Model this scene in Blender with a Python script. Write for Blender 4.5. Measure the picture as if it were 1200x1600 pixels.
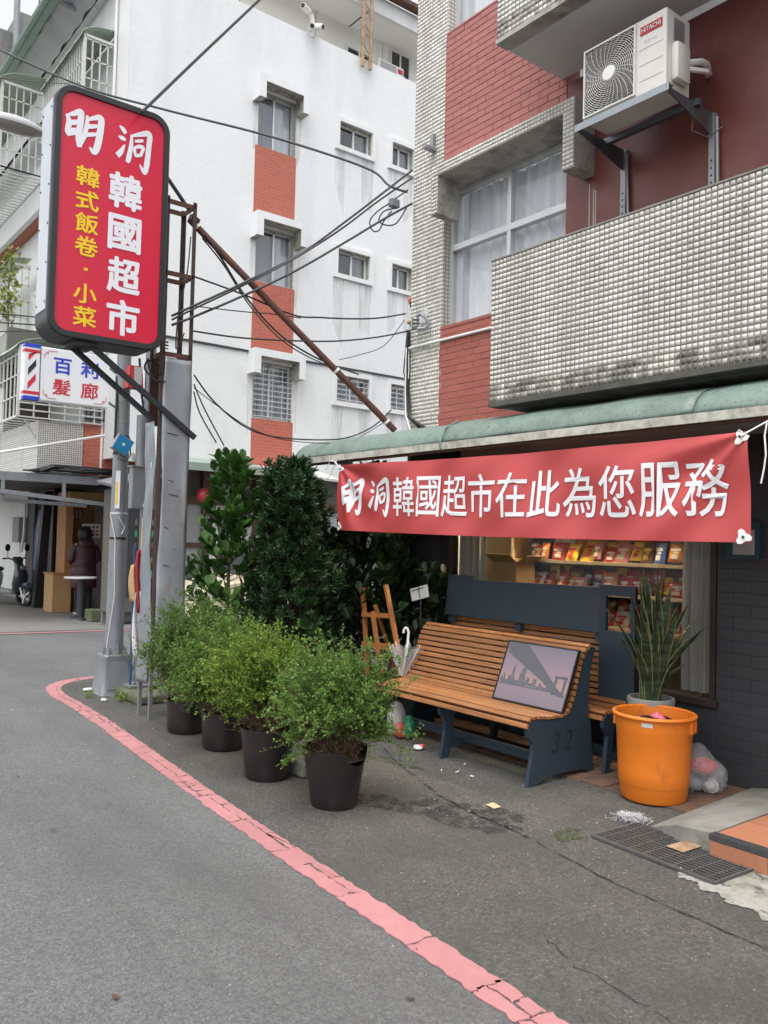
import bpy, bmesh, math, random
import numpy as np
from mathutils import Vector, Matrix

random.seed(7)
rng = np.random.default_rng(7)
PI = math.pi
R = math.radians
scene = bpy.context.scene
for _o in list(bpy.data.objects):
    bpy.data.objects.remove(_o)
COL = scene.collection

# ------------------------------------------------------------------ camera
# X runs away from the street into the shop, Y runs along the shop front, Z is up (metres).
YAW, PITCH, ROLL = R(38.0), math.atan(45 / 1310), R(1.41)
fw = Vector((math.sin(YAW) * math.cos(PITCH), math.cos(YAW) * math.cos(PITCH), math.sin(PITCH)))
rt = Vector((math.cos(YAW), -math.sin(YAW), 0))
up = rt.cross(fw)
rt2 = rt * math.cos(ROLL) + up * math.sin(ROLL)
up2 = up * math.cos(ROLL) - rt * math.sin(ROLL)
cam = bpy.data.cameras.new('camera')
cam.sensor_fit = 'VERTICAL'
cam.sensor_height = 24.0
cam.sensor_width = 18.0
cam.lens = 24.0 * 1310 / 1600
cam.clip_start = 0.05
cam.clip_end = 1000
cam_o = bpy.data.objects.new('camera', cam)
COL.objects.link(cam_o)
M3 = Matrix((rt2, up2, -fw)).transposed().to_4x4()
cam_o.matrix_world = Matrix.Translation((0, 0, 1.55)) @ M3
scene.camera = cam_o

# ------------------------------------------------------------------ overcast daylight
SUN_EL, SUN_AZ = 70.0, 238.0      # azimuth measured clockwise from +Y
world = bpy.data.worlds.new('World')
scene.world = world
world.use_nodes = True
wn = world.node_tree
wn.nodes.clear()
sky = wn.nodes.new('ShaderNodeTexSky')
sky.sky_type = 'NISHITA'
sky.sun_disc = False
sky.sun_elevation = R(SUN_EL)
sky.sun_rotation = R(SUN_AZ)
sky.air_density = 1.0
sky.dust_density = 4.0
sky.ozone_density = 0.6
hsv = wn.nodes.new('ShaderNodeHueSaturation')
hsv.inputs['Saturation'].default_value = 0.16
hsv.inputs['Value'].default_value = 1.0
bgn = wn.nodes.new('ShaderNodeBackground')
bgn.inputs['Strength'].default_value = 0.15
out = wn.nodes.new('ShaderNodeOutputWorld')
wn.links.new(sky.outputs[0], hsv.inputs['Color'])
wn.links.new(hsv.outputs[0], bgn.inputs['Color'])
wn.links.new(bgn.outputs[0], out.inputs['Surface'])
sun = bpy.data.lights.new('sun', 'SUN')
sun.energy = 0.55
sun.angle = R(60)
sun.color = (1.0, 0.975, 0.94)
sun_o = bpy.data.objects.new('sun', sun)
COL.objects.link(sun_o)
sd = Vector((math.sin(R(SUN_AZ)) * math.cos(R(SUN_EL)), math.cos(R(SUN_AZ)) * math.cos(R(SUN_EL)), math.sin(R(SUN_EL))))
sun_o.rotation_euler = sd.to_track_quat('Z', 'Y').to_euler()
sun_o.location = sd * 40
vs = scene.view_settings
vs.view_transform = 'Standard'
vs.look = 'None'
vs.exposure = 1.15
vs.gamma = 1.0
vs.use_curve_mapping = False
scene.cycles.adaptive_threshold = 0.02
scene.cycles.max_bounces = 6
scene.cycles.diffuse_bounces = 3
scene.cycles.glossy_bounces = 2
scene.cycles.transmission_bounces = 3
scene.cycles.transparent_max_bounces = 10

# ------------------------------------------------------------------ materials
MATS = {}


def mat(name, col, rough=0.6, var=0.12, scale=6.0, bump=0.0, bscale=60.0, metal=0.0, rnd=0.0,
        dirt=None, damt=0.0, dscale=3.0, dlo=0.45, dhi=0.7, dstretch=(1, 1, 1), coat=0.0, sss=0.0, alpha=1.0,
        speck=None, specamt=0.0, specscale=300, isl=0.0, trans=0.0, emit=None, estr=0.0, coarse=0.0):
    m = bpy.data.materials.new(name)
    m.use_nodes = True
    nt = m.node_tree
    N, L = nt.nodes, nt.links
    b = N['Principled BSDF']
    b.inputs['Roughness'].default_value = rough
    b.inputs['Metallic'].default_value = metal
    if coat:
        b.inputs['Coat Weight'].default_value = coat
    if alpha < 1:
        b.inputs['Alpha'].default_value = alpha
    if trans:
        b.inputs['Transmission Weight'].default_value = trans
    if emit:
        b.inputs['Emission Color'].default_value = (*emit, 1)
        b.inputs['Emission Strength'].default_value = estr
    tc = N.new('ShaderNodeTexCoord')
    cur = None
    rgb = N.new('ShaderNodeRGB')
    rgb.outputs[0].default_value = (*col, 1)
    cur = rgb.outputs[0]

    def mul(a, fac_socket, lo, hi):
        mr = N.new('ShaderNodeMapRange')
        mr.inputs['To Min'].default_value = lo
        mr.inputs['To Max'].default_value = hi
        L.new(fac_socket, mr.inputs['Value'])
        mx = N.new('ShaderNodeVectorMath')
        mx.operation = 'SCALE'
        L.new(a, mx.inputs[0])
        L.new(mr.outputs[0], mx.inputs['Scale'])
        return mx.outputs[0]
    if var > 0:
        n = N.new('ShaderNodeTexNoise')
        n.inputs['Scale'].default_value = scale
        n.inputs['Detail'].default_value = 6
        n.inputs['Roughness'].default_value = 0.65
        L.new(tc.outputs['Object'], n.inputs['Vector'])
        cur = mul(cur, n.outputs['Fac'], 1 - 2 * var, 1 + 2 * var)
    if rnd > 0:
        oi = N.new('ShaderNodeObjectInfo')
        cur = mul(cur, oi.outputs['Random'], 1 - rnd, 1 + rnd)
    if isl > 0:
        g = N.new('ShaderNodeNewGeometry')
        cur = mul(cur, g.outputs['Random Per Island'], 1 - isl, 1 + isl)
    if coarse > 0:         # coarse dark stone showing through
        n = N.new('ShaderNodeTexVoronoi')
        n.inputs['Scale'].default_value = 95
        L.new(tc.outputs['Object'], n.inputs['Vector'])
        n2 = N.new('ShaderNodeTexNoise')
        n2.inputs['Scale'].default_value = 38
        n2.inputs['Detail'].default_value = 4
        L.new(tc.outputs['Object'], n2.inputs['Vector'])
        cur = mul(cur, n.outputs['Color'], 1 - coarse, 1 + coarse * .8)
        cur = mul(cur, n2.outputs['Fac'], 1 - coarse * .9, 1 + coarse * .9)
    if speck:
        n = N.new('ShaderNodeTexNoise')
        n.inputs['Scale'].default_value = specscale
        n.inputs['Detail'].default_value = 2
        L.new(tc.outputs['Object'], n.inputs['Vector'])
        cr = N.new('ShaderNodeMapRange')
        cr.inputs['From Min'].default_value = 0.60
        cr.inputs['From Max'].default_value = 0.72
        cr.inputs['To Max'].default_value = specamt
        L.new(n.outputs['Fac'], cr.inputs['Value'])
        mx = N.new('ShaderNodeMix')
        mx.data_type = 'RGBA'
        L.new(cr.outputs[0], mx.inputs['Factor'])
        L.new(cur, mx.inputs[6])
        mx.inputs[7].default_value = (*speck, 1)
        cur = mx.outputs[2]
    if dirt:
        mp = N.new('ShaderNodeMapping')
        mp.inputs['Scale'].default_value = dstretch
        L.new(tc.outputs['Object'], mp.inputs['Vector'])
        n = N.new('ShaderNodeTexNoise')
        n.inputs['Scale'].default_value = dscale
        n.inputs['Detail'].default_value = 8
        n.inputs['Roughness'].default_value = 0.7
        L.new(mp.outputs[0], n.inputs['Vector'])
        cr = N.new('ShaderNodeMapRange')
        cr.inputs['From Min'].default_value = dlo
        cr.inputs['From Max'].default_value = dhi
        cr.inputs['To Max'].default_value = damt
        L.new(n.outputs['Fac'], cr.inputs['Value'])
        mx = N.new('ShaderNodeMix')
        mx.data_type = 'RGBA'
        L.new(cr.outputs[0], mx.inputs['Factor'])
        L.new(cur, mx.inputs[6])
        mx.inputs[7].default_value = (*dirt, 1)
        cur = mx.outputs[2]
    L.new(cur, b.inputs['Base Color'])
    if bump > 0:
        n = N.new('ShaderNodeTexNoise')
        n.inputs['Scale'].default_value = bscale
        n.inputs['Detail'].default_value = 5
        L.new(tc.outputs['Object'], n.inputs['Vector'])
        bp = N.new('ShaderNodeBump')
        bp.inputs['Strength'].default_value = bump
        bp.inputs['Distance'].default_value = 0.01
        L.new(n.outputs['Fac'], bp.inputs['Height'])
        L.new(bp.outputs[0], b.inputs['Normal'])
    MATS[name] = m
    return m


def broken(name, scale=14.0, lo=.42, hi=.55, stretch=(1, 1, 1), amt=1.0):
    """Let a ground stain break up into spots at its own ragged scale."""
    m = MATS[name]
    nt = m.node_tree
    N, L = nt.nodes, nt.links
    tc = N.new('ShaderNodeTexCoord')
    n = N.new('ShaderNodeTexNoise')
    n.inputs['Scale'].default_value = scale
    n.inputs['Detail'].default_value = 8
    n.inputs['Roughness'].default_value = .75
    mp = N.new('ShaderNodeMapping')
    mp.inputs['Scale'].default_value = stretch
    L.new(tc.outputs['Object'], mp.inputs['Vector'])
    L.new(mp.outputs[0], n.inputs['Vector'])
    mr = N.new('ShaderNodeMapRange')
    mr.inputs['To Max'].default_value = amt
    mr.inputs['From Min'].default_value = lo
    mr.inputs['From Max'].default_value = hi
    L.new(n.outputs['Fac'], mr.inputs['Value'])
    L.new(mr.outputs[0], N['Principled BSDF'].inputs['Alpha'])


def tile_mat(name, col, grout, w, h, plane, mortar=0.003, offset=0.5, rough=0.35, var=0.1, dirt=None, damt=0.5, dstretch=(3, 3, 0.4), bstr=0.5, dlo=0.5, dhi=0.78):
    """Tiles too far off to pick apart: brick texture in metres on a wall plane."""
    m = bpy.data.materials.new(name)
    m.use_nodes = True
    nt = m.node_tree
    N, L = nt.nodes, nt.links
    b = N['Principled BSDF']
    b.inputs['Roughness'].default_value = rough
    tc = N.new('ShaderNodeTexCoord')
    sp = N.new('ShaderNodeSeparateXYZ')
    L.new(tc.outputs['Object'], sp.inputs[0])
    cb = N.new('ShaderNodeCombineXYZ')
    L.new(sp.outputs['X' if plane == 'xz' else 'Y'], cb.inputs[0])
    L.new(sp.outputs['Z'], cb.inputs[1])
    br = N.new('ShaderNodeTexBrick')
    br.offset = offset
    br.inputs['Scale'].default_value = 1.0
    br.inputs['Brick Width'].default_value = w
    br.inputs['Row Height'].default_value = h
    br.inputs['Mortar Size'].default_value = mortar
    br.inputs['Mortar Smooth'].default_value = 0.1
    br.inputs['Color1'].default_value = (*[c * (1 - var) for c in col], 1)
    br.inputs['Color2'].default_value = (*[min(1, c * (1 + var)) for c in col], 1)
    br.inputs['Mortar'].default_value = (*grout, 1)
    L.new(cb.outputs[0], br.inputs['Vector'])
    cur = br.outputs['Color']
    if dirt:
        mp = N.new('ShaderNodeMapping')
        mp.inputs['Scale'].default_value = dstretch
        L.new(tc.outputs['Object'], mp.inputs['Vector'])
        n = N.new('ShaderNodeTexNoise')
        n.inputs['Scale'].default_value = 1.0
        n.inputs['Detail'].default_value = 8
        n.inputs['Roughness'].default_value = 0.65
        L.new(mp.outputs[0], n.inputs['Vector'])
        cr = N.new('ShaderNodeMapRange')
        cr.inputs['From Min'].default_value = dlo
        cr.inputs['From Max'].default_value = dhi
        cr.inputs['To Max'].default_value = damt
        L.new(n.outputs['Fac'], cr.inputs['Value'])
        mx = N.new('ShaderNodeMix')
        mx.data_type = 'RGBA'
        L.new(cr.outputs[0], mx.inputs['Factor'])
        L.new(cur, mx.inputs[6])
        mx.inputs[7].default_value = (*dirt, 1)
        cur = mx.outputs[2]
    L.new(cur, b.inputs['Base Color'])
    bp = N.new('ShaderNodeBump')
    bp.inputs['Strength'].default_value = bstr
    bp.inputs['Distance'].default_value = 0.004
    bp.invert = True
    L.new(br.outputs['Fac'], bp.inputs['Height'])
    L.new(bp.outputs[0], b.inputs['Normal'])
    MATS[name] = m
    return m


def glass_mat(name, tint=(0.9, 0.93, 0.95), ior=1.45, boost=0.0):
    m = bpy.data.materials.new(name)
    m.use_nodes = True
    nt = m.node_tree
    N, L = nt.nodes, nt.links
    N.remove(N['Principled BSDF'])
    o = N['Material Output']
    t = N.new('ShaderNodeBsdfTransparent')
    t.inputs[0].default_value = (*tint, 1)
    g = N.new('ShaderNodeBsdfGlossy')
    g.inputs['Roughness'].default_value = 0.02
    fr = N.new('ShaderNodeFresnel')
    geo = N.new('ShaderNodeNewGeometry')
    io = N.new('ShaderNodeMix')           # same reflectance from both sides of a thin sheet
    io.inputs[2].default_value = ior
    io.inputs[3].default_value = 1.0 / ior
    L.new(geo.outputs['Backfacing'], io.inputs[0])
    L.new(io.outputs[0], fr.inputs['IOR'])
    ad = N.new('ShaderNodeMath')
    ad.operation = 'ADD'
    ad.inputs[1].default_value = boost
    ad.use_clamp = True
    L.new(fr.outputs[0], ad.inputs[0])
    mx = N.new('ShaderNodeMixShader')
    L.new(ad.outputs[0], mx.inputs[0])
    L.new(t.outputs[0], mx.inputs[1])
    L.new(g.outputs[0], mx.inputs[2])
    L.new(mx.outputs[0], o.inputs['Surface'])
    MATS[name] = m
    return m


def leaf_mat(name, col, col2, rough=0.4, trans=0.25, isl=True):
    m = bpy.data.materials.new(name)
    m.use_nodes = True
    nt = m.node_tree
    N, L = nt.nodes, nt.links
    b = N['Principled BSDF']
    b.inputs['Roughness'].default_value = rough
    o = N['Material Output']
    g = N.new('ShaderNodeNewGeometry')
    mx = N.new('ShaderNodeMix')
    mx.data_type = 'RGBA'
    L.new(g.outputs['Random Per Island'], mx.inputs['Factor'])
    mx.inputs[6].default_value = (*col, 1)
    mx.inputs[7].default_value = (*col2, 1)
    L.new(mx.outputs[2], b.inputs['Base Color'])
    tr = N.new('ShaderNodeBsdfTranslucent')
    L.new(mx.outputs[2], tr.inputs['Color'])
    ms = N.new('ShaderNodeMixShader')
    ms.inputs[0].default_value = trans
    L.new(b.outputs[0], ms.inputs[1])
    L.new(tr.outputs[0], ms.inputs[2])
    L.new(ms.outputs[0], o.inputs['Surface'])
    MATS[name] = m
    return m


# ------------------------------------------------------------------ mesh builder
class MB:
    def __init__(s):
        s.v, s.f, s.m = [], [], []

    def add(s, verts, faces, mi=0):
        k = len(s.v)
        s.v += [tuple(p) for p in verts]
        s.f += [tuple(i + k for i in f) for f in faces]
        s.m += [mi] * len(faces)
        return s

    def box(s, x0, x1, y0, y1, z0, z1, mi=0):
        V = [(x, y, z) for z in (z0, z1) for y in (y0, y1) for x in (x0, x1)]
        return s.add(V, [(0, 2, 3, 1), (4, 5, 7, 6), (0, 1, 5, 4), (2, 6, 7, 3), (0, 4, 6, 2), (1, 3, 7, 5)], mi)

    def bbox(s, x0, x1, y0, y1, z0, z1, b=0.01, mi=0):
        """Box with chamfered edges."""
        bm = bmesh.new()
        bmesh.ops.create_cube(bm, size=1.0)
        for v in bm.verts:
            v.co = Vector(((x0 + x1) / 2 + v.co.x * (x1 - x0), (y0 + y1) / 2 + v.co.y * (y1 - y0), (z0 + z1) / 2 + v.co.z * (z1 - z0)))
        bmesh.ops.bevel(bm, geom=bm.edges[:], offset=b, segments=2, profile=0.5, affect='EDGES')
        bm.verts.index_update()
        s.add([v.co[:] for v in bm.verts], [[v.index for v in f.verts] for f in bm.faces], mi)
        bm.free()
        return s

    def prism(s, poly, axis, a, b, mi=0):
        """Extrude a 2-D polygon along an axis from a to b. axis 'y': poly in (x,z); 'x': (y,z); 'z': (x,y)."""
        def P(p, t):
            return (p[0], t, p[1]) if axis == 'y' else (t, p[0], p[1]) if axis == 'x' else (p[0], p[1], t)
        n = len(poly)
        V = [P(p, a) for p in poly] + [P(p, b) for p in poly]
        F = [tuple(range(n))[::-1], tuple(range(n, 2 * n))] + [(i, (i + 1) % n, n + (i + 1) % n, n + i) for i in range(n)]
        return s.add(V, F, mi)

    def tube(s, pts, r, n=8, mi=0, cap=True):
        pts = [Vector(p) for p in pts]
        rr = r if isinstance(r, (list, tuple)) else [r] * len(pts)
        V, F = [], []
        prev = None
        for i, p in enumerate(pts):
            d = (pts[min(i + 1, len(pts) - 1)] - pts[max(i - 1, 0)])
            d = d.normalized() if d.length > 1e-9 else Vector((0, 0, 1))
            if prev is None:
                ref = Vector((0, 0, 1)) if abs(d.z) < 0.9 else Vector((1, 0, 0))
                a = d.cross(ref).normalized()
            else:
                a = (prev - d * prev.dot(d)).normalized()
            prev = a
            c = d.cross(a)
            for k in range(n):
                t = 2 * PI * k / n
                V.append(p + (a * math.cos(t) + c * math.sin(t)) * rr[i])
        for i in range(len(pts) - 1):
            for k in range(n):
                F.append((i * n + k, i * n + (k + 1) % n, (i + 1) * n + (k + 1) % n, (i + 1) * n + k))
        if cap:
            F.append(tuple(range(n))[::-1])
            F.append(tuple(range((len(pts) - 1) * n, len(pts) * n)))
        return s.add(V, F, mi)

    def bar(s, p, q, w, h=None, mi=0, upv=(0, 0, 1)):
        """Square bar between two points."""
        h = h or w
        p, q = Vector(p), Vector(q)
        d = (q - p).normalized()
        u_ = Vector(upv)
        if abs(d.dot(u_)) > 0.95:
            u_ = Vector((1, 0, 0))
        a = d.cross(u_).normalized() * w / 2
        c = a.cross(d).normalized() * h / 2
        V = [p - a - c, p + a - c, p + a + c, p - a + c, q - a - c, q + a - c, q + a + c, q - a + c]
        return s.add(V, [(0, 3, 2, 1), (4, 5, 6, 7), (0, 1, 5, 4), (1, 2, 6, 5), (2, 3, 7, 6), (3, 0, 4, 7)], mi)

    def lathe(s, prof, cx=0, cy=0, n=24, mi=0, ang=2 * PI, closed=True):
        V, F = [], []
        for (r, z) in prof:
            for k in range(n):
                t = ang * k / n
                V.append((cx + r * math.cos(t), cy + r * math.sin(t), z))
        for i in range(len(prof) - 1):
            for k in range(n):
                F.append((i * n + k, i * n + (k + 1) % n, (i + 1) * n + (k + 1) % n, (i + 1) * n + k))
        if closed and prof[0][0] > 1e-6:
            F.append(tuple(range(n))[::-1])
        if closed and prof[-1][0] > 1e-6:
            F.append(tuple(range((len(prof) - 1) * n, len(prof) * n)))
        return s.add(V, F, mi)

    def grid(s, fn, nu, nv, mi=0):
        V = [fn(i / nu, j / nv) for j in range(nv + 1) for i in range(nu + 1)]
        F = [(j * (nu + 1) + i, j * (nu + 1) + i + 1, (j + 1) * (nu + 1) + i + 1, (j + 1) * (nu + 1) + i) for j in range(nv) for i in range(nu)]
        return s.add(V, F, mi)

    def xf(s, M):
        s.v = [tuple(M @ Vector(p)) for p in s.v]
        return s

    def build(s, name, mats, parent=None, smooth=False, solid=0.0, bevel=0.0):
        me = bpy.data.meshes.new(name)
        off = Vector((0, 0, 0))
        root = parent
        while root is not None:
            off = off + root.location
            root = root.parent
        V = [(p[0] - off.x, p[1] - off.y, p[2] - off.z) for p in s.v] if not LOCAL[0] else s.v
        me.from_pydata(V, [], s.f)
        ms = mats if isinstance(mats, (list, tuple)) else [mats]
        for m in ms:
            me.materials.append(MATS[m] if isinstance(m, str) else m)
        if len(ms) > 1:
            me.polygons.foreach_set('material_index', s.m)
        if smooth:
            me.polygons.foreach_set('use_smooth', [True] * len(me.polygons))
            if hasattr(me, 'set_sharp_from_angle'):
                me.set_sharp_from_angle(angle=R(40))
        me.update()
        o = bpy.data.objects.new(name, me)
        COL.objects.link(o)
        o.parent = parent
        if solid:
            md = o.modifiers.new('solid', 'SOLIDIFY')
            md.thickness = solid
            md.offset = 0
        if bevel:
            md = o.modifiers.new('bevel', 'BEVEL')
            md.width = bevel
            md.segments = 2
            md.limit_method = 'ANGLE'
        return o


LOCAL = [False]      # True: parts are written in the thing's own coordinates


def thing(name, label, cat, loc=(0, 0, 0), rz=0, group=None):
    o = bpy.data.objects.new(name, None)
    COL.objects.link(o)
    o.empty_display_size = 0.1
    o.location = loc
    o.rotation_euler = (0, 0, rz)
    return tag(o, label, cat, group)


def tag(o, label, cat, group=None):
    o['label'] = label
    o['category'] = cat
    if group:
        o['group'] = group
    return o


def struct(o):
    o['kind'] = 'structure'
    return o


def stuff(o):
    o['kind'] = 'stuff'
    return o


def inst(src, loc, parent, name=None):
    """Another piece that shares mesh data; loc is relative to the parent."""
    o = src.copy()
    if name:
        o.name = name
    COL.objects.link(o)
    o.parent = parent
    o.location = loc
    return o


def copy_tree(o, loc=None, rz=None, parent=None, label=None):
    c = o.copy()
    COL.objects.link(c)
    c.parent = parent
    if loc is not None:
        c.location = loc
    if rz is not None:
        c.rotation_euler = (0, 0, rz)
    if label:
        c['label'] = label
    for ch in list(o.children):
        copy_tree(ch, parent=c)
    return c


def fast_mesh(name, V, F, m, parent=None, smooth=False):
    """Big numpy mesh; V (n,3) world coordinates, F (m,k) indices."""
    off = np.zeros(3)
    r_ = parent
    while r_ is not None:
        off += np.array(r_.location)
        r_ = r_.parent
    V = np.asarray(V, dtype=np.float32) - off.astype(np.float32)
    F = np.asarray(F, dtype=np.int32)
    me = bpy.data.meshes.new(name)
    me.vertices.add(len(V))
    me.vertices.foreach_set('co', V.ravel())
    k = F.shape[1]
    me.loops.add(F.size)
    me.loops.foreach_set('vertex_index', F.ravel())
    me.polygons.add(len(F))
    me.polygons.foreach_set('loop_start', np.arange(len(F), dtype=np.int32) * k)
    me.polygons.foreach_set('loop_total', np.full(len(F), k, dtype=np.int32))
    if smooth:
        me.polygons.foreach_set('use_smooth', np.ones(len(F), dtype=bool))
    me.update(calc_edges=True)
    me.materials.append(MATS[m])
    o = bpy.data.objects.new(name, me)
    COL.objects.link(o)
    o.parent = parent
    return o


# ------------------------------------------------------------------ lettering
_txt = bpy.data.curves.new('glyph_source', 'FONT')
_txto = bpy.data.objects.new('glyph_source', _txt)
COL.objects.link(_txto)


def glyph(ch, bold=0.0, shear=0.0):
    """Flat mesh of a character, centred, about one unit high: (verts2d, faces)."""
    _txt.body = ch
    _txt.offset = 0
    _txt.shear = shear
    _txt.resolution_u = 3
    dg = bpy.context.evaluated_depsgraph_get()
    dg.update()
    ev = _txto.evaluated_get(dg)
    me = ev.to_mesh()
    V = [(v.co.x, v.co.y) for v in me.vertices]
    F = [tuple(p.vertices) for p in me.polygons]
    ev.to_mesh_clear()
    x0, x1 = min(p[0] for p in V), max(p[0] for p in V)
    y0, y1 = min(p[1] for p in V), max(p[1] for p in V)
    V = [(p[0] - (x0 + x1) / 2, p[1] - (y0 + y1) / 2, 0) for p in V]
    if bold > 0:           # heavier weight: the same outline spread a little each way
        V0, F0 = V, F
        V, F = [], []
        for j in range(9):
            dx, dy = (0, 0) if j == 0 else (bold * math.cos(j * PI / 4), bold * math.sin(j * PI / 4))
            k = len(V)
            V += [(p[0] + dx, p[1] + dy, j) for p in V0]
            F += [tuple(i + k for i in f) for f in F0]
    return V, F, x1 - x0 + 2 * bold, y1 - y0 + 2 * bold


def put_glyph(ch, fn, cu, cv, w, h, name, m, parent, bold=0.0, fit=True, shear=0.0):
    """Write a character through fn(u,v)->xyz centred at (cu,cv) w wide and h high."""
    V, F, gw, gh = glyph(ch, bold, shear) if isinstance(ch, str) else ch
    sx, sy = (w / gw, h / gh) if fit else (w, w)
    b = MB()
    b.add([fn(cu + p[0] * sx, cv + p[1] * sy, p[2] * .00007) for p in V], F)
    return b.build(name, m, parent)


def brush(strokes):
    """Brush-written character: each stroke a list of (x, y, width) in a unit square."""
    V, F = [], []
    for si, st in enumerate(strokes):
        P = np.array([(p[0], p[1]) for p in st], float)
        W = np.array([p[2] for p in st], float) * 1.22
        t = np.linspace(0, len(P) - 1, (len(P) - 1) * 6 + 1)
        # smooth interpolation (Catmull-Rom)
        Q, WW = [], []
        for tt in t:
            i = min(int(tt), len(P) - 2)
            f_ = tt - i
            p0, p1, p2, p3 = P[max(i - 1, 0)], P[i], P[i + 1], P[min(i + 2, len(P) - 1)]
            Q.append(0.5 * ((2 * p1) + (-p0 + p2) * f_ + (2 * p0 - 5 * p1 + 4 * p2 - p3) * f_ ** 2 + (-p0 + 3 * p1 - 3 * p2 + p3) * f_ ** 3))
            WW.append(W[i] * (1 - f_) + W[i + 1] * f_)
        Q = np.array(Q)
        D = np.gradient(Q, axis=0)
        D /= np.maximum(np.linalg.norm(D, axis=1, keepdims=True), 1e-6)
        Nn = np.stack([-D[:, 1], D[:, 0]], 1)
        k = len(V)
        for i in range(len(Q)):
            V.append((*(Q[i] + Nn[i] * WW[i] / 2), si * 2 + 1.6 * i / len(Q)))
            V.append((*(Q[i] - Nn[i] * WW[i] / 2), si * 2 + 1.6 * i / len(Q)))
        for i in range(len(Q) - 1):
            F.append((k + 2 * i, k + 2 * i + 1, k + 2 * i + 3, k + 2 * i + 2))
    x0, x1 = min(p[0] for p in V), max(p[0] for p in V)
    y0, y1 = min(p[1] for p in V), max(p[1] for p in V)
    return [(p[0] - (x0 + x1) / 2, p[1] - (y0 + y1) / 2, p[2]) for p in V], F, x1 - x0, y1 - y0


MING = [[(.06, .80, .05), (.12, .62, .11), (.10, .36, .12), (.16, .26, .08)],
        [(.10, .78, .05), (.24, .86, .10), (.40, .96, .12), (.40, .70, .13), (.36, .30, .12), (.40, .04, .10)],
        [(.12, .58, .09), (.26, .64, .11), (.38, .70, .08)],
        [(.10, .32, .13), (.24, .40, .15), (.36, .46, .10)],
        [(.56, .92, .05), (.56, .70, .09), (.50, .36, .10), (.42, .08, .04)],
        [(.55, .80, .05), (.72, .90, .09), (.90, .96, .13), (.90, .66, .14), (.84, .22, .14), (.76, .02, .12), (.64, .12, .03)],
        [(.56, .62, .08), (.70, .68, .09), (.86, .74, .06)],
        [(.54, .40, .08), (.68, .46, .09), (.84, .52, .06)]]
DONG = [[(.06, .96, .03), (.16, .90, .10), (.24, .82, .08)],
        [(.04, .70, .03), (.14, .68, .10), (.24, .66, .05)],
        [(.02, .22, .12), (.12, .34, .11), (.22, .54, .03)],
        [(.40, .84, .04), (.40, .60, .09), (.34, .24, .12), (.30, .12, .07)],
        [(.40, .80, .04), (.62, .90, .09), (.90, .98, .13), (.90, .66, .12), (.86, .22, .13), (.80, .00, .10), (.66, .16, .03)],
        [(.50, .70, .05), (.62, .74, .07), (.74, .78, .05)],
        [(.50, .56, .05), (.50, .46, .08), (.54, .32, .05)],
        [(.50, .54, .05), (.62, .60, .08), (.74, .60, .08), (.70, .46, .07), (.66, .38, .05)],
        [(.52, .34, .05), (.62, .38, .07), (.72, .42, .05)]]
GM, GD = brush(MING), brush(DONG)

# ------------------------------------------------------------------ palette
mat('asphalt', (.124, .1245, .125), .85, .17, .55, .9, 100, speck=(.30, .30, .29), specamt=.6, specscale=85, dirt=(.070, .070, .070), damt=.75, dscale=.8, dlo=.42, dhi=.72, dstretch=(1.6, .5, 1), coarse=.36)
mat('pavement', (.080, .0765, .069), .88, .18, 1.6, 1.0, 90, speck=(.25, .24, .22), specamt=.55, specscale=75, coarse=.42, dirt=(.05, .054, .044), damt=.75, dscale=1.7, dlo=.44, dhi=.66)
mat('forecourt', (.17, .165, .155), .85, .12, 2, .3, 60, dirt=(.07, .08, .06), damt=.5, dscale=2)
mat('dark_patch', (.040, .040, .038), .85, .3, 9, .8, 120)
broken('dark_patch', 12, .44, .60)
mat('crack', (.022, .022, .021), .9, .2, 9)
broken('crack', 9, .40, .48)
mat('red_paint', (.42, .185, .19), .8, .10, 9, .6, 120, rnd=.07, dirt=(.36, .16, .155), damt=.7, dscale=11, dlo=.52, dhi=.74)
mat('concrete', (.24, .235, .215), .85, .14, 5, .35, 50, dirt=(.08, .085, .06), damt=.7, dscale=4)
mat('pale_concrete', (.32, .31, .28), .85, .12, 8, .4, 70, dirt=(.14, .14, .11), damt=.85, dscale=6, dlo=.46, dhi=.62)
mat('moss', (.055, .075, .025), .9, .3, 30, .6, 120)
broken('moss', 16, .46, .62)
mat('mossy_concrete', (.13, .125, .10), .9, .2, 10, .6, 40, dirt=(.05, .10, .02), damt=.9, dscale=7, dlo=.45, dhi=.6)
mat('terracotta', (.37, .15, .085), .55, .10, 9, .12, 60, rnd=.07, dirt=(.24, .12, .07), damt=.4, dscale=10)
mat('old_tile', (.165, .082, .055), .8, .25, 8, .35, 60, rnd=.14, dirt=(.06, .058, .048), damt=.85, dscale=5, dlo=.42, dhi=.6)
mat('rubber', (.045, .046, .05), .7, .1, 20)
mat('white_tile', (.62, .605, .55), .45, .12, 3, isl=.16, dirt=(.34, .325, .27), damt=.75, dscale=2.4, dlo=.46, dhi=.72, dstretch=(1.6, 1.6, .35))
mat('grout_pale', (.40, .39, .355), .9, .15, 8, dirt=(.2, .19, .16), damt=.6, dscale=3)
mat('grout', (.26, .25, .22), .9, .2, 10, dirt=(.06, .06, .05), damt=.6, dscale=3)
mat('dirty_tile', (.50, .49, .43), .4, .1, 20, isl=.5, dirt=(.07, .07, .05), damt=.9, dscale=7, dlo=.42, dhi=.6)
mat('brick_red', (.345, .100, .075), .7, .10, 6, .15, 80, rnd=.09, dirt=(.26, .11, .09), damt=.6, dscale=3)
mat('brick_pale', (.385, .145, .130), .7, .10, 6, .15, 80, rnd=.08, dirt=(.30, .14, .13), damt=.6, dscale=3)
mat('mortar_red', (.32, .12, .107), .85, .1, 10)
mat('mortar_light', (.40, .20, .17), .85, .15, 10)
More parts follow.
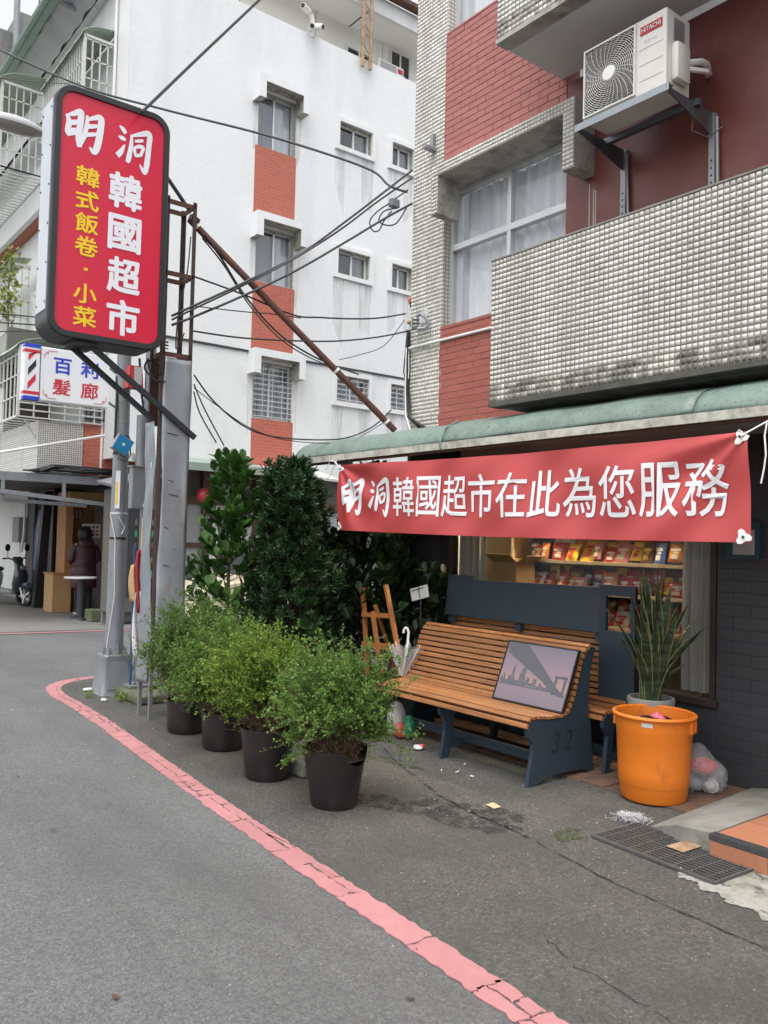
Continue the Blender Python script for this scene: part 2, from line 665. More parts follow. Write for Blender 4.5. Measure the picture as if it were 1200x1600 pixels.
mat('maroon_paint', (.150, .040, .034), .42, .13, 2.2, .1, 6, dirt=(.20, .075, .065), damt=.7, dscale=2.0, dlo=.48, dhi=.7)
mat('soffit', (.56, .56, .55), .8, .05, 3, .1, 8)
mat('grime', (.085, .085, .07), .9, .3, 9, .4, 50)
mat('stained_concrete', (.40, .39, .35), .85, .12, 6, .3, 30, dirt=(.07, .065, .05), damt=.85, dscale=4, dstretch=(1, 1, 1))
mat('alu', (.62, .63, .63), .4, .06, 10, metal=.55)
mat('alu_white', (.72, .73, .72), .45, .05, 10)
mat('curtain', (.86, .86, .86), .85, .05, 12, .05, 200)
mat('curtain_grey', (.40, .40, .42), .85, .08, 12, .05, 200)
mat('shop_curtain', (.40, .39, .35), .85, .10, 12)
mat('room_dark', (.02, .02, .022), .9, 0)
mat('shop_inside', (.30, .24, .17), .9, .1, 4)
mat('slate_paint', (.034, .036, .039), .6, .12, 5, .15, 70, rnd=.03)
mat('slate_joint', (.031, .033, .036), .8, .1, 5)
mat('dark_tile', (.05, .053, .056), .4, .1, 5, rnd=.12)
mat('dark_frame', (.03, .022, .02), .5, .1, 10)
mat('green_awning', (.165, .23, .20), .45, .12, 2.5, .12, 20, dirt=(.06, .075, .055), damt=.6, dscale=5, dlo=.46, dhi=.7, speck=(.05, .05, .04), specamt=.8, specscale=45)
mat('awning_lip', (.50, .49, .43), .7, .1, 6, dirt=(.16, .14, .10), damt=.8, dscale=9)
mat('dark_metal', (.035, .037, .042), .45, .1, 15)
mat('grate_steel', (.11, .11, .11), .5, .2, 20, metal=.4)
mat('steel', (.30, .305, .31), .45, .10, 9, metal=.5)
mat('galvanised', (.30, .33, .355), .42, .10, 6, .05, 30, metal=.45, dirt=(.20, .13, .09), damt=.55, dscale=3.0, dlo=.56, dhi=.72, dstretch=(3, 3, .6))
mat('pole_paint', (.25, .27, .29), .5, .10, 6, .06, 30, metal=.2, dirt=(.15, .145, .13), damt=.5, dscale=4, dstretch=(3, 3, .6))
mat('rust', (.10, .042, .03), .75, .2, 14, .2, 60)
mat('rust_pale', (.40, .28, .18), .75, .2, 14, .2, 60, dirt=(.16, .07, .03), damt=.8, dscale=9)
mat('black_plastic', (.012, .012, .013), .45, .1, 10)
mat('cable_black', (.014, .015, .017), .5, 0)
mat('white_plastic', (.76, .76, .73), .4, .03, 8)
mat('white_paint', (.78, .78, .76), .6, .04, 5, dirt=(.5, .5, .47), damt=.4, dscale=2, dstretch=(2, 2, .4))
mat('plaster', (.74, .745, .74), .8, .03, 2, .1, 30, dirt=(.48, .48, .45), damt=.5, dscale=1.2, dstretch=(2.5, 2.5, .25), dlo=.5, dhi=.75)
mat('cream_plaster', (.70, .67, .60), .8, .03, 2, dirt=(.4, .4, .36), damt=.3, dscale=2)
tile_mat('far_tile_xz', (.76, .775, .775), (.69, .70, .70), .11, .036, 'xz', .004, .5, .5, .03, dirt=(.52, .525, .51), damt=.7, dstretch=(.9, .9, .22), bstr=.08, dlo=.50, dhi=.82)
mat('drip', (.40, .40, .38), .9, .1, 5)
broken('drip', 4, .38, .85, (3.0, 3.0, .22), .55)
tile_mat('far_tile_yz', (.76, .775, .775), (.64, .65, .65), .11, .036, 'yz', .004, .5, .5, .03, dirt=(.50, .51, .49), damt=.6, dstretch=(.9, .9, .16), bstr=.2)
tile_mat('mosaic_yz', (.62, .61, .57), (.20, .19, .17), .038, .038, 'yz', .005, 0, .35, .08, dirt=(.30, .29, .25), damt=.6)
tile_mat('mosaic_xz', (.60, .59, .55), (.20, .19, .17), .038, .038, 'xz', .005, 0, .35, .08, dirt=(.25, .24, .20), damt=.6)
tile_mat('far_brick', (.44, .115, .075), (.50, .20, .15), .22, .066, 'xz', .004, .5, .6, .06)
glass_mat('glass', (.93, .94, .95), 1.38, .0)
glass_mat('glass_far', (.86, .88, .90), 1.5, .04)
glass_mat('glass_shop', (.93, .94, .94), 1.4, 0.0)

# ------------------------------------------------------------------ ground, road, pavement
b = MB()
b.add([(-120, -120, 0), (160, -120, 0), (160, 200, 0), (-120, 200, 0)], [(0, 1, 2, 3)])
struct(b.build('ground', 'asphalt'))

LINE = [(2.02, -.6), (2.10, .8), (2.135, 1.8), (2.178, 2.5), (2.21, 3.1), (2.245, 3.7), (2.31, 4.66), (2.37, 5.4), (2.425, 6.05), (2.50, 7.0), (2.535, 7.7), (2.54, 8.25), (2.60, 8.62), (2.74, 8.88), (2.98, 9.03), (3.3, 9.10), (4.2, 9.16), (5.6, 9.2)]
lp = np.array(LINE)
tt = np.concatenate([[0], np.cumsum(np.linalg.norm(np.diff(lp, axis=0), axis=1))])


def line_at(s_):
    def smooth(a):
        return np.array([np.interp(a, tt, lp[:, 0]), np.interp(a, tt, lp[:, 1])])
    return sum(smooth(s_ + d) for d in (-.16, -.08, 0, .08, .16)) / 5


def line_pt(s_, w):
    c = line_at(s_)
    d = line_at(s_ + .03) - line_at(s_ - .03)
    d /= np.linalg.norm(d)
    return c + np.array([d[1], -d[0]]) * w      # w > 0: towards the shop


# pavement: darker, older asphalt between the red line and the shop
b = MB()
S_ = np.linspace(0.02, tt[-1] - .2, 90)
V = []
for s_ in S_:
    p = line_pt(s_, .03)
    V.append((p[0], p[1], .004))
n_ = len(V)
Wv = [(7.4, v[1] if v[1] < 8.9 else 8.9, .004) for v in V]
b.add(V + Wv, [(i, n_ + i, n_ + i + 1, i + 1) for i in range(n_ - 1)])
struct(b.build('pavement', 'pavement'))
# forecourt of the far shops
b = MB()
b.add([(2.2, 13.9, .004), (5.2, 13.55, .004), (16, 13.5, .004), (16, 14.9, .004), (9, 27, .004), (2.2, 27, .004)], [(0, 1, 2, 3, 4, 5)])
struct(b.build('forecourt', 'forecourt'))
# red no-parking line: cracked paint patches
kerb = bpy.data.objects.new('red_line', None)
COL.objects.link(kerb)
struct(kerb)
HWID = .068


def paint_piece(s0, s1, w0, w1, seed, name='paint_patch', z=.0062):
    rr = random.Random(seed)
    n = max(3, int((s1 - s0) / .03))
    sk0, sk1 = rr.uniform(-.03, .03), rr.uniform(-.03, .03)
    low, hig = [], []
    for i in range(n + 1):
        f_ = i / n
        jl, jh = rr.uniform(-.008, .008), rr.uniform(-.007, .007)
        sl = s0 + (s1 - s0) * f_ + (sk0 * (1 - f_) + sk1 * f_) * -.5
        sh = s0 + (s1 - s0) * f_ + (sk0 * (1 - f_) + sk1 * f_) * .5
        low.append(line_pt(sl, w0 + jl))
        hig.append(line_pt(sh, w1 + jh))
    # jagged crack at each end
    def ends(a, c, k):
        return [a + (c - a) * t + np.array([rr.uniform(-.012, .012), rr.uniform(-.012, .012)]) for t in (np.linspace(0, 1, 6)[1:-1] if k else np.linspace(1, 0, 6)[1:-1])]
    poly = list(low) + ends(low[-1], hig[-1], True) + list(hig[::-1]) + ends(hig[0], low[0], True)
    bm = bmesh.new()
    vs_ = [bm.verts.new((p[0], p[1], z)) for p in poly]
    f_ = bm.faces.new(vs_)
    r_ = bmesh.ops.extrude_face_region(bm, geom=[f_])
    for v in [g for g in r_['geom'] if isinstance(g, bmesh.types.BMVert)]:
        v.co.z = .002
    bmesh.ops.triangulate(bm, faces=[f for f in bm.faces if len(f.verts) > 4])
    bmesh.ops.recalc_face_normals(bm, faces=bm.faces[:])
    me = bpy.data.meshes.new(name)
    bm.to_mesh(me)
    bm.free()
    me.materials.append(MATS['red_paint'])
    o = bpy.data.objects.new(name, me)
    COL.objects.link(o)
    o.parent = kerb
    return o


s_ = .1
k = 0
rl = random.Random(11)
while s_ < 12.2:
    L_ = rl.choice([.10, .16, .22, .3, .38, .5])
    e_ = s_ + L_
    g_ = rl.uniform(.003, .010)
    if rl.random() < .72:
        m_ = rl.uniform(-.025, .03)
        paint_piece(s_, e_, -HWID, m_ - .0045, k)
        e1 = s_ + L_ * rl.uniform(.35, .65)
        paint_piece(s_, e1 - .003, m_ + .003, HWID, k + 500)
        paint_piece(e1 + .003, e_, m_ + .003, HWID, k + 900)
    else:
        paint_piece(s_, e_, -HWID, HWID, k)
    s_ = e_ + g_
    k += 1
b = MB()
b.add([(2.0, 13.62, .0085), (3.6, 13.42, .0085), (5.4, 13.18, .0085), (8, 13.0, .0085), (8, 13.1, .0085), (5.4, 13.29, .0085), (3.6, 13.53, .0085), (2.0, 13.73, .0085)], [(0, 1, 6, 7), (1, 2, 5, 6), (2, 3, 4, 5)])
struct(b.build('far_red_line', 'red_paint'))

broken('red_paint', 22, .27, .33)
# irregular patches on the pavement


def blob(name, cx, cy, rx, ry, z, m, seed, rot=0.0, n=40, jag=.25):
    rr = random.Random(seed)
    ph = [rr.uniform(0, 6.28) for _ in range(6)]
    V = [(cx, cy, z)]
    for i in range(n):
        t = 2 * PI * i / n
        q = 1 + sum(jag / (j + 1) * math.sin((j + 2) * t + ph[j]) for j in range(5)) + rr.uniform(-.08, .08)
        x, y = rx * q * math.cos(t), ry * q * math.sin(t)
        V.append((cx + x * math.cos(rot) - y * math.sin(rot), cy + x * math.sin(rot) + y * math.cos(rot), z))
    bb = MB()
    bb.add(V, [(0, i + 1, (i + 1) % n + 1) for i in range(n)])
    return struct(bb.build(name, m))


# spilled dark tar beside the old joint
blob('tar_stain', 3.38, 3.48, .17, .42, .0085, 'dark_patch', 3, .25)
blob('tar_stain', 3.14, 3.86, .14, .26, .0088, 'dark_patch', 5, .3)
b = MB()


def ground_tri(x, y, z, L, ang, w):
    c, s2 = math.cos(ang), math.sin(ang)
    return [(x, y, z), (x + L * c - w * s2, y + L * s2 + w * c, z), (x + L * c + w * s2, y + L * s2 - w * c, z)]


# long joint in the asphalt (a real thin groove filled with dark grit)
J = [(3.92, 4.95), (3.75, 4.6), (3.62, 4.2), (3.48, 3.85), (3.42, 3.5), (3.40, 3.1), (3.32, 2.7), (3.27, 2.4), (3.25, 2.05), (3.22, 1.5)]
V, F = [], []
rj = random.Random(4)
for i in range(len(J) - 1):
    for q in range(10):
        f_ = q / 10
        x = J[i][0] * (1 - f_) + J[i + 1][0] * f_ + rj.uniform(-.008, .008)
        y = J[i][1] * (1 - f_) + J[i + 1][1] * f_
        w = rj.choice([.002, .004, .006, .009]) * (1.3 if y > 3 else .7)
        V += [(x - w, y, .0085), (x + w, y, .0085)]
F = [(2 * i, 2 * i + 1, 2 * i + 3, 2 * i + 2) for i in range(len(V) // 2 - 1)]
b.add(V, F)
struct(b.build('pavement_crack', 'crack'))
for seed, pts in enumerate([[(.75, 7.6), (.95, 7.9), (1.05, 8.25), (1.4, 8.5)], [(1.3, 10.4), (1.9, 10.9), (2.1, 11.5), (3.2, 11.9)], [(2.35, 1.35), (2.5, 1.6), (2.52, 2.0), (2.62, 2.3)]]):
    V = []
    rj = random.Random(seed)
    for i in range(len(pts) - 1):
        for q in range(8):
            f_ = q / 8
            x = pts[i][0] * (1 - f_) + pts[i + 1][0] * f_ + rj.uniform(-.02, .02)
            y = pts[i][1] * (1 - f_) + pts[i + 1][1] * f_ + rj.uniform(-.02, .02)
            w = rj.choice([.001, .003, .005])
            V += [(x - w, y, .0052), (x + w, y, .0052)]
    bb = MB()
    bb.add(V, [(2 * i, 2 * i + 1, 2 * i + 3, 2 * i + 2) for i in range(len(V) // 2 - 1)])
    struct(bb.build('road_crack', 'crack'))
blob('oil_spot', .93, 2.05, .035, .02, .005, 'dark_patch', 8, .5)
blob('oil_spot', .87, 2.0, .02, .016, .005, 'dark_patch', 9, .5)
blob('oil_spot', 1.88, 2.2, .016, .012, .005, 'dark_patch', 10)
blob('oil_spot', 1.78, 2.05, .014, .012, .005, 'dark_patch', 12)
blob('moss_patch', 5.6, 14.2, .5, .12, .012, 'moss', 21)
blob('moss_patch', 3.72, 4.62, .05, .22, .0087, 'moss', 22, .3, jag=.5)
blob('moss_patch', 3.58, 2.92, .12, .09, .0087, 'moss', 23)
blob('moss_patch', 3.60, 3.45, .03, .02, .0089, 'moss', 24)
blob('moss_patch', 3.98, 2.02, .10, .10, .0125, 'moss', 25)
# pale concrete round the drain
bb = MB()
AL = [(3.62, 2.30), (3.58, 2.26), (3.60, 2.18), (3.54, 2.13), (3.565, 2.05), (3.50, 1.98), (3.53, 1.88), (3.47, 1.80), (3.50, 1.70), (3.44, 1.6), (3.47, 1.45), (3.42, 1.3), (3.46, 1.1), (3.40, .8), (3.43, .6)]
AL2 = []
ra_ = random.Random(8)
for i in range(len(AL) - 1):
    for t in range(5):
        AL2.append((AL[i][0] + (AL[i + 1][0] - AL[i][0]) * t / 5 + ra_.uniform(-.012, .012), AL[i][1] + (AL[i + 1][1] - AL[i][1]) * t / 5))
nA = len(AL2)
bb.add([(x, y, .0083) for x, y in AL2] + [(3.945, y, .0083) for x, y in AL2], [(i, i + 1, nA + i + 1, nA + i) for i in range(nA - 1)])
broken('pale_concrete', 7, .36, .44)
struct(bb.build('concrete_apron', 'pale_concrete'))

# old terracotta floor strip in front of the shop window
tf = bpy.data.objects.new('tile_floor', None)
COL.objects.link(tf)
tf.location = (4.45, 2.74, 0)
struct(tf)
bb = MB()
bb.box(4.46, 5.3, 2.76, 6.1, .0045, .011)
bb.build('bedding', 'old_tile', tf)
LOCAL[0] = True
bb = MB()
bb.box(0, .192, 0, .192, .002, .0165)
t0 = bb.build('floor_tile', 'old_tile', tf)
LOCAL[0] = False
rt_ = random.Random(2)
first = True
for i in range(4):
    for j in range(17):
        if i == 0 and rt_.random() < .3:
            continue
        loc = (.015 + i * .2, .03 + j * .2, rt_.uniform(-.002, .002))
        if first:
            t0.location = loc
            first = False
        else:
            inst(t0, loc, tf)

# grit and specks that nobody could count
V, F = [], []
rg = np.random.default_rng(3)
N_ = 5200
gx = np.concatenate([rg.uniform(2.5, 4.5, 2600), rg.uniform(-1.2, 2.2, 1700), rg.normal(3.45, .22, 900)])
gy = np.concatenate([rg.uniform(1.2, 7.5, 2600), rg.uniform(1.0, 8, 1700), rg.uniform(2.4, 5.0, 900)])
gs = rg.gamma(2, .0006, N_) + .0008
ga = rg.uniform(0, 6.28, N_)
base = np.array([[-1, -1, 0], [1, -1, 0], [0, 1.2, 0], [0, 0, 1.1]])
ca, sa = np.cos(ga)[:, None], np.sin(ga)[:, None]
bx = base[None, :, 0] * gs[:, None]
by = base[None, :, 1] * gs[:, None] * rg.uniform(.5, 1.6, N_)[:, None]
VV = np.stack([gx[:, None] + bx * ca - by * sa, gy[:, None] + bx * sa + by * ca, .0095 + base[None, :, 2] * gs[:, None] * .8], 2).reshape(-1, 3)
FF = (np.array([[0, 1, 3], [1, 2, 3], [2, 0, 3]])[None] + 4 * np.arange(N_)[:, None, None]).reshape(-1, 3)
mat('grit', (.24, .235, .215), .9, 0, isl=.8)
o = fast_mesh('grit', VV, FF, 'grit')
stuff(o)
tag(o, 'loose pale grit and crumbs scattered over the asphalt', 'grit')

# ------------------------------------------------------------------ step, ramp and drain
st = thing('tiled_step', 'terracotta tiled entrance step with a grey grooved nosing', 'step', (3.95, 2.33, 0))
bb = MB()
bb.box(3.965, 5.3, -1.5, 2.315, .004, .108)
bb.build('core', 'concrete', st)
LOCAL[0] = True
bb = MB()
bb.box(.0, .296, -.296, 0, .105, .118)
tp = bb.build('step_tile', 'terracotta', st)
bb = MB()
bb.box(-.006, .014, -.296, 0, .005, .088)
tr_ = bb.build('riser_tile', 'terracotta', st)
LOCAL[0] = False
f1 = f2 = True
for j in range(8):
    for i in range(4):
        loc = (.055 + i * .3, -.012 - j * .3, 0)
        if f1:
            tp.location = loc
            f1 = False
        else:
            inst(tp, loc, st)
    loc = (0.0, -.005 - j * .3, 0)
    if f2:
        tr_.location = loc
        f2 = False
    else:
        inst(tr_, loc, st)
bb = MB()
for q in range(4):
    bb.box(3.945 + q * .0135, 3.945 + q * .0135 + .0105, -1.5, 2.332, .091, .119 + .003 * (q % 2))
bb.box(3.95, 4.0, -1.5, 2.33, .09, .116)
bb.build('nosing', 'rubber', st)
rp = MB()
rp.add([(3.99, 2.338, .005), (5.3, 2.338, .005), (5.3, 2.80, .005), (4.06, 2.75, .005), (3.99, 2.338, .112), (5.3, 2.338, .116), (5.3, 2.80, .03), (4.06, 2.75, .016), (4.0, 2.55, .09), (4.0, 2.55, .005)],
       [(4, 8, 7, 6, 5), (0, 4, 5, 1), (0, 9, 8, 4), (9, 3, 7, 8), (3, 2, 6, 7), (1, 5, 6, 2)])
tag(rp.build('concrete_ramp', 'concrete', None), 'rough grey concrete ramp wedged against the tiled step', 'ramp')

gr = thing('drain_grate', 'grey steel drain grate set in the pavement below the ramp', 'drain', (3.8, 2.5, 0))
MG = Matrix.Translation((3.635, 2.12, .012)) @ Matrix.Rotation(R(-3), 4, 'Z')
bb = MB()
bb.box(.0, .37, 0, .72, -.006, -.001)
bb.xf(MG).build('pit', 'black_plastic', gr)
bb = MB()
for (x0, x1, y0, y1) in ((-.008, .004, 0, .72), (.366, .378, 0, .72), (0, .37, -.008, .004), (0, .37, .716, .728)):
    bb.box(x0, x1, y0, y1, -.004, .010)
bb.xf(MG).build('frame', 'grate_steel', gr)
for i in range(12):
    bb = MB()
    x = .016 + i * .030
    bb.box(x, x + .0095, .003, .717, .001, .008)
    bb.xf(MG).build('bar', 'grate_steel', gr)
for i in range(8):
    bb = MB()
    y = .05 + i * .088
    bb.box(.003, .367, y, y + .006, .003, .0085)
    bb.xf(MG).build('cross_bar', 'grate_steel', gr)
bb = MB()
bb.box(.19, .36, .30, .40, .0122, .014)
bb.xf(MG)
lf = bb.build('dry_scrap', 'rust_pale', gr)  # flat brown piece standing for a dry leaf scrap on the bars

# ------------------------------------------------------------------ corner building (shop below, flats above)
XF = 5.15            # upper facade plane
sb = thing('corner_building', 'corner building with white mosaic column, red brick panels and balconies over the shop', 'building', (5.15, 6.25, 0))
YB = -1.5            # how far it goes on to the right
# shell
bb = MB()
bb.box(5.30, 5.42, 5.68, 6.22, 0, 9.0)
bb.box(5.30, 5.42, YB, 5.68, 2.25, 3.5)
bb.box(5.42, 12.0, 6.10, 6.22, 0, 9.0)
bb.box(5.42, 12.0, YB, 6.1, 8.85, 9.0)
bb.box(5.42, 12.0, YB, 6.1, 2.45, 2.60)
bb.build('shell', 'plaster', sb)
bb = MB()
bb.add([(5.16, 6.255, 0), (12, 6.255, 0), (12, 6.255, 9), (5.16, 6.255, 9)], [(0, 1, 2, 3)])
bb.build('side_wall', 'mosaic_xz', sb)
# tile bed of the column
bb = MB()
bb.box(5.155, 5.30, 5.81, 6.25, 2.45, 9.0)
bb.build('column', 'grout_pale', sb)


def tile_sheet(name, fix, a0, a1, z0, z1, p, plane, m, parent, gap=.0082, th=.004, seed=1, flip=-1):
    """Square mosaic tiles, each its own little slab, on a plane x=fix ('yz') or y=fix ('xz')."""
    rg_ = np.random.default_rng(seed)
    na, nz = max(1, int(round((a1 - a0) / p))), max(1, int(round((z1 - z0) / p)))
    pa, pz = (a1 - a0) / na, (z1 - z0) / nz
    A, Z = np.meshgrid(np.arange(na), np.arange(nz))
    A = A.ravel()
    Z = Z.ravel()
    n = len(A)
    j = rg_.uniform(-.0008, .0008, (n, 4))
    u0, u1 = a0 + A * pa + gap / 2 + j[:, 0], a0 + (A + 1) * pa - gap / 2 + j[:, 1]
    w0, w1 = z0 + Z * pz + gap / 2 + j[:, 2], z0 + (Z + 1) * pz - gap / 2 + j[:, 3]
    d0 = np.full(n, fix)
    d1 = fix + flip * (th + rg_.uniform(-.0006, .0006, n))
    tilt = rg_.uniform(-.0004, .0004, n)
    bv = .0010
    cols = []
    for (u, w, d) in ((u0, w0, d0), (u1, w0, d0), (u1, w1, d0), (u0, w1, d0), (u0 + bv, w0 + bv, d1 + tilt), (u1 - bv, w0 + bv, d1 - tilt), (u1 - bv, w1 - bv, d1 - tilt), (u0 + bv, w1 - bv, d1 + tilt)):
        cols.append(np.stack([d, u, w], 1) if plane == 'yz' else np.stack([u, d, w], 1))
    VV = np.stack(cols, 1).reshape(-1, 3)
    q = np.array([[4, 5, 6, 7], [0, 1, 5, 4], [1, 2, 6, 5], [2, 3, 7, 6], [3, 0, 4, 7]])
    FF = (q[None] + 8 * np.arange(n)[:, None, None]).reshape(-1, 4)
    return stuff(fast_mesh(name, VV, FF, m, parent))


tile_sheet('column_tiles', 5.155, 5.81, 6.25, 2.50, 8.2, .038, 'yz', 'white_tile', sb, seed=2)

# bricks


def bricks(y0, y1, z0, z1, m, mm, seed, bl=.21, bh=.06, name='brick', xf=XF, jt=.005, th=.005):
    bed = MB()
    bed.box(xf, xf + .15, y0, y1, z0, z1)
    bed.build('brick_bed', mm, sb)
    rr = random.Random(seed)
    shapes = {}
    nz = int(round((z1 - z0) / bh))
    h = (z1 - z0) / nz
    LOCAL[0] = True
    for r_ in range(nz):
        y = y0 - (bl * .5 if r_ % 2 else 0) - rr.uniform(0, .04)
        while y < y1:
            a, c = max(y, y0), min(y + bl, y1)
            y += bl
            if c - a < .03:
                continue
            key = round(c - a, 2)
            if key not in shapes:
                q = MB()
                q.add([(0, 0, 0), (0, key - jt, 0), (0, key - jt, h - jt), (0, 0, h - jt), (-th, .002, .002), (-th, key - jt - .002, .002), (-th, key - jt - .002, h - jt - .002), (-th, .002, h - jt - .002)],
                      [(4, 7, 6, 5), (0, 4, 5, 1), (1, 5, 6, 2), (2, 6, 7, 3), (3, 7, 4, 0)])
                src = q.build(name, m, sb)
                shapes[key] = src
                o = src
                loc = Vector((xf - 5.15, a + jt / 2 - 6.25, z0 + r_ * h + jt / 2))
                o.location = loc
            else:
                inst(shapes[key], (xf - 5.15 + rr.uniform(-.0015, .0015), a + jt / 2 - 6.25, z0 + r_ * h + jt / 2), sb)
    LOCAL[0] = False


bricks(4.34, 5.81, 4.93, 6.32, 'brick_pale', 'mortar_red', 1)
bricks(4.34, 5.81, 2.50, 3.52, 'brick_red', 'mortar_light', 2)

# windows of the flats


def sliding_window(parent, y0, y1, z0, z1, x, transom=None, mull=None, curtain='curtain', fr=.035, m='alu', name='window', dens=34):
    """Window looking out along -X: frame, mullion, panes, curtain behind."""
    w = bpy.data.objects.new(name, None)
    COL.objects.link(w)
    w.parent = parent
    w.location = (0, 0, 0)
    ym = mull if mull else (y0 + y1) / 2
    q = MB()
    q.box(x, x + .06, y0, y0 + fr, z0, z1)
    q.box(x, x + .06, y1 - fr, y1, z0, z1)
    q.box(x, x + .06, y0 + fr, y1 - fr, z0, z0 + fr)
    q.box(x, x + .06, y0 + fr, y1 - fr, z1 - fr, z1)
    q.box(x - .008, x + .05, ym - fr * .6, ym + fr * .6, z0 + fr, z1 - fr)
    if transom:
        q.box(x - .012, x + .055, y0 + fr, y1 - fr, transom - fr * .8, transom + fr * .8)
    q.build('frame', m, w)
    zs = [z0 + fr, transom, z1 - fr] if transom else [z0 + fr, z1 - fr]
    for a, c in ((y0 + fr, ym), (ym, y1 - fr)):
        for i in range(len(zs) - 1):
            q = MB()
            q.box(x + .02, x + .026, a, c, zs[i], zs[i + 1])
            q.build('pane', 'glass', w)
    rr = random.Random(int(abs(y0 * 100 + z0 * 10)))
    ph = [rr.uniform(0, 6) for _ in range(4)]

    def cf(u, v):
        y = y0 + (y1 - y0) * u
        d = .022 * math.sin(u * dens * 2 + ph[0]) + .012 * math.sin(u * dens * 4.3 + ph[1] + v * .6) + .01 * math.sin(v * 3 + u * 9)
        return (x + .13 + d, y + .006 * math.sin(v * 5 + ph[2]), z0 + (z1 - z0) * v)
    q = MB()
    q.grid(cf, 110, 8)
    q.build('curtain', curtain, w, smooth=True)
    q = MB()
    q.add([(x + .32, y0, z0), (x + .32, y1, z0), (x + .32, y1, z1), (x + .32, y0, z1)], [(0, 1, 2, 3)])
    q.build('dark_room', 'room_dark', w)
    return w


sliding_window(sb, 4.34, 5.795, 3.55, 4.84, 5.245, transom=4.30, mull=5.04)
sliding_window(sb, 4.40, 5.795, 6.34, 7.7, 5.245, transom=7.2, mull=5.1)
# jambs and sill
bb = MB()
bb.box(5.155, 5.30, 5.797, 5.809, 3.52, 4.86)
bb.build('jamb', 'mosaic_xz', sb)
bb = MB()
bb.box(5.155, 5.30, 5.797, 5.809, 6.32, 7.8)
bb.build('jamb', 'mosaic_xz', sb)
bb = MB()
bb.box(5.14, 5.30, 4.34, 5.797, 3.52, 3.548)
bb.build('window_sill', 'brick_red', sb)
bb = MB()
bb.box(5.14, 5.30, 4.34, 5.797, 6.32, 6.338)
bb.build('window_sill', 'brick_pale', sb)
bb = MB()
bb.box(5.152, 5.31, 4.34, 5.797, 4.842, 4.93)
bb.build('lintel', 'stained_concrete', sb)
# concrete hood over the window, tiled on its face
hd = MB()
hd.box(4.90, 5.155, 4.06, 5.69, 4.845, 4.945)
hd.box(4.90, 5.155, 5.60, 5.69, 4.50, 4.845)
hd.box(4.90, 5.155, 4.06, 4.17, 4.40, 4.845)
ho = hd.build('window_hood', 'stained_concrete', sb)
tile_sheet('hood_tiles', 4.899, 4.062, 5.688, 4.847, 4.943, .033, 'yz', 'white_tile', ho, seed=4)
tile_sheet('hood_tiles', 4.899, 5.602, 5.688, 4.502, 4.845, .033, 'yz', 'white_tile', ho, seed=5)
tile_sheet('hood_tiles', 4.899, 4.062, 4.168, 4.402, 4.845, .033, 'yz', 'white_tile', ho, seed=6)
# maroon wall behind the balcony
bb = MB()
bb.box(5.148, 5.30, YB, 4.335, 2.62, 5.24)
bb.box(5.148, 5.30, YB, 4.335, 5.42, 8.2)
bb.build('balcony_wall', 'maroon_paint', sb)


def balcony(z0, z1, seed):
    q = MB()
    q.box(4.405, 4.50, YB, 4.40, z0 + .01, z1)                 # parapet core
    bal = q.build('balcony', 'grout', sb)
    q = MB()
    q.box(4.52, 5.145, YB, 4.395, z0, z0 + .14)
    q.build('slab', 'stained_concrete' if seed == 1 else 'soffit', bal)
    q = MB()
    q.box(4.395, 4.52, YB, 4.403, z0 - .004, z0 + .03)
    q.build('drip_edge', 'grime' if seed == 1 else 'stained_concrete', bal)
    q = MB()
    q.box(4.50, 5.145, 4.30, 4.40, z0 + .14, z1)
    q.build('end_parapet', 'mosaic_xz', bal)
    q = MB()
    q.box(4.395, 4.515, YB, 4.405, z1, z1 + .012)
    q.build('coping', 'grout', bal)
    ys = 1.2
    tile_sheet('balcony_tiles', 4.404, ys, 4.402, z0 + .155, z1, .0375, 'yz', 'white_tile', bal, seed=seed)
    tile_sheet('grimy_tiles', 4.404, ys, 4.402, z0 + .032, z0 + .155, .0375, 'yz', 'dirty_tile', bal, seed=seed + 9)
    q = MB()
    q.add([(4.404, YB, z0 + .03), (4.404, ys, z0 + .03), (4.404, ys, z1), (4.404, YB, z1)], [(0, 3, 2, 1)])
    q.build('tile_field', 'mosaic_yz', bal)
    return bal


balcony(2.56, 3.645, 1)
balcony(5.30, 6.40, 2)
bb = MB()
bb.box(4.53, 5.14, YB, 4.39, 5.292, 5.299)
bb.build('soffit', 'soffit', sb)

# ------------------------------------------------------------------ shop front, ground floor
XS = 5.20
bb = MB()
bb.box(XS + .012, 5.42, YB, 3.04, 0, 2.30)
bb.box(XS + .012, 5.42, 3.04, 5.66, 0, .52)
bb.build('shop_wall', 'slate_joint', sb)
bb = MB()
bb.box(XS + .012, 5.42, 5.80, 6.25, 0, 2.52)
bb.build('shop_pier', 'slate_joint', sb)
LOCAL[0] = True
q = MB()
q.box(.008, .014, 0, .2355, 0, .0775)
b0 = q.build('painted_brick', 'slate_paint', sb, bevel=.002)
q = MB()
q.box(.008, .014, 0, .1155, 0, .0775)
b1 = q.build('painted_brick', 'slate_paint', sb, bevel=.002)
q = MB()
q.box(0, .012, 0, .142, 0, .196)
d0_ = q.build('wall_tile', 'dark_tile', sb)
LOCAL[0] = False
fa = fb = fd = True
rr = random.Random(5)
for r_ in range(29):
    z = .004 + r_ * .079
    y = 3.036
    first_half = r_ % 2 == 1
    while y > 1.75:
        w = .112 if first_half else .232
        src = b1 if first_half else b0
        loc = (XS - 5.15 + rr.uniform(-.0012, .0012), y - w - 6.25, z)
        if first_half:
            if fb:
                src.location = loc
                fb = False
            else:
                inst(src, loc, sb)
        else:
            if fa:
                src.location = loc
                fa = False
            else:
                inst(src, loc, sb)
        y -= w + .005
        first_half = False
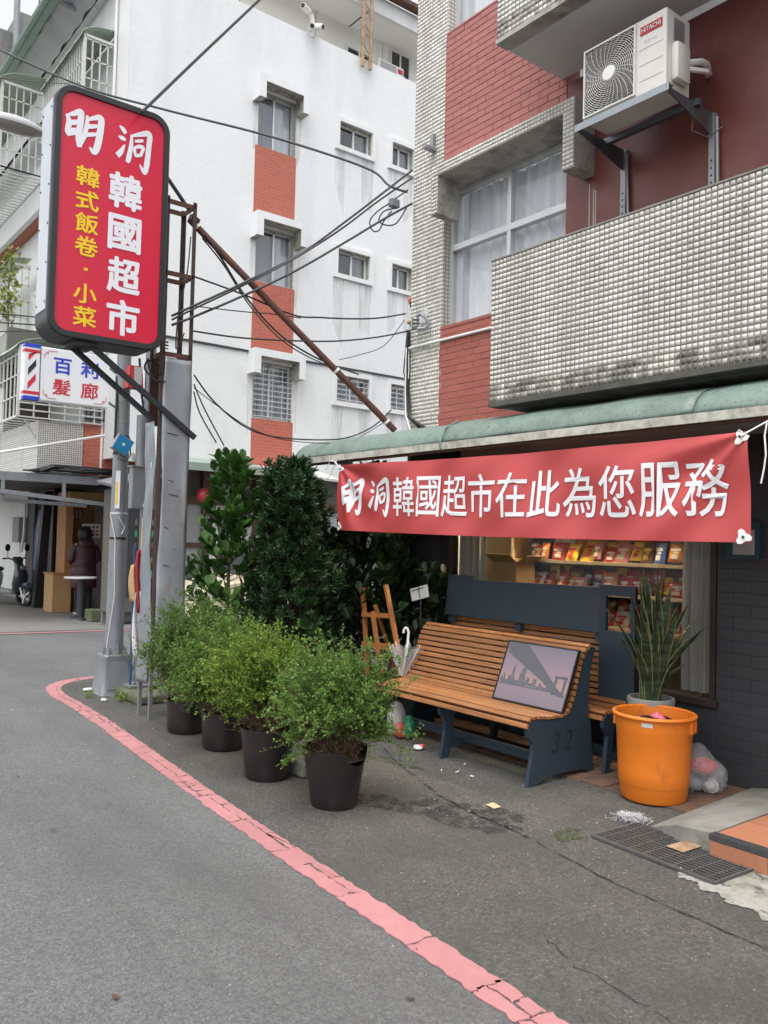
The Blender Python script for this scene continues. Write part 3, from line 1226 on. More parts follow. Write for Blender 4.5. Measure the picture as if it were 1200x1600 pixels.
for r_ in range(6):
    z = .004 + r_ * .079
    y = 5.655
    while y > 3.28:
        inst(b0, (XS - 5.15 + rr.uniform(-.0012, .0012), y - .232 - 6.25, z), sb)
        y -= .237
for r_ in range(12):
    for c in range(3):
        loc = (XS - 5.15, 5.80 + c * .147 - 6.25, .004 + r_ * .20)
        if fd:
            d0_.location = loc
            fd = False
        else:
            inst(d0_, loc, sb)
# shop window
sw = bpy.data.objects.new('shop_window', None)
COL.objects.link(sw)
sw.parent = sb
bb = MB()
bb.box(XS - .01, XS + .10, 5.66, 5.79, 0, 2.4)
bb.box(XS + .0, XS + .10, 3.045, 3.085, .52, 2.3)
bb.box(XS - .025, XS + .10, 3.02, 5.66, .50, .545)
bb.box(XS + .0, XS + .10, 3.085, 5.66, 2.22, 2.3)
bb.build('frame', 'dark_frame', sw)
bb = MB()
bb.box(XS + .04, XS + .046, 3.085, 5.66, .545, 2.22)
bb.build('pane', 'glass_shop', sw)


def shop_curtain(y0, y1, seed):
    rr_ = random.Random(seed)
    p_ = rr_.uniform(0, 6)

    def cf(u, v):
        return (XS + .12 + .018 * math.sin(u * 26 + p_) + .010 * math.sin(u * 57 + v * 2) - .02 * v, y0 + (y1 - y0) * u + .012 * math.sin(v * 4 + seed), .56 + 1.66 * v)
    q_ = MB()
    q_.grid(cf, 60, 10)
    return q_.build('curtain', 'shop_curtain', sw, smooth=True)


shop_curtain(3.09, 3.37, 1)
shop_curtain(5.32, 5.65, 2)
# room behind the window
bb = MB()
bb.box(6.35, 6.40, 2.6, 6.05, 0, 2.45)
bb.box(5.42, 6.35, 2.56, 2.60, 0, 2.45)
bb.box(5.42, 6.35, 6.0, 6.05, 0, 2.45)
bb.box(5.42, 6.35, 2.6, 6.0, 2.40, 2.45)
bb.box(5.42, 6.35, 2.6, 6.0, 0.0, .02)
bb.build('room', 'shop_inside', sb)

# awning
aw = thing('green_awning', 'weathered green sheet metal awning with a dirty white lip above the banner', 'awning', (4.3, 6.8, 2.25))
AP = [(4.30, 2.315), (4.315, 2.36), (4.35, 2.41), (4.41, 2.455), (4.50, 2.49), (4.65, 2.52), (4.85, 2.545), (5.14, 2.56)]


def aw_pt(u, v):
    i = min(int(v * 7), 6)
    f_ = v * 7 - i
    x = AP[i][0] * (1 - f_) + AP[i + 1][0] * f_
    z = AP[i][1] * (1 - f_) + AP[i + 1][1] * f_
    y = 6.92 + (YB - 6.92) * u
    if u == 0:
        pass
    return (x, y, z + .006 * math.sin(y * 9) * v * (1 - v))


for k_ in range(4):                       # overlapping sheets
    ya, yb = 6.92 - k_ * 2.11, 6.92 - (k_ + 1) * 2.11 - .03
    q = MB()
    q.grid(lambda u, v: (aw_pt(0, v)[0] - (.004 if k_ % 2 else 0) * 1, ya + (yb - ya) * u, aw_pt(0, v)[2] + (.005 if k_ % 2 else 0) + .004 * math.sin((ya + (yb - ya) * u) * 8 + v * 3)), 26, 14)
    q.build('sheet', 'green_awning', aw, smooth=True, solid=.004)
# rounded end on the left
q = MB()


def endcap(u, v):
    x, _, z = aw_pt(0, v)
    a = u * PI / 2
    return (x + (5.14 - x) * (1 - math.cos(a)) * .55, 6.915 + .22 * math.sin(a), 2.315 + (z - 2.315) * math.cos(a * .98))


q.grid(endcap, 8, 14)
q.build('end_cap', 'green_awning', aw, smooth=True, solid=.004)
q = MB()
q.box(4.292, 4.318, YB, 6.94, 2.262, 2.316)
q.build('lip', 'awning_lip', aw)
q = MB()
for y in np.arange(-1.2, 6.8, .9):
    q.bar((4.32, y, 2.275), (5.18, y, 2.44), .03, .03)
q.box(4.325, 4.355, YB, 6.7, 2.245, 2.275)
q.box(4.75, 4.78, YB, 6.7, 2.32, 2.35)
q.build('rafters', 'rust', aw)
q = MB()
for yy in (4.80,):
    q.tube([(4.29, yy, 2.27), (4.288, yy + .01, 2.33), (4.34, yy + .02, 2.425), (4.48, yy + .03, 2.50)], .012, 6)
q.build('seam_strip', 'green_awning', aw)

# banner
BN = thing('red_banner', 'red cloth shop banner with white lettering hung under the awning', 'banner', (4.3, 4.3, 1.6))
BY0, BY1 = 6.12, 2.305


def ban(u, v):
    """u metres from the left end, v metres from the bottom edge -> point on the hanging cloth."""
    L_ = BY0 - BY1
    f_ = u / L_
    top = 2.214 - .036 * f_ - .022 * math.sin(PI * f_)
    bot = 1.636 - .048 * f_ - .014 * math.sin(PI * f_)
    z = bot + (top - bot) * (v / .6)
    g = v / .6
    wob = .018 * math.sin(f_ * 7 + 1.2 * g) * g + .012 * math.sin(f_ * 23 + g * 4) + .005 * math.sin(f_ * 47 - g * 9) + .020 * math.sin(f_ * 3.1)
    # creases that fan out from the tied corners
    for cu, s2 in ((0, 1), (L_, -1)):
        du = abs(u - cu)
        dv = .6 - v
        rr_ = math.hypot(du, dv) + .05
        an = math.atan2(dv, du)
        wob += .024 * math.sin(an * 11 + s2) * math.exp(-rr_ * 1.25) * min(1, rr_ * 2.2) + .004 * math.sin(an * 21 + 2 * s2) * math.exp(-rr_ * 1.8) * min(1, rr_ * 1.6)
    wob += .05 * math.exp(-du * 2.2) * 0
    return Vector((4.262 - wob, BY0 - u, z))


q = MB()
q.grid(lambda u, v: ban(u * (BY0 - BY1), v * .6), 300, 48)
mat('banner_red', (.46, .062, .062), .42, .04, 4, .05, 30)
mat('print_white', (.76, .76, .78), .75, .02, 10)
q.build('cloth', 'banner_red', BN, smooth=True)
WID = BY0 - BY1


def banf(u, v, l=0.0):
    p = ban(u, v)
    e = 1e-3
    nrm = (ban(u + e, v) - p).cross(ban(u, v + e) - p).normalized()
    if nrm.x > 0:
        nrm = -nrm
    return p + nrm * (.0045 + l)


put_glyph(GM, banf, .235, .305, .30, .335, 'character', 'print_white', BN)
put_glyph(GD, banf, .615, .300, .30, .345, 'character', 'print_white', BN)
chs = '韓國超市在此為您服務'
for i, ch in enumerate(chs):
    put_glyph(ch, banf, .945 + i * .291, .305, .268, .325, 'character', 'print_white', BN, bold=.008)
for (u, v) in ((.035, .565), (.03, .035), (WID - .035, .57), (WID - .035, .03)):
    V = []
    for t in range(14):
        a = 2 * PI * t / 14
        rr_ = .036 + .012 * math.cos(3 * a + .5)
        V.append(banf(u + rr_ * math.cos(a), v + rr_ * math.sin(a)) + Vector((-.002, 0, 0)))
    q = MB()
    q.add(V, [tuple(range(14))])
    pt = q.build('corner_patch', 'white_plastic', BN)
    c = banf(u, v) + Vector((-.005, 0, 0))
    q = MB()
    q.tube([c, c + Vector((-.003, 0, 0))], .008, 10)
    q.build('eyelet', 'dark_metal', pt)
cr_ = ban(WID - .03, .575) + Vector((-.012, 0, 0))
cl_ = ban(.03, .57) + Vector((-.012, 0, 0))
q = MB()
q.tube([cr_, (4.27, 2.22, 2.225), (4.28, 2.10, 2.268)], .005, 6)
q.tube([(4.27, 2.22, 2.225), (4.265, 2.23, 2.15), (4.26, 2.22, 2.05), (4.262, 2.23, 1.98), (4.26, 2.245, 1.90)], .005, 6)
q.build('tie_string', 'white_plastic', BN)
q = MB()
q.tube([cl_, (4.27, 6.20, 2.25), (4.28, 6.29, 2.265), (4.27, 6.34, 2.18), (4.26, 6.33, 2.08), (4.265, 6.27, 2.12), (4.28, 6.19, 2.26)], .005, 6)
q.build('tie_string', 'white_plastic', BN)

# ------------------------------------------------------------------ shop interior: shelf and goods
sh = thing('display_shelf', 'pale wooden display shelf stacked with snacks behind the shop window', 'shelf', (5.65, 4.4, 0))
mat('pale_wood', (.52, .40, .25), .6, .1, 6)
for z in (.90, 1.17, 1.42, 1.72):
    q = MB()
    q.box(5.62, 6.02, 3.42, 5.30, z - .025, z)
    q.build('shelf_board', 'pale_wood', sh)
q = MB()
q.box(6.02, 6.05, 3.42, 5.30, .1, 2.1)
q.build('back_panel', 'shop_inside', sh)
for y in (3.40, 5.30):
    q = MB()
    q.box(5.64, 6.05, y, y + .02, .1, 2.1)
    q.build('side_panel', 'pale_wood', sh)
lt = thing('ceiling_light', 'warm fluorescent tube lighting the snack shelf inside the shop', 'lamp', (5.55, 4.4, 2.3))
mat('lamp_glow', (1, 1, 1), .5, 0, emit=(1.0, .80, .52), estr=95)
q = MB()
q.tube([(5.50, 3.6, 2.30), (5.50, 5.3, 2.30)], .018, 10)
q.build('tube', 'lamp_glow', lt)
q = MB()
q.box(5.46, 5.54, 3.55, 5.35, 2.325, 2.37)
q.build('housing', 'white_plastic', lt)
PCK = {'red': (.50, .035, .03), 'yellow': (.72, .46, .03), 'white': (.70, .66, .56), 'orange': (.60, .20, .03), 'blue': (.05, .12, .36), 'brown': (.16, .07, .03), 'dark': (.03, .025, .03), 'pink': (.60, .22, .22), 'green': (.12, .26, .08)}
for k_, c in PCK.items():
    mat('packet_' + k_, c, .3, .25, 9, .25, 20, coat=.4)
    MATS['packet_' + k_].name = 'packet_' + k_
SHELVES = [(.90, 'bottom', ['white', 'red', 'red', 'yellow', 'orange', 'white', 'red', 'brown', 'yellow', 'red', 'blue', 'orange', 'white', 'pink']),
           (1.17, 'middle', ['yellow', 'red', 'brown', 'pink', 'red', 'red', 'yellow', 'blue', 'red', 'dark', 'brown', 'yellow', 'yellow', 'dark', 'dark']),
           (1.42, 'upper', ['green', 'pink', 'white', 'brown', 'red', 'brown', 'orange', 'yellow', 'orange', 'brown', 'orange', 'white', 'white', 'dark', 'dark'])]
rr = random.Random(17)


ORD = 'first second third fourth fifth sixth seventh eighth ninth tenth eleventh twelfth thirteenth fourteenth fifteenth'.split()


def packet(col, y, z, w, h, shelf, x=5.68, tilt=0.0):
    p_ = thing('snack_packet', '%s snack packet, %s in shop window' % (col, shelf), 'snack', (x, y, z), rr.uniform(-.3, .3), group='snack packets on the shop shelves')
    LOCAL[0] = True
    q_ = MB()
    d = w * .22

    def pf(u, v):
        e = (1 - (2 * u - 1) ** 4) * (1 - (2 * v - 1) ** 6)
        return (tilt * v * h - d * e * .6, (u - .5) * w * (1 - .05 * math.sin(v * PI)), v * h)

    def pb(u, v):
        e = (1 - (2 * u - 1) ** 4) * (1 - (2 * v - 1) ** 6)
        return (tilt * v * h + d * e * .6, (.5 - u) * w * (1 - .05 * math.sin(v * PI)), v * h)
    q_.grid(pf, 6, 6)
    q_.grid(pb, 6, 6)
    q_.build('pouch', 'packet_' + col, p_, smooth=True)
    lc = {'red': 'packet_white', 'yellow': 'packet_red', 'white': 'packet_red', 'orange': 'packet_white', 'blue': 'packet_white', 'brown': 'packet_yellow', 'dark': 'packet_white', 'pink': 'packet_white', 'green': 'packet_yellow'}[col]
    q_ = MB()
    for (u0, u1, v0, v1) in ((.18, .82, .60, .74), (.25, .6, .46, .54), (.3, .75, .18, .40)):
        pts = [pf(u0, v0), pf(u1, v0), pf(u1, v1), pf((u0 + u1) / 2, v1 + .03), pf(u0, v1)]
        q_.add([(a - .004, b_, c_) for a, b_, c_ in pts], [(0, 1, 2, 3, 4)])
    q_.build('label_print', lc, p_)
    LOCAL[0] = False
    return p_


ALLC = ['red', 'yellow', 'red', 'orange', 'white', 'yellow', 'brown', 'red', 'orange', 'blue', 'pink']
for z, nm, cols in SHELVES:
    y = 3.46
    for i_, c in enumerate(cols):
        w = rr.uniform(.105, .135)
        packet(c, y + w / 2, z + .002, w, rr.uniform(.15, .21), '%s from right, back row, %s shelf' % (ORD[i_], nm), 5.80 + rr.uniform(-.02, .02), rr.uniform(0, .18))
        y += w - .004
    y = 3.46
    for i_ in range(13):
        w = rr.uniform(.10, .15)
        h = rr.uniform(.09, .15) if nm != 'upper' else rr.uniform(.11, .18)
        packet(rr.choice(ALLC), y + w / 2, z + .002 + rr.choice([0, 0, .02]), w, h, '%s from right, front row, %s shelf' % (ORD[i_], nm), 5.67 + rr.uniform(-.03, .03), rr.uniform(.1, .7))
        y += w - rr.uniform(-.03, .03)
cb = thing('cardboard_box', 'open brown cardboard box behind the shop window at the left', 'box', (5.5, 5.15, 1.17))
mat('cardboard', (.33, .20, .10), .8, .08, 8)
LOCAL[0] = True
q = MB()
q.box(-.12, .12, -.14, .14, .0, .22)
q.build('carton', 'cardboard', cb)
q = MB()
q.add([(-.12, -.14, .221), (-.12, .14, .221), (-.22, .15, .29), (-.22, -.15, .29)], [(0, 1, 2, 3)])
q.add([(-.12, -.14, .221), (.12, -.14, .221), (.12, -.26, .28), (-.12, -.26, .28)], [(0, 1, 2, 3)])
q.build('flap', 'cardboard', cb, solid=.004)
LOCAL[0] = False
sn = MB()
sn.box(5.40, 5.62, 4.98, 5.32, 1.10, 1.165)
tag(sn.build('window_ledge', 'pale_wood'), 'narrow wooden ledge carrying the cardboard box inside the window', 'ledge')

# card reader box on the dark wall
cr = thing('intercom_box', 'small grey and teal box on the dark wall behind the banner corner', 'intercom', (5.19, 2.83, 1.55))
mat('teal', (.012, .045, .058), .5, .05)
q = MB()
q.box(5.165, 5.199, 2.73, 2.96, 1.49, 1.72)
q.build('backplate', 'teal', cr)
q = MB()
q.bbox(5.145, 5.166, 2.755, 2.90, 1.515, 1.68, .006)
q.build('cover', 'steel', cr)

# ------------------------------------------------------------------ air conditioner
ac = thing('air_conditioner', 'white outdoor air conditioner unit with round fan grille above the balcony', 'air conditioner', (4.74, 3.4, 4.5))
AX, AY0, AY1, AZ0, AZ1 = 4.60, 3.075, 3.735, 4.505, 5.02
mat('ac_white', (.66, .65, .60), .42, .03, 4, dirt=(.40, .38, .33), damt=.4, dscale=3)
q = MB()
q.bbox(AX, AX + .27, AY0, AY1, AZ0, AZ1, .012)
body = q.build('casing', 'ac_white', ac)
q = MB()
q.box(AX - .004, AX + .002, AY0 + .235, AY1 - .02, AZ0 + .03, AZ1 - .03)
q.build('fan_recess', 'black_plastic', ac)
fc = (AY1 - .0225 - .2025, (AZ0 + AZ1) / 2)
hy, hz = .2, .226
gl = MB()


def ingrid(y, z):
    return abs(y - fc[0]) < hy and abs(z - fc[1]) < hz


for rr_ in np.arange(.045, .30, .0135):
    run = []
    for t in range(97):
        a = 2 * PI * t / 96
        y, z = fc[0] + rr_ * math.cos(a), fc[1] + rr_ * math.sin(a)
        if ingrid(y, z):
            run.append((AX - .014, y, z))
        else:
            if len(run) > 2:
                gl.tube(run, .0022, 4, cap=False)
            run = []
    if len(run) > 2:
        gl.tube(run, .0022, 4, cap=False)
for k_ in range(30):
    run = []
    a0 = 2 * PI * k_ / 30
    for rr_ in np.linspace(.045, .30, 14):
        a = a0 + (rr_ - .045) * 2.4
        y, z = fc[0] + rr_ * math.cos(a), fc[1] + rr_ * math.sin(a)
        if ingrid(y, z):
            run.append((AX - .012, y, z))
    if len(run) > 1:
        gl.tube(run, .0022, 4, cap=False)
gl.build('fan_grille', 'ac_white', ac)
q = MB()
q.lathe([(0, 0), (.048, 0), (.052, .006), (.046, .012), (0, .014)], 0, 0, 32)
q.xf(Matrix.Translation((AX - .010, fc[0], fc[1])) @ Matrix.Rotation(R(-90), 4, 'Y'))
q.build('fan_hub', 'white_plastic', ac, smooth=True)
q = MB()
for a in range(3):
    an = a * 2.094
    V = []
    for t in range(7):
        f_ = t / 6
        r_ = .05 + .13 * f_
        V += [(AX + .0025 - .006, fc[0] + r_ * math.cos(an - .3), fc[1] + r_ * math.sin(an - .3)), (AX + .0025 - .008, fc[0] + r_ * math.cos(an + .5), fc[1] + r_ * math.sin(an + .5))]
    q.add(V, [(2 * i, 2 * i + 1, 2 * i + 3, 2 * i + 2) for i in range(6)])
q.build('fan_blade', 'dark_metal', ac)
q = MB()
e_ = .012
y0, y1, z0, z1 = fc[0] - hy - e_, fc[0] + hy + e_, fc[1] - hz - e_, fc[1] + hz + e_
for (a, c, d, e2) in ((y0, y1, z0, z0 + e_), (y0, y1, z1 - e_, z1), (y0, y0 + e_, z0 + e_, z1 - e_), (y1 - e_, y1, z0 + e_, z1 - e_)):
    q.box(AX - .018, AX + .001, a, c, d, e2)
q.build('grille_bezel', 'ac_white', ac)
q = MB()
for zz in (4.60, 4.705, 4.81):
    q.box(AX - .0016, AX + .001, AY0 + .025, AY0 + .20, zz, zz + .003)
q.build('panel_groove', 'steel', ac)
mat('logo_red', (.42, .012, .02), .4, .02)
q = MB()
q.box(AX - .003, AX + .001, AY0 + .03, AY0 + .195, 4.905, 4.965)
lg = q.build('logo_plate', 'logo_red', ac)
V, F, gw, gh = glyph('HITACHI', .012)
q = MB()
q.add([(AX - .005 - p[2] * .0003, AY0 + .1125 - p[0] * .142 / gw, 4.935 + p[1] * .03 / gh) for p in V], F)
q.build('lettering', 'print_white', lg)
mat('faint_print', (.50, .50, .49), .5, 0)
for i_, ch in enumerate('日立冷氣'):
    put_glyph(ch, lambda u, v, l=0: (AX - .003, u, v), AY0 + .15 - i_ * .024, 4.855, -.02, .022, 'faint_mark', 'faint_print', lg)
# side cover with pipes
q = MB()
q.bbox(AX + .05, AX + .20, AY0 - .055, AY0 + .004, 4.55, 4.80, .02)
q.build('valve_cover', 'ac_white', ac, smooth=True)
q = MB()
q.box(AX + .08, AX + .20, AY0 - .002, AY0 + .003, 4.83, 4.98)
q.build('side_recess', 'steel', ac)
q = MB()
q.tube([(AX + .18, AY0 - .03, 4.70), (AX + .30, AY0 - .06, 4.74), (AX + .42, AY0 - .03, 4.78), (AX + .52, AY0 + .02, 4.80)], .022, 8)
q.tube([(AX + .18, AY0 - .03, 4.66), (AX + .32, AY0 - .09, 4.67), (AX + .44, AY0 - .04, 4.72), (AX + .53, AY0 + .03, 4.77)], .017, 8)
q.build('refrigerant_pipe', 'white_plastic', ac, smooth=True)
# bracket
bk = bpy.data.objects.new('bracket', None)
COL.objects.link(bk)
bk.parent = ac
mat('bracket_steel', (.12, .135, .15), .4, .1, 9, metal=.6)
q = MB()
q.box(AX - .025, AX + .025, AY0 - .04, AY1 + .05, 4.485, 4.497)
q.box(AX - .028, AX - .024, AY0 - .04, AY1 + .05, 4.45, 4.499)
q.build('front_rail', 'galvanised', bk)
q = MB()
q.box(AX + .28, AX + .32, AY0 - .06, AY1 + .06, 4.455, 4.497)
q.build('rear_rail', 'bracket_steel', bk)
for y in (AY0 - .02, AY1 + .03):
    q = MB()
    q.prism([(AX - .03, 4.483), (5.12, 4.483), (5.12, 4.33), (5.07, 4.335), (AX + .0, 4.45)], 'y', y - .004, y + .004)
    g_ = q.build('gusset', 'bracket_steel', bk)
    q = MB()
    q.prism([(AX + .36, 4.425), (AX + .43, 4.41), (AX + .44, 4.39), (AX + .37, 4.405)], 'y', y - .006, y + .006)
    q.build('slot', 'maroon_paint', g_)
    q = MB()
    q.box(5.105, 5.146, y - .022, y + .022, 3.66, 4.483)
    w_ = q.build('wall_rail', 'steel', bk)
    q = MB()
    for zz in np.arange(3.70, 4.2, .05):
        q.box(5.1035, 5.106, y - .006, y + .006, zz, zz + .015)
    q.build('slot', 'black_plastic', w_)
q = MB()
q.tube([(5.12, AY0 - .05, 4.45), (5.118, AY0 - .06, 4.0), (5.12, AY0 - .05, 3.66)], .012, 8)
q.tube([(5.12, AY1 + .01, 4.45), (5.118, AY1 - .01, 4.0), (5.12, AY1 - .01, 3.66)], .010, 8)
q.tube([(4.95, AY0 + .02, 4.48), (4.98, AY0 + .05, 4.35), (5.08, AY0 + .0, 4.32), (5.12, AY0 - .09, 4.37)], .004, 6)
q.build('drain_hose', 'steel', ac)
# paint runs on the maroon wall
q = MB()
for (y, a, c) in ((4.10, 3.75, 4.35), (4.06, 3.70, 4.30), (4.04, 4.0, 4.28)):
    q.box(5.1455, 5.1485, y, y + .006, a, c)
q.build('paint_run', 'soffit', sb)

# ------------------------------------------------------------------ fittings on the column
wl = thing('beacon_lamp', 'orange warning lamp on the alley edge of the mosaic column', 'lamp', (5.2, 6.32, 3.8))
mat('amber', (.55, .12, .03), .35, .05, coat=.3)
mat('yellow_plastic', (.62, .45, .12), .4, .1)
q = MB()
q.lathe([(.02, 3.78), (.025, 3.83), (.04, 3.87), (.045, 3.90)], 5.24, 6.31, 12)
q.build('base', 'dark_metal', wl)
q = MB()
q.lathe([(.055, 3.90), (.062, 3.93), (.05, 3.96), (0, 3.97)], 5.24, 6.31, 12)
q.build('cap', 'amber', wl)
wl = thing('flood_lamp', 'yellowed lamp below the orange lamp on the column edge', 'lamp', (5.2, 6.34, 3.65))
q = MB()
q.lathe([(.02, 3.61), (.03, 3.65), (.04, 3.70)], 5.24, 6.31, 12)
q.build('base', 'dark_metal', wl)
q = MB()
q.lathe([(.065, 3.70), (.065, 3.72), (.03, 3.75), (0, 3.755)], 5.24, 6.31, 12)
q.build('cap', 'yellow_plastic', wl)
iv = thing('cable_insulator', 'silver ringed cable insulator bolted to the mosaic column', 'insulator', (5.1, 6.0, 3.6))
q = MB()
q.lathe([(.0, -.05), (.035, -.05), (.04, -.035), (.028, -.02), (.042, 0), (.028, .018), (.04, .035), (.03, .05), (0, .052)], 0, 0, 16)
q.xf(Matrix.Translation((5.06, 6.06, 3.62)))
q.build('spool', 'steel', iv, smooth=True)
q = MB()
q.tube([(5.06, 6.06, 3.68), (5.07, 6.0, 3.70), (5.09, 5.95, 3.66), (5.12, 5.94, 3.60), (5.09, 5.96, 3.56), (5.06, 6.03, 3.56)], .018, 8)
q.build('bracket', 'galvanised', iv, smooth=True)
q = MB()
q.add([(5.146, 6.10, 3.64), (5.146, 6.00, 3.63), (5.146, 5.97, 3.74), (5.146, 6.03, 3.80), (5.146, 6.06, 3.72), (5.146, 6.14, 3.75)], [(0, 1, 2, 3, 4, 5)])
q.build('filler_patch', 'soffit', iv)
q = MB()
q.tube([(5.128, 6.23, 3.42), (5.128, 5.4, 3.415), (5.128, 4.36, 3.41)], .013, 10)
cd_ = tag(q.build('conduit_pipe', 'white_plastic', None, smooth=True), 'thin white conduit running across the red bricks under the window', 'pipe')
hk = thing('wall_hook', 'small rusty hook bracket high on the mosaic column', 'hook', (5.13, 5.95, 5.3))
q = MB()
q.box(5.11, 5.149, 5.93, 5.97, 5.28, 5.42)
q.build('plate', 'steel', hk)
q = MB()
q.box(5.02, 5.15, 5.92, 5.98, 5.26, 5.285)
q.build('arm', 'steel', hk)
q = MB()
for i in range(11):
    o_ = random.Random(i)
    y = 6.245 + o_.uniform(-.012, .03)
    x = 5.13 + o_.uniform(-.025, .01)
    q.tube([(x, y, 3.60), (x + o_.uniform(-.02, .02), y + o_.uniform(-.02, .03), 3.2), (x, y + o_.uniform(-.03, .03), 2.95), (x - .02, y - .05 - o_.uniform(0, .06), 2.74), (x - .02, y - .22 - o_.uniform(0, .08), 2.62), (x - .01, y - .5, 2.585)], .007, 5)
tag(q.build('cable_bundle', 'cable_black'), 'thick black bundle of cables running down the corner column', 'cable')
q = MB()
q.tube([(5.10, 6.24, 3.42), (5.10, 6.24, 3.0), (5.08, 6.20, 2.76), (5.06, 6.1, 2.60)], .008, 6)
tag(q.build('cable', 'white_plastic'), 'single white cable in front of the black bundle on the column', 'cable')

# ------------------------------------------------------------------ benches
mat('slat_wood', (.34, .148, .054), .5, .14, 5, .12, 60, rnd=.22, coat=.08, dirt=(.16, .065, .025), damt=.8, dscale=3, dlo=.40, dhi=.68, dstretch=(14, .7, 14))
mat('bench_blue', (.025, .042, .060), .5, .08, 6, .05, 40)
SEATC = [(4.050, .370), (4.058, .405), (4.085, .428), (4.13, .432), (4.25, .418), (4.38, .415), (4.435, .428), (4.475, .465), (4.505, .525), (4.53, .60), (4.555, .68), (4.585, .765), (4.625, .835), (4.675, .872)]


def resample(P, step):
    P = np.array(P)
    d = np.concatenate([[0], np.cumsum(np.linalg.norm(np.diff(P, axis=0), axis=1))])
    n = int(d[-1] / step)
    s2 = np.linspace(step / 2, d[-1] - step / 2, n)
    x, z = np.interp(s2, d, P[:, 0]), np.interp(s2, d, P[:, 1])
    e = .004
    tx = np.interp(s2 + e, d, P[:, 0]) - np.interp(s2 - e, d, P[:, 0])
    tz = np.interp(s2 + e, d, P[:, 1]) - np.interp(s2 - e, d, P[:, 1])
    ln = np.hypot(tx, tz)
    return list(zip(x, z, tx / ln, tz / ln)), d[-1] / n


def slats(root, curve, y0, y1, wid=.033, th=.018, step=.0425):
    pts, stp = resample(curve, step)
    for (x, z, tx, tz) in pts:
        nx, nz = -tz, tx
        a = wid / 2
        V = []
        c = .003
        prof = [(-a, 0), (a, 0), (a, th - c), (a - c, th), (-a + c, th), (-a, th - c)]
        poly = [(x + tx * p[0] + nx * p[1], z + tz * p[0] + nz * p[1]) for p in prof]
        q_ = MB()
        q_.prism(poly, 'y', y0 + random.uniform(-.002, .002), y1 + random.uniform(-.003, .003))
        q_.build('slat', 'slat_wood', root)


bn = thing('slatted_bench', 'wooden slatted bench with blue grey side panel marked 32', 'bench', (4.35, 4.5, 0))
slats(bn, SEATC, 3.645, 5.33)
PANEL = [(4.062, 0), (4.105, .20), (4.108, .275), (4.085, .305), (4.060, .318), (4.052, .36), (4.062, .395), (4.09, .418), (4.14, .424), (4.25, .410), (4.38, .406), (4.445, .418), (4.488, .455), (4.52, .52), (4.545, .60), (4.57, .68), (4.60, .765), (4.635, .83), (4.68, .862),
         (4.72, .85), (4.69, .76), (4.665, .66), (4.655, .52), (4.66, .40), (4.685, .34), (4.70, .18), (4.72, .035), (4.735, .0), (4.66, 0), (4.655, .03), (4.60, .045), (4.45, .05), (4.25, .045), (4.12, .0)]


def side_panel(root, y, name='side_panel', poly=PANEL, t=.03):
    bm = bmesh.new()
    vs1 = [bm.verts.new((p[0] - root.location.x, y - t / 2 - root.location.y, p[1] - root.location.z)) for p in poly]
    f_ = bm.faces.new(vs1)
    r_ = bmesh.ops.extrude_face_region(bm, geom=[f_])
    for v in [g for g in r_['geom'] if isinstance(g, bmesh.types.BMVert)]:
        v.co.y += t
    bmesh.ops.triangulate(bm, faces=[f for f in bm.faces if len(f.verts) > 4])
    bmesh.ops.recalc_face_normals(bm, faces=bm.faces[:])
    me = bpy.data.meshes.new(name)
    bm.to_mesh(me)
    bm.free()
    me.materials.append(MATS['bench_blue'])
    o_ = bpy.data.objects.new(name, me)
    COL.objects.link(o_)
    o_.parent = root
    return o_


sp_ = side_panel(bn, 3.665)
side_panel(bn, 5.30)
LEG = [(4.075, 0), (4.112, .20), (4.112, .275), (4.085, .305), (4.062, .318), (4.056, .36), (4.066, .395), (4.14, .424), (4.25, .410), (4.38, .406), (4.445, .418), (4.52, .52), (4.60, .765), (4.68, .862), (4.70, .80), (4.60, .5), (4.58, .38), (4.30, .36), (4.20, .33), (4.185, .13), (4.45, .12), (4.60, .10), (4.62, 0), (4.55, 0), (4.54, .06), (4.18, .075), (4.13, 0)]
side_panel(bn, 4.50, 'middle_support', LEG)
q = MB()
q.box(4.30, 4.335, 3.68, 5.285, .10, .16)
q.build('stretcher', 'bench_blue', bn)
q = MB()
q.box(4.575, 4.60, 3.68, 5.285, .22, .30)
q.build('back_rail', 'bench_blue', bn)
mat('engraving', (.012, .016, .022), .7, 0)
for i, ch in enumerate('32'):
    put_glyph(ch, lambda u, v, l=0: (u, 3.6485, v), 4.325 + i * .125, .255 + .006 * i, .075, .13, 'carved_number', 'engraving', sp_, shear=.25, bold=-.012)
q = MB()
for yy in (4.05, 4.08, 4.46, 4.52, 5.27):
    for (x, z, tx, tz) in resample(SEATC, .0425)[0][10:]:
        q.tube([(x - tz * .0185, yy, z + tx * .0185), (x - tz * .0195, yy, z + tx * .0195)], .004, 6)
q.build('screw_heads', 'dark_metal', bn)

rb = thing('high_back_bench', 'darker slatted bench behind, with tall slate blue headboard against the window', 'bench', (4.95, 4.5, 0))
SEAT2 = [(4.70, .365), (4.708, .395), (4.74, .415), (4.85, .40), (4.93, .40), (4.96, .44), (4.985, .52), (5.00, .62), (5.015, .72), (5.035, .82), (5.065, .90), (5.09, .945)]
slats(rb, SEAT2, 3.56, 5.44)
P2 = [(4.715, 0), (4.75, .26), (4.72, .30), (4.70, .33), (4.70, .37), (4.735, .405), (4.85, .392), (4.94, .395), (4.97, .44), (5.0, .55), (5.02, .70), (5.05, .85), (5.10, .95), (5.14, .95), (5.12, .80), (5.10, .4), (5.12, 0), (5.06, 0), (5.04, .09), (4.83, .10), (4.835, .14), (5.03, .135), (5.02, .33), (4.82, .33), (4.79, .09), (4.76, 0)]
side_panel(rb, 3.57, 'end_frame', P2)
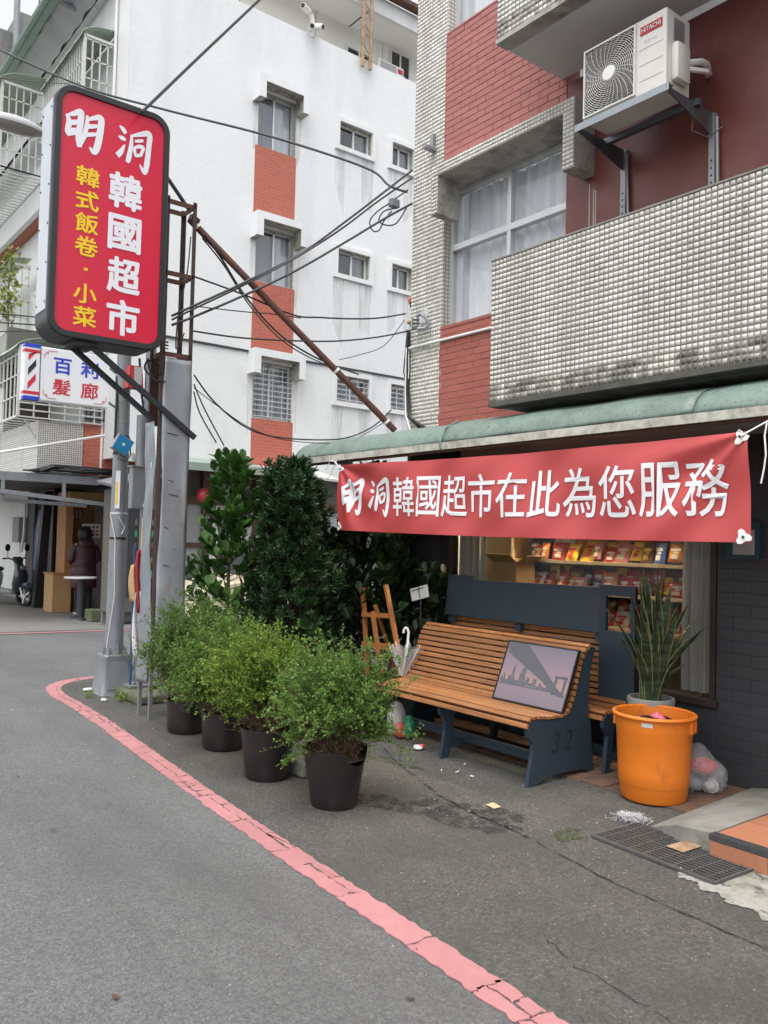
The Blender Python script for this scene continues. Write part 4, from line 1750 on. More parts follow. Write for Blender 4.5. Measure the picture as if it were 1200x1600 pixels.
side_panel(rb, 5.43, 'end_frame', P2)
side_panel(rb, 4.63, 'middle_support', P2)
q = MB()
q.box(4.86, 4.895, 3.585, 5.415, .095, .15)
q.build('stretcher', 'bench_blue', rb)
q = MB()
q.add([(4.955, 3.80, .925), (4.955, 5.45, .925), (4.99, 5.45, 1.235), (4.99, 3.80, 1.255), (4.98, 3.80, .925), (4.98, 5.45, .925), (5.015, 5.45, 1.235), (5.015, 3.80, 1.255)],
      [(0, 3, 2, 1), (4, 5, 6, 7), (3, 7, 6, 2), (0, 1, 5, 4), (0, 4, 7, 3), (1, 2, 6, 5)])
q.build('headboard', 'bench_blue', rb, bevel=.004)
for y in (5.40, 4.62, 3.83):
    q = MB()
    q.prism([(4.985, .86), (5.03, .86), (5.05, 1.23), (5.02, 1.23)], 'y', y - .03, y + .03)
    q.build('head_support', 'bench_blue', rb)
q = MB()
for (a, c, d, e2) in ((3.50, 3.80, 1.20, 1.275), (3.50, 3.80, .42, .95), (3.745, 3.80, .95, 1.20), (3.50, 3.535, .95, 1.20)):
    q.box(4.955, 4.985, a, c, d, e2)
q.build('end_panel', 'bench_blue', rb)
q = MB()
q.box(4.99, 5.02, 5.15, 5.45, 1.23, 1.27)
q.box(4.99, 5.02, 3.83, 4.35, 1.23, 1.25)
q.build('top_rail', 'bench_blue', rb)

# framed print leaning on the bench
fp = thing('framed_picture', 'framed city skyline and bridge print leaning on the slatted bench', 'picture', (4.42, 3.97, .44))
PB, PT = Vector((4.388, 0, .438)), Vector((4.555, 0, .845))
PYL, PYR = 4.293, 3.648


def pic(u, v, o_=0.0):
    p = PB + (PT - PB) * v
    d = (PT - PB).normalized()
    nrm = Vector((-d.z, 0, d.x))
    return (p.x + nrm.x * o_, PYL + (PYR - PYL) * u, p.z + nrm.z * o_)


def pic_box(u0, u1, v0, v1, a, c, m, name, par):
    q_ = MB()
    q_.add([pic(u0, v0, a), pic(u1, v0, a), pic(u1, v1, a), pic(u0, v1, a), pic(u0, v0, c), pic(u1, v0, c), pic(u1, v1, c), pic(u0, v1, c)],
           [(0, 3, 2, 1), (4, 5, 6, 7), (0, 1, 5, 4), (1, 2, 6, 5), (2, 3, 7, 6), (3, 0, 4, 7)])
    return q_.build(name, m, par)


pic_box(0, 1, 0, 1, -.014, 0, 'black_plastic', 'backing', fp)
for (a, c, d, e2) in ((0, 1, 0, .022), (0, 1, .978, 1), (0, .014, .022, .978), (.986, 1, .022, .978)):
    pic_box(a, c, d, e2, .0005, .008, 'black_plastic', 'frame', fp)
# printed sheet: dusk sky, water, skyline, bridge deck
m = bpy.data.materials.new('print_sky')
m.use_nodes = True
nt = m.node_tree
tcx = nt.nodes.new('ShaderNodeTexCoord')
spx = nt.nodes.new('ShaderNodeSeparateXYZ')
rmp = nt.nodes.new('ShaderNodeValToRGB')
rmp.color_ramp.elements[0].position = 0.0
rmp.color_ramp.elements[0].color = (.16, .11, .14, 1)
rmp.color_ramp.elements[1].position = 1.0
rmp.color_ramp.elements[1].color = (.13, .105, .15, 1)
for p_, c in ((.28, (.20, .135, .16)), (.33, (.34, .185, .15)), (.55, (.24, .145, .18))):
    e = rmp.color_ramp.elements.new(p_)
    e.color = (*c, 1)
mrx = nt.nodes.new('ShaderNodeMapRange')
mrx.inputs['From Min'].default_value = 0.0
mrx.inputs['From Max'].default_value = .41
nt.links.new(tcx.outputs['Object'], spx.inputs[0])
nt.links.new(spx.outputs['Z'], mrx.inputs['Value'])
nt.links.new(mrx.outputs[0], rmp.inputs[0])
nt.links.new(rmp.outputs[0], nt.nodes['Principled BSDF'].inputs['Base Color'])
nt.nodes['Principled BSDF'].inputs['Roughness'].default_value = .35
MATS['print_sky'] = m
mat('print_dark', (.035, .030, .045), .35, .3, 40)
mat('print_dark_b', (.05, .042, .065), .35, .5, 70)
mat('print_glow', (.40, .26, .16), .35, .3, 50)
q = MB()
q.add([pic(.014, .022, .002), pic(.986, .022, .002), pic(.986, .978, .002), pic(.014, .978, .002)], [(0, 1, 2, 3)])
q.build('print', 'print_sky', fp)
rp_ = random.Random(9)
q = MB()
u = .03
while u < .78:
    w = rp_.uniform(.02, .05)
    h = .30 + rp_.uniform(.03, .16) * (1 - abs(u - .25)) * 1.3
    q.add([pic(u, .27, .003), pic(u + w, .27, .003), pic(u + w, h, .003), pic(u, h, .003)], [(0, 1, 2, 3)])
    u += w * .9
q.add([pic(.17, .27, .0032), pic(.225, .27, .0032), pic(.215, .52, .0032), pic(.2, .64, .0032), pic(.185, .52, .0032)], [(0, 1, 2, 3, 4)])
q.add([pic(.30, .27, .0032), pic(.37, .27, .0032), pic(.375, .57, .0032), pic(.345, .61, .0032), pic(.315, .55, .0032)], [(0, 1, 2, 3, 4)])
q.build('printed_skyline', 'print_dark_b', fp)
q = MB()
q.add([pic(.02, .975, .0036), pic(.30, .975, .0036), pic(.84, .36, .0036), pic(.96, .25, .0036), pic(.95, .22, .0036), pic(.80, .25, .0036), pic(.62, .42, .0036), pic(.04, .80, .0036)], [(0, 1, 2, 3, 4, 5, 6, 7)])
q.add([pic(.78, .24, .0034), pic(.81, .24, .0034), pic(.83, .52, .0034), pic(.79, .52, .0034)], [(0, 1, 2, 3)])
q.add([pic(.91, .24, .0034), pic(.94, .24, .0034), pic(.95, .54, .0034), pic(.91, .54, .0034)], [(0, 1, 2, 3)])
q.add([pic(.78, .50, .0034), pic(.95, .51, .0034), pic(.95, .55, .0034), pic(.78, .54, .0034)], [(0, 1, 2, 3)])
q.build('printed_bridge', 'print_dark', fp)
q = MB()
for _ in range(70):
    u, v = rp_.uniform(.04, .7), rp_.uniform(.28, .42)
    q.add([pic(u, v, .0042), pic(u + .008, v, .0042), pic(u + .008, v + .008, .0042), pic(u, v + .008, .0042)], [(0, 1, 2, 3)])
q.build('printed_lights', 'print_glow', fp)
glass_mat('glass_print', (.97, .97, .97), 1.5, .06)
q = MB()
q.add([pic(.014, .022, .0055), pic(.986, .022, .0055), pic(.986, .978, .0055), pic(.014, .978, .0055)], [(0, 1, 2, 3)])
q.build('glazing', 'glass_print', fp)

# ------------------------------------------------------------------ orange bin, rubbish bag, plant pot
mat('orange_plastic', (.70, .18, .012), .48, .08, 3, .06, 20, dirt=(.26, .085, .02), damt=.75, dscale=6, dlo=.52, dhi=.74, dstretch=(1, 1, .6))
bi = thing('orange_bin', 'large round orange plastic bin on the tiles beside the benches', 'bin', (4.56, 3.07, .013))
cx, cy = 4.56, 3.07
q = MB()
q.lathe([(.0, .015), (.188, .015), (.198, .03), (.204, .10), (.206, .105), (.211, .115), (.2145, .19), (.224, .40), (.226, .405), (.226, .42), (.228, .425), (.232, .495), (.232, .52), (.224, .52), (.220, .48), (.214, .30), (.196, .06), (.0, .05)], cx, cy, 56, closed=False)
q.build('tub', 'orange_plastic', bi, smooth=True)
q = MB()
pr = []
for k_ in range(9):
    a = 2 * PI * k_ / 8
    pr.append((.241 + .013 * math.cos(a), .525 + .012 * math.sin(a)))
q.lathe(pr, cx, cy, 56, closed=False)
q.build('rim', 'orange_plastic', bi, smooth=True)
for a in (R(-75), R(105)):
    q = MB()
    for da in (-.16, .16):
        q.box(.226, .246, math.sin(da) * .23 - .006, math.sin(da) * .23 + .006, .44, .51)
    q.box(.226, .246, -.043, .043, .436, .45)
    q.xf(Matrix.Translation((cx, cy, 0)) @ Matrix.Rotation(a, 4, 'Z'))
    q.build('handle', 'orange_plastic', bi)
mat('sticker', (.55, .55, .55), .4, .3, 80)
q = MB()
V = []
for k_ in range(6):
    a = R(196 + k_ * 3.2)
    V += [(cx + .2335 * math.cos(a), cy + .2335 * math.sin(a), .478), (cx + .2345 * math.cos(a), cy + .2345 * math.sin(a), .503)]
q.add(V, [(2 * i, 2 * i + 2, 2 * i + 3, 2 * i + 1) for i in range(5)])
q.build('sticker', 'sticker', bi)


def crumple(name, m, parent, cx, cy, cz, rx, ry, rz, seed, n=3, amp=.25, flat=True):
    bm = bmesh.new()
    bmesh.ops.create_icosphere(bm, subdivisions=n, radius=1)
    rr_ = random.Random(seed)
    dirs = [Vector((rr_.gauss(0, 1), rr_.gauss(0, 1), rr_.gauss(0, 1))).normalized() for _ in range(22)]
    for v in bm.verts:
        d = v.co.normalized()
        f_ = 1 + amp * (max(abs(d.dot(k)) for k in dirs[:11]) - .85) + amp * .8 * math.sin(6 * d.dot(dirs[12]) + 5 * d.dot(dirs[13])) * .4 + rr_.uniform(-.03, .03)
        v.co = Vector((d.x * rx * f_, d.y * ry * f_, max(d.z, -.75 if flat else -1) * rz * f_))
    zmin = min(v.co.z for v in bm.verts)
    q_ = MB()
    bm.verts.index_update()
    q_.add([(cx + v.co.x, cy + v.co.y, cz + v.co.z - (zmin if flat else 0)) for v in bm.verts], [[v.index for v in f.verts] for f in bm.faces])
    bm.free()
    return q_.build(name, m, parent, smooth=(not flat))


mat('red_wrap', (.55, .05, .06), .3, .1, 9, coat=.4)
mat('pink_wrap', (.65, .10, .16), .3, .2, 20, coat=.4)
mat('grey_cloth', (.30, .33, .36), .8, .2, 9)
rg_ = thing('pink_rubbish', 'crumpled pink plastic bag inside the orange bin', 'bag', (cx, cy, .4))
crumple('wrapper', 'pink_wrap', rg_, cx + .02, cy - .01, .36, .07, .06, .09, 3)
crumple('crumple', 'pink_wrap', rg_, cx - .07, cy + .04, .34, .06, .05, .09, 4)
crumple('filling', 'black_plastic', rg_, cx, cy, .25, .17, .17, .14, 6)
m = bpy.data.materials.new('clear_plastic')
m.use_nodes = True
nt = m.node_tree
N_ = nt.nodes
t_ = N_.new('ShaderNodeBsdfTransparent')
t_.inputs[0].default_value = (.86, .87, .88, 1)
p_ = N_['Principled BSDF']
p_.inputs['Base Color'].default_value = (.75, .76, .78, 1)
p_.inputs['Roughness'].default_value = .18
mxs = N_.new('ShaderNodeMixShader')
mxs.inputs[0].default_value = .20
nt.links.new(t_.outputs[0], mxs.inputs[1])
nt.links.new(p_.outputs[0], mxs.inputs[2])
nt.links.new(mxs.outputs[0], N_['Material Output'].inputs['Surface'])
MATS['clear_plastic'] = m
bg = thing('rubbish_bag', 'clear plastic rubbish bag with red wrappers behind the orange bin', 'bag', (4.93, 2.96, .015))
crumple('film', 'clear_plastic', bg, 4.92, 2.97, .017, .13, .14, .145, 21, n=4, amp=.5)
crumple('red_wrapper', 'red_wrap', bg, 4.90, 2.94, .14, .08, .09, .05, 22)
crumple('cloth', 'grey_cloth', bg, 4.92, 3.02, .02, .08, .08, .055, 23)
crumple('paper', 'soffit', bg, 4.93, 2.91, .02, .05, .05, .05, 24)

# snake plant
mat('pot_white', (.26, .26, .25), .5, .05, 5)
mat('soil', (.05, .035, .025), .95, .3, 30, .6, 80)
snk = thing('snake_plant', 'tall snake plant in a grey pot behind the orange bin', 'plant', (4.86, 3.30, .013))
q = MB()
q.lathe([(0, .014), (.11, .014), (.125, .03), (.145, .50), (.155, .54), (.15, .56), (.135, .56), (.13, .50), (0, .49)], 4.86, 3.30, 32, closed=False)
q.build('pot', 'pot_white', snk, smooth=True)
q = MB()
q.lathe([(0, .515), (.132, .505)], 4.86, 3.30, 24, closed=False)
q.build('soil', 'soil', snk)
m = bpy.data.materials.new('snake_leaf')
m.use_nodes = True
nt = m.node_tree
N_, L_ = nt.nodes, nt.links
at = N_.new('ShaderNodeAttribute')
at.attribute_name = 'edge'
tcx = N_.new('ShaderNodeTexCoord')
mpx = N_.new('ShaderNodeMapping')
mpx.inputs['Scale'].default_value = (3, 3, 22)
nz = N_.new('ShaderNodeTexNoise')
nz.inputs['Scale'].default_value = 2.2
nz.inputs['Detail'].default_value = 5
L_.new(tcx.outputs['Object'], mpx.inputs[0])
L_.new(mpx.outputs[0], nz.inputs['Vector'])
rmp = N_.new('ShaderNodeValToRGB')
rmp.color_ramp.elements[0].position = .40
rmp.color_ramp.elements[0].color = (.012, .030, .013, 1)
rmp.color_ramp.elements[1].position = .66
rmp.color_ramp.elements[1].color = (.050, .082, .042, 1)
L_.new(nz.outputs['Fac'], rmp.inputs[0])
mx = N_.new('ShaderNodeMix')
mx.data_type = 'RGBA'
L_.new(at.outputs['Fac'], mx.inputs['Factor'])
L_.new(rmp.outputs[0], mx.inputs[6])
mx.inputs[7].default_value = (.32, .31, .12, 1)
L_.new(mx.outputs[2], N_['Principled BSDF'].inputs['Base Color'])
N_['Principled BSDF'].inputs['Roughness'].default_value = .38
MATS['snake_leaf'] = m
rs = random.Random(31)
LV = [(160, .55, .85, .055), (340, .50, .70, .055), (205, .48, .74, .05), (290, .55, .66, .05), (195, .26, .80, .06), (30, .24, .74, .06), (300, .28, .78, .06), (250, .30, .70, .05), (345, .30, .66, .055), (180, .36, .72, .05), (10, .12, .98, .05), (200, .14, .92, .05), (130, .16, .80, .05), (270, .15, .85, .05), (320, .18, .75, .05), (70, .12, .70, .05), (170, .10, 1.0, .045), (225, .30, .66, .05), (150, .46, .60, .05), (0, .02, 1.00, .05), (40, .02, .80, .06), (85, .03, .90, .05), (130, .05, .72, .05), (175, .04, .85, .07), (215, .06, .62, .06), (255, .05, .76, .05), (300, .04, .88, .06), (335, .05, .70, .06), (20, .07, .55, .05), (110, .09, .50, .045), (160, .32, .45, .04), (190, .42, .46, .045), (280, .36, .40, .04), (300, .55, .36, .035), (235, .25, .5, .045), (60, .08, .95, .05), (345, .10, .45, .05), (148, .20, .52, .05)]
for (az, lean, L0, wd) in LV:
    a = R(az)
    c0 = Vector((4.86 + .06 * math.cos(a) * rs.uniform(.4, 1.2), 3.30 + .06 * math.sin(a) * rs.uniform(.4, 1.2), .49))
    dirh = Vector((math.cos(a), math.sin(a), 0))
    side = Vector((-math.sin(a), math.cos(a), 0))
    tw0 = rs.uniform(-.6, .6)
    V, F, E = [], [], []
    n = 14
    for i in range(n + 1):
        f_ = i / n
        p = c0 + Vector((0, 0, L0 * f_ * (1 - .25 * lean * f_))) + dirh * (lean * L0 * f_ ** 1.7 * .9)
        w = wd * 1.35 * (.55 + .9 * f_ * (1 - f_) * 2) * (1 if f_ < .72 else max(0.02, math.cos((f_ - .72) / .28 * PI / 2)))
        t = tw0 + f_ * rs.uniform(.4, 1.1)
        sv = side * math.cos(t) + dirh * math.sin(t)
        nv = Vector((0, 0, 1)).cross(sv)
        for k_, (s2, cup, e) in enumerate(((-.5, .22, 1), (-.38, .10, 0), (0, 0, 0), (.38, .10, 0), (.5, .22, 1))):
            V.append(p + sv * (s2 * w) + nv * (cup * w * .8))
            E.append(float(e) * .9)
    for i in range(n):
        for k_ in range(4):
            F.append((i * 5 + k_, i * 5 + k_ + 1, (i + 1) * 5 + k_ + 1, (i + 1) * 5 + k_))
    q = MB()
    q.add(V, F)
    o = q.build('leaf', 'snake_leaf', snk, smooth=True)
    at_ = o.data.attributes.new('edge', 'FLOAT', 'POINT')
    at_.data.foreach_set('value', E)

# ------------------------------------------------------------------ easel, sheet, umbrella and bits by the bench
mat('easel_wood', (.36, .135, .04), .5, .12, 8, .05, 40)
es = thing('wooden_easel', 'orange wooden easel standing between the shrubs and the bench', 'easel', (4.55, 5.9, 0))
q = MB()
q.bar((4.550, 5.962, 0.020), (4.571, 6.130, 1.121), .035, .03)
q.build('leg', 'easel_wood', es)
q = MB()
q.bar((4.550, 5.366, 0.020), (4.571, 5.800, 1.163), .035, .03)
q.build('leg', 'easel_wood', es)
q = MB()
q.bar((4.545, 6.098, 0.881), (4.545, 5.711, 0.901), .025, .04)
q.build('cross_bar', 'easel_wood', es)
q = MB()
q.bar((4.534, 6.067, 0.619), (4.534, 5.586, 0.640), .025, .05)
q.build('tray', 'easel_wood', es)
q = MB()
q.bar((4.524, 5.920, 0.922), (4.524, 5.774, 0.399), .045, .02)
q.build('centre_post', 'easel_wood', es)
q = MB()
q.bar((4.581, 5.962, 0.975), (4.937, 5.879, 0.010), .03, .03)
q.build('rear_leg', 'easel_wood', es)
ps = thing('notice_card', 'white card with two columns on a thin stake among the plants', 'card', (4.72, 5.5, 0))
mat('paper', (.66, .66, .62), .7, .03)
q = MB()
q.add([(4.70, 5.62, 1.135), (4.70, 5.395, 1.19), (4.715, 5.385, 1.085), (4.715, 5.605, 1.03)], [(0, 1, 2, 3)])
q.build('sheet', 'paper', ps, solid=.003)
q = MB()
q.bar((4.698, 5.508, 1.16), (4.713, 5.496, 1.062), .008, .006)
q.bar((4.6965, 5.60, 1.12), (4.6965, 5.44, 1.16), .004, .006)
q.build('fold_line', 'dark_metal', ps)
q = MB()
q.tube([(4.72, 5.50, 1.07), (4.74, 5.50, .5), (4.75, 5.5, 0.0)], .005, 6)
q.build('stake', 'dark_metal', ps)
um = thing('clear_umbrella', 'folded clear plastic umbrella with white crook handle beside the bench', 'umbrella', (4.42, 5.37, .43))
q = MB()
q.tube([(4.43, 5.375, .44), (4.46, 5.35, .70), (4.465, 5.345, .80), (4.46, 5.355, .83), (4.455, 5.375, .835), (4.45, 5.388, .815), (4.448, 5.39, .79)], .010, 8)
q.build('handle', 'white_plastic', um, smooth=True)
q = MB()


def umf(u, v):
    a = u * 2 * PI
    r_ = (.02 + .095 * v ** .8) * (1 + .28 * math.cos(a * 8) * (.2 + v))
    return (4.432 + r_ * math.cos(a) + .03 * v, 5.375 + r_ * math.sin(a) - .022 * v, .445 + .235 * v + .012 * math.cos(a * 8) * v)


q.grid(umf, 64, 8)
q.build('canopy', 'clear_plastic', um, smooth=True)
for k_ in range(8):
    q = MB()
    u = k_ / 8
    q.tube([umf(u, 0), umf(u, .5), umf(u, 1), (umf(u, 1)[0], umf(u, 1)[1], umf(u, 1)[2] + .02)], .003, 5)
    q.build('rib', 'white_plastic', um)
mat('ink', (.03, .04, .12), .5, 0)
for i, ch in enumerate('DS'):
    put_glyph(ch, lambda u, v, l=0: (4.318 + .02 * i - l, 5.345 - u, v), .0 + .05 * i, .58, .035, .055, 'printed_letter', 'ink', um, bold=.02)
kb = thing('striped_bag', 'colourful red and green bag tucked under the left end of the bench', 'bag', (4.3, 5.2, .01))
mat('bag_green', (.03, .22, .10), .5, .1)
crumple('sack', 'soffit', kb, 4.25, 5.22, .015, .08, .07, .14, 41)
crumple('red_side', 'red_wrap', kb, 4.22, 5.12, .015, .05, .05, .06, 42)
crumple('green_side', 'bag_green', kb, 4.27, 5.08, .015, .05, .05, .09, 43)

# litter on the pavement
def litter(name, label, cat, x, y, V, m, rz=0, z=.0105):
    q_ = MB()
    c, s2 = math.cos(rz), math.sin(rz)
    q_.add([(x + p[0] * c - p[1] * s2, y + p[0] * s2 + p[1] * c, z + p[2]) for p in V], [tuple(range(len(V)))])
    o_ = q_.build(name, m, None, solid=.002)
    return tag(o_, label, cat)


cw = thing('crumpled_wrapper', 'crumpled red and white sweet wrapper in front of the bench', 'litter', (4.1, 4.77, .01))
crumple('foil', 'paper', cw, 4.10, 4.77, .010, .035, .04, .018, 51)
crumple('red_corner', 'red_wrap', cw, 4.125, 4.75, .014, .022, .02, .02, 52)
litter('paper_scrap', 'cream cardboard scrap on the asphalt beside the dark tar stain', 'litter', 3.60, 3.50, [(-.03, -.035, .0), (.02, -.045, .004), (.035, .03, .008), (.01, .038, .006), (0, .03, .006), (-.02, .04, .004)], 'pale_wood')
for i, (x, y, rz, lb) in enumerate(((3.84, 4.22, .8, 'white cigarette end lying nearest the shrub pots'), (3.90, 4.14, .2, 'white cigarette end in the middle of the pavement'), (3.93, 4.0, 1.9, 'white cigarette end closest to the bench panel'), (4.08, 4.25, .6, 'white cigarette end under the bench front edge'), (3.64, 2.30, .4, 'white cigarette end lying against the drain grate'))):
    q = MB()
    q.tube([(x, y, .016), (x + .028 * math.cos(rz), y + .028 * math.sin(rz), .016)], .0045, 8)
    tag(q.build('cigarette_end', 'paper'), lb, 'litter', 'cigarette ends on the pavement')
ft = thing('fluff_clump', 'clump of greyish white fluff at the head of the drain grate', 'lint', (4.07, 2.87, .01))
rf = np.random.default_rng(5)
q = MB()
for _ in range(260):
    a, rr_ = rf.uniform(0, 6.28), abs(rf.normal(0, .042))
    x0, y0 = 4.085 + rr_ * math.cos(a) * .9, 2.885 + rr_ * math.sin(a) * 1.4
    h = max(.004, .035 * (1 - (rr_ / .1) ** 2))
    q.tube([(x0, y0, .009), (x0 + rf.normal(0, .012), y0 + rf.normal(0, .012), .009 + h * .7), (x0 + rf.normal(0, .025), y0 + rf.normal(0, .025), .01 + h)], .0012, 3, cap=False)
mat('fluff', (.55, .54, .56), .95, .2, 40)
stuff(q.build('fibres', 'fluff', ft))
yb = thing('yellow_floor_sign', 'yellow plastic floor sign on the tiled step at the picture edge', 'sign', (4.52, 2.09, .12))
mat('yellow_sign', (.75, .55, .02), .45, .05)
q = MB()
q.prism([(4.42, .12), (4.44, .12), (4.56, .56), (4.54, .56)], 'y', 1.945, 2.225)
q.build('front_board', 'yellow_sign', yb)
q = MB()
q.prism([(4.70, .12), (4.68, .12), (4.56, .55), (4.58, .55)], 'y', 1.945, 2.225)
q.build('rear_board', 'yellow_sign', yb)
for (x, y, rz, lb) in ((1.39, 4.5, .3, 'dry brown leaf alone on the grey road'), (1.5, 5.6, 1.2, 'dry brown leaf far up the grey road'), (2.98, 5.95, .5, 'long dry leaf beside the black pots'), (1.08, 2.77, 2.0, 'small brown leaf low on the road')):
    litter('dry_leaf', lb, 'leaf', x, y, [(-.02, 0, .002), (-.007, -.006, .004), (.010, -.007, .005), (.021, 0, .003), (.009, .007, .005), (-.007, .006, .003)], 'rust', rz, .009)

# ------------------------------------------------------------------ plants
leaf_mat('leaf_shrub', (.115, .205, .018), (.230, .345, .050), .7, .42)
leaf_mat('leaf_shrub_b', (.085, .185, .026), (.180, .310, .065), .7, .42)
leaf_mat('leaf_shrub_c', (.070, .155, .022), (.150, .260, .050), .7, .42)
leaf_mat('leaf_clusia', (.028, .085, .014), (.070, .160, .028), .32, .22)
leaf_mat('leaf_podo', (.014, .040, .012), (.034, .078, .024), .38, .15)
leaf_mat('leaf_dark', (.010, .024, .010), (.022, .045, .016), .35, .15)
mat('twig', (.13, .085, .05), .85, .2, 20)
mat('bark', (.17, .105, .065), .85, .25, 12, .4, 40)
mat('pot_black', (.014, .012, .013), .42, .3, 3, .1, 20, dirt=(.075, .055, .045), damt=.6, dscale=4, dlo=.5, dhi=.75, coat=.1)
mat('bark_dark', (.035, .026, .018), .9, .25, 12)
LEAF_D = (np.array([[0, 0, 0], [.32, .42, .06], [.34, -.42, .06], [1, 0, .0]]), np.array([[0, 2, 3, 1]]))
LEAF_O = (np.array([[0, 0, 0], [.28, .13, .02], [.62, .27, .03], [.88, .22, .0], [1.0, 0, -.03], [.88, -.22, 0], [.62, -.27, .03], [.28, -.13, .02], [.35, 0, -.03], [.72, 0, -.045]]),
          np.array([[0, 8, 1, 1], [1, 8, 9, 2], [2, 9, 3, 3], [3, 9, 4, 4], [4, 9, 5, 5], [5, 9, 6, 6], [6, 9, 8, 7], [7, 8, 0, 0]]))
LEAF_N = (np.array([[0, 0, 0], [.3, .10, .02], [.7, .10, .02], [1, 0, -.05], [.7, -.10, .02], [.3, -.10, .02]]), np.array([[0, 5, 4, 1], [1, 4, 3, 2]]))


def place_leaves(tmpl, P, D, U, S):
    """Instances of a leaf template: P base, D direction, U rough normal, S length."""
    T, Fc = tmpl
    D = D / np.maximum(np.linalg.norm(D, axis=1, keepdims=True), 1e-6)
    B = np.cross(U, D)
    B /= np.maximum(np.linalg.norm(B, axis=1, keepdims=True), 1e-6)
    Nn = np.cross(D, B)
    V = P[:, None, :] + S[:, None, None] * (T[None, :, 0:1] * D[:, None, :] + T[None, :, 1:2] * B[:, None, :] + T[None, :, 2:3] * Nn[:, None, :])
    F = Fc[None] + len(T) * np.arange(len(P))[:, None, None]
    return V.reshape(-1, 3), F.reshape(-1, Fc.shape[1])


def tri_fix(V, F):
    """Split padded quads (last two equal) into triangles."""
    t = F[:, 2] == F[:, 3]
    A = F[t][:, :3]
    Q = F[~t]
    return np.concatenate([A, Q[:, [0, 1, 2]], Q[:, [0, 2, 3]]])


def tubes(curves, rads, n=3):
    """Many thin branches in one mesh: curves list of (k,3)."""
    V, F = [], []
    k0 = 0
    for C_, r in zip(curves, rads):
        k = len(C_)
        D = np.gradient(C_, axis=0)
        D /= np.maximum(np.linalg.norm(D, axis=1, keepdims=True), 1e-6)
        ref = np.array([.31, .77, .55])
        A = np.cross(D, ref)
        A /= np.maximum(np.linalg.norm(A, axis=1, keepdims=True), 1e-6)
        B = np.cross(D, A)
        rr_ = np.linspace(r[0], r[1], k)[:, None]
        for j in range(n):
            a = 2 * PI * j / n
            V.append(C_ + (A * math.cos(a) + B * math.sin(a)) * rr_)
        for j in range(n):
            for i in range(k - 1):
                a0, b0_ = k0 + j * k + i, k0 + ((j + 1) % n) * k + i
                F.append((a0, b0_, b0_ + 1, a0 + 1))
        k0 += n * k
    return np.concatenate(V), np.array(F)


def pot(root, cx, cy, h, r0, r1, notch=None, m='pot_black'):
    q_ = MB()
    n = 44
    V = []
    prof = [(r0 * .97, 0.0), (r0, .012), (r0 * 1.03, .03), ((r0 + r1) / 2, h * .5), (r1, h * .96), (r1 * 1.03, h * .97), (r1 * 1.03, h), (r1 * .97, h), (r1 * .93, h * .8)]
    for (r, z) in prof:
        for k_ in range(n):
            a = 2 * PI * k_ / n
            zz = z
            if notch and z > h * .7:
                d = abs((a - notch[0] + PI) % (2 * PI) - PI)
                if d < notch[1]:
                    zz -= notch[2] * (1 - (d / notch[1]) ** 2)
            rr_ = r * (1 + .012 * math.sin(3 * a + cx * 9))
            V.append((cx + rr_ * math.cos(a), cy + rr_ * math.sin(a), zz + .009))
    F = [(i * n + k_, i * n + (k_ + 1) % n, (i + 1) * n + (k_ + 1) % n, (i + 1) * n + k_) for i in range(len(prof) - 1) for k_ in range(n)]
    q_.add(V, F)
    q_.build('pot', m, root, smooth=True)
    q_ = MB()
    q_.lathe([(0, h * .86), (r1 * .94, h * .84)], cx, cy, 24, closed=False)
    q_.build('soil', 'soil', root)


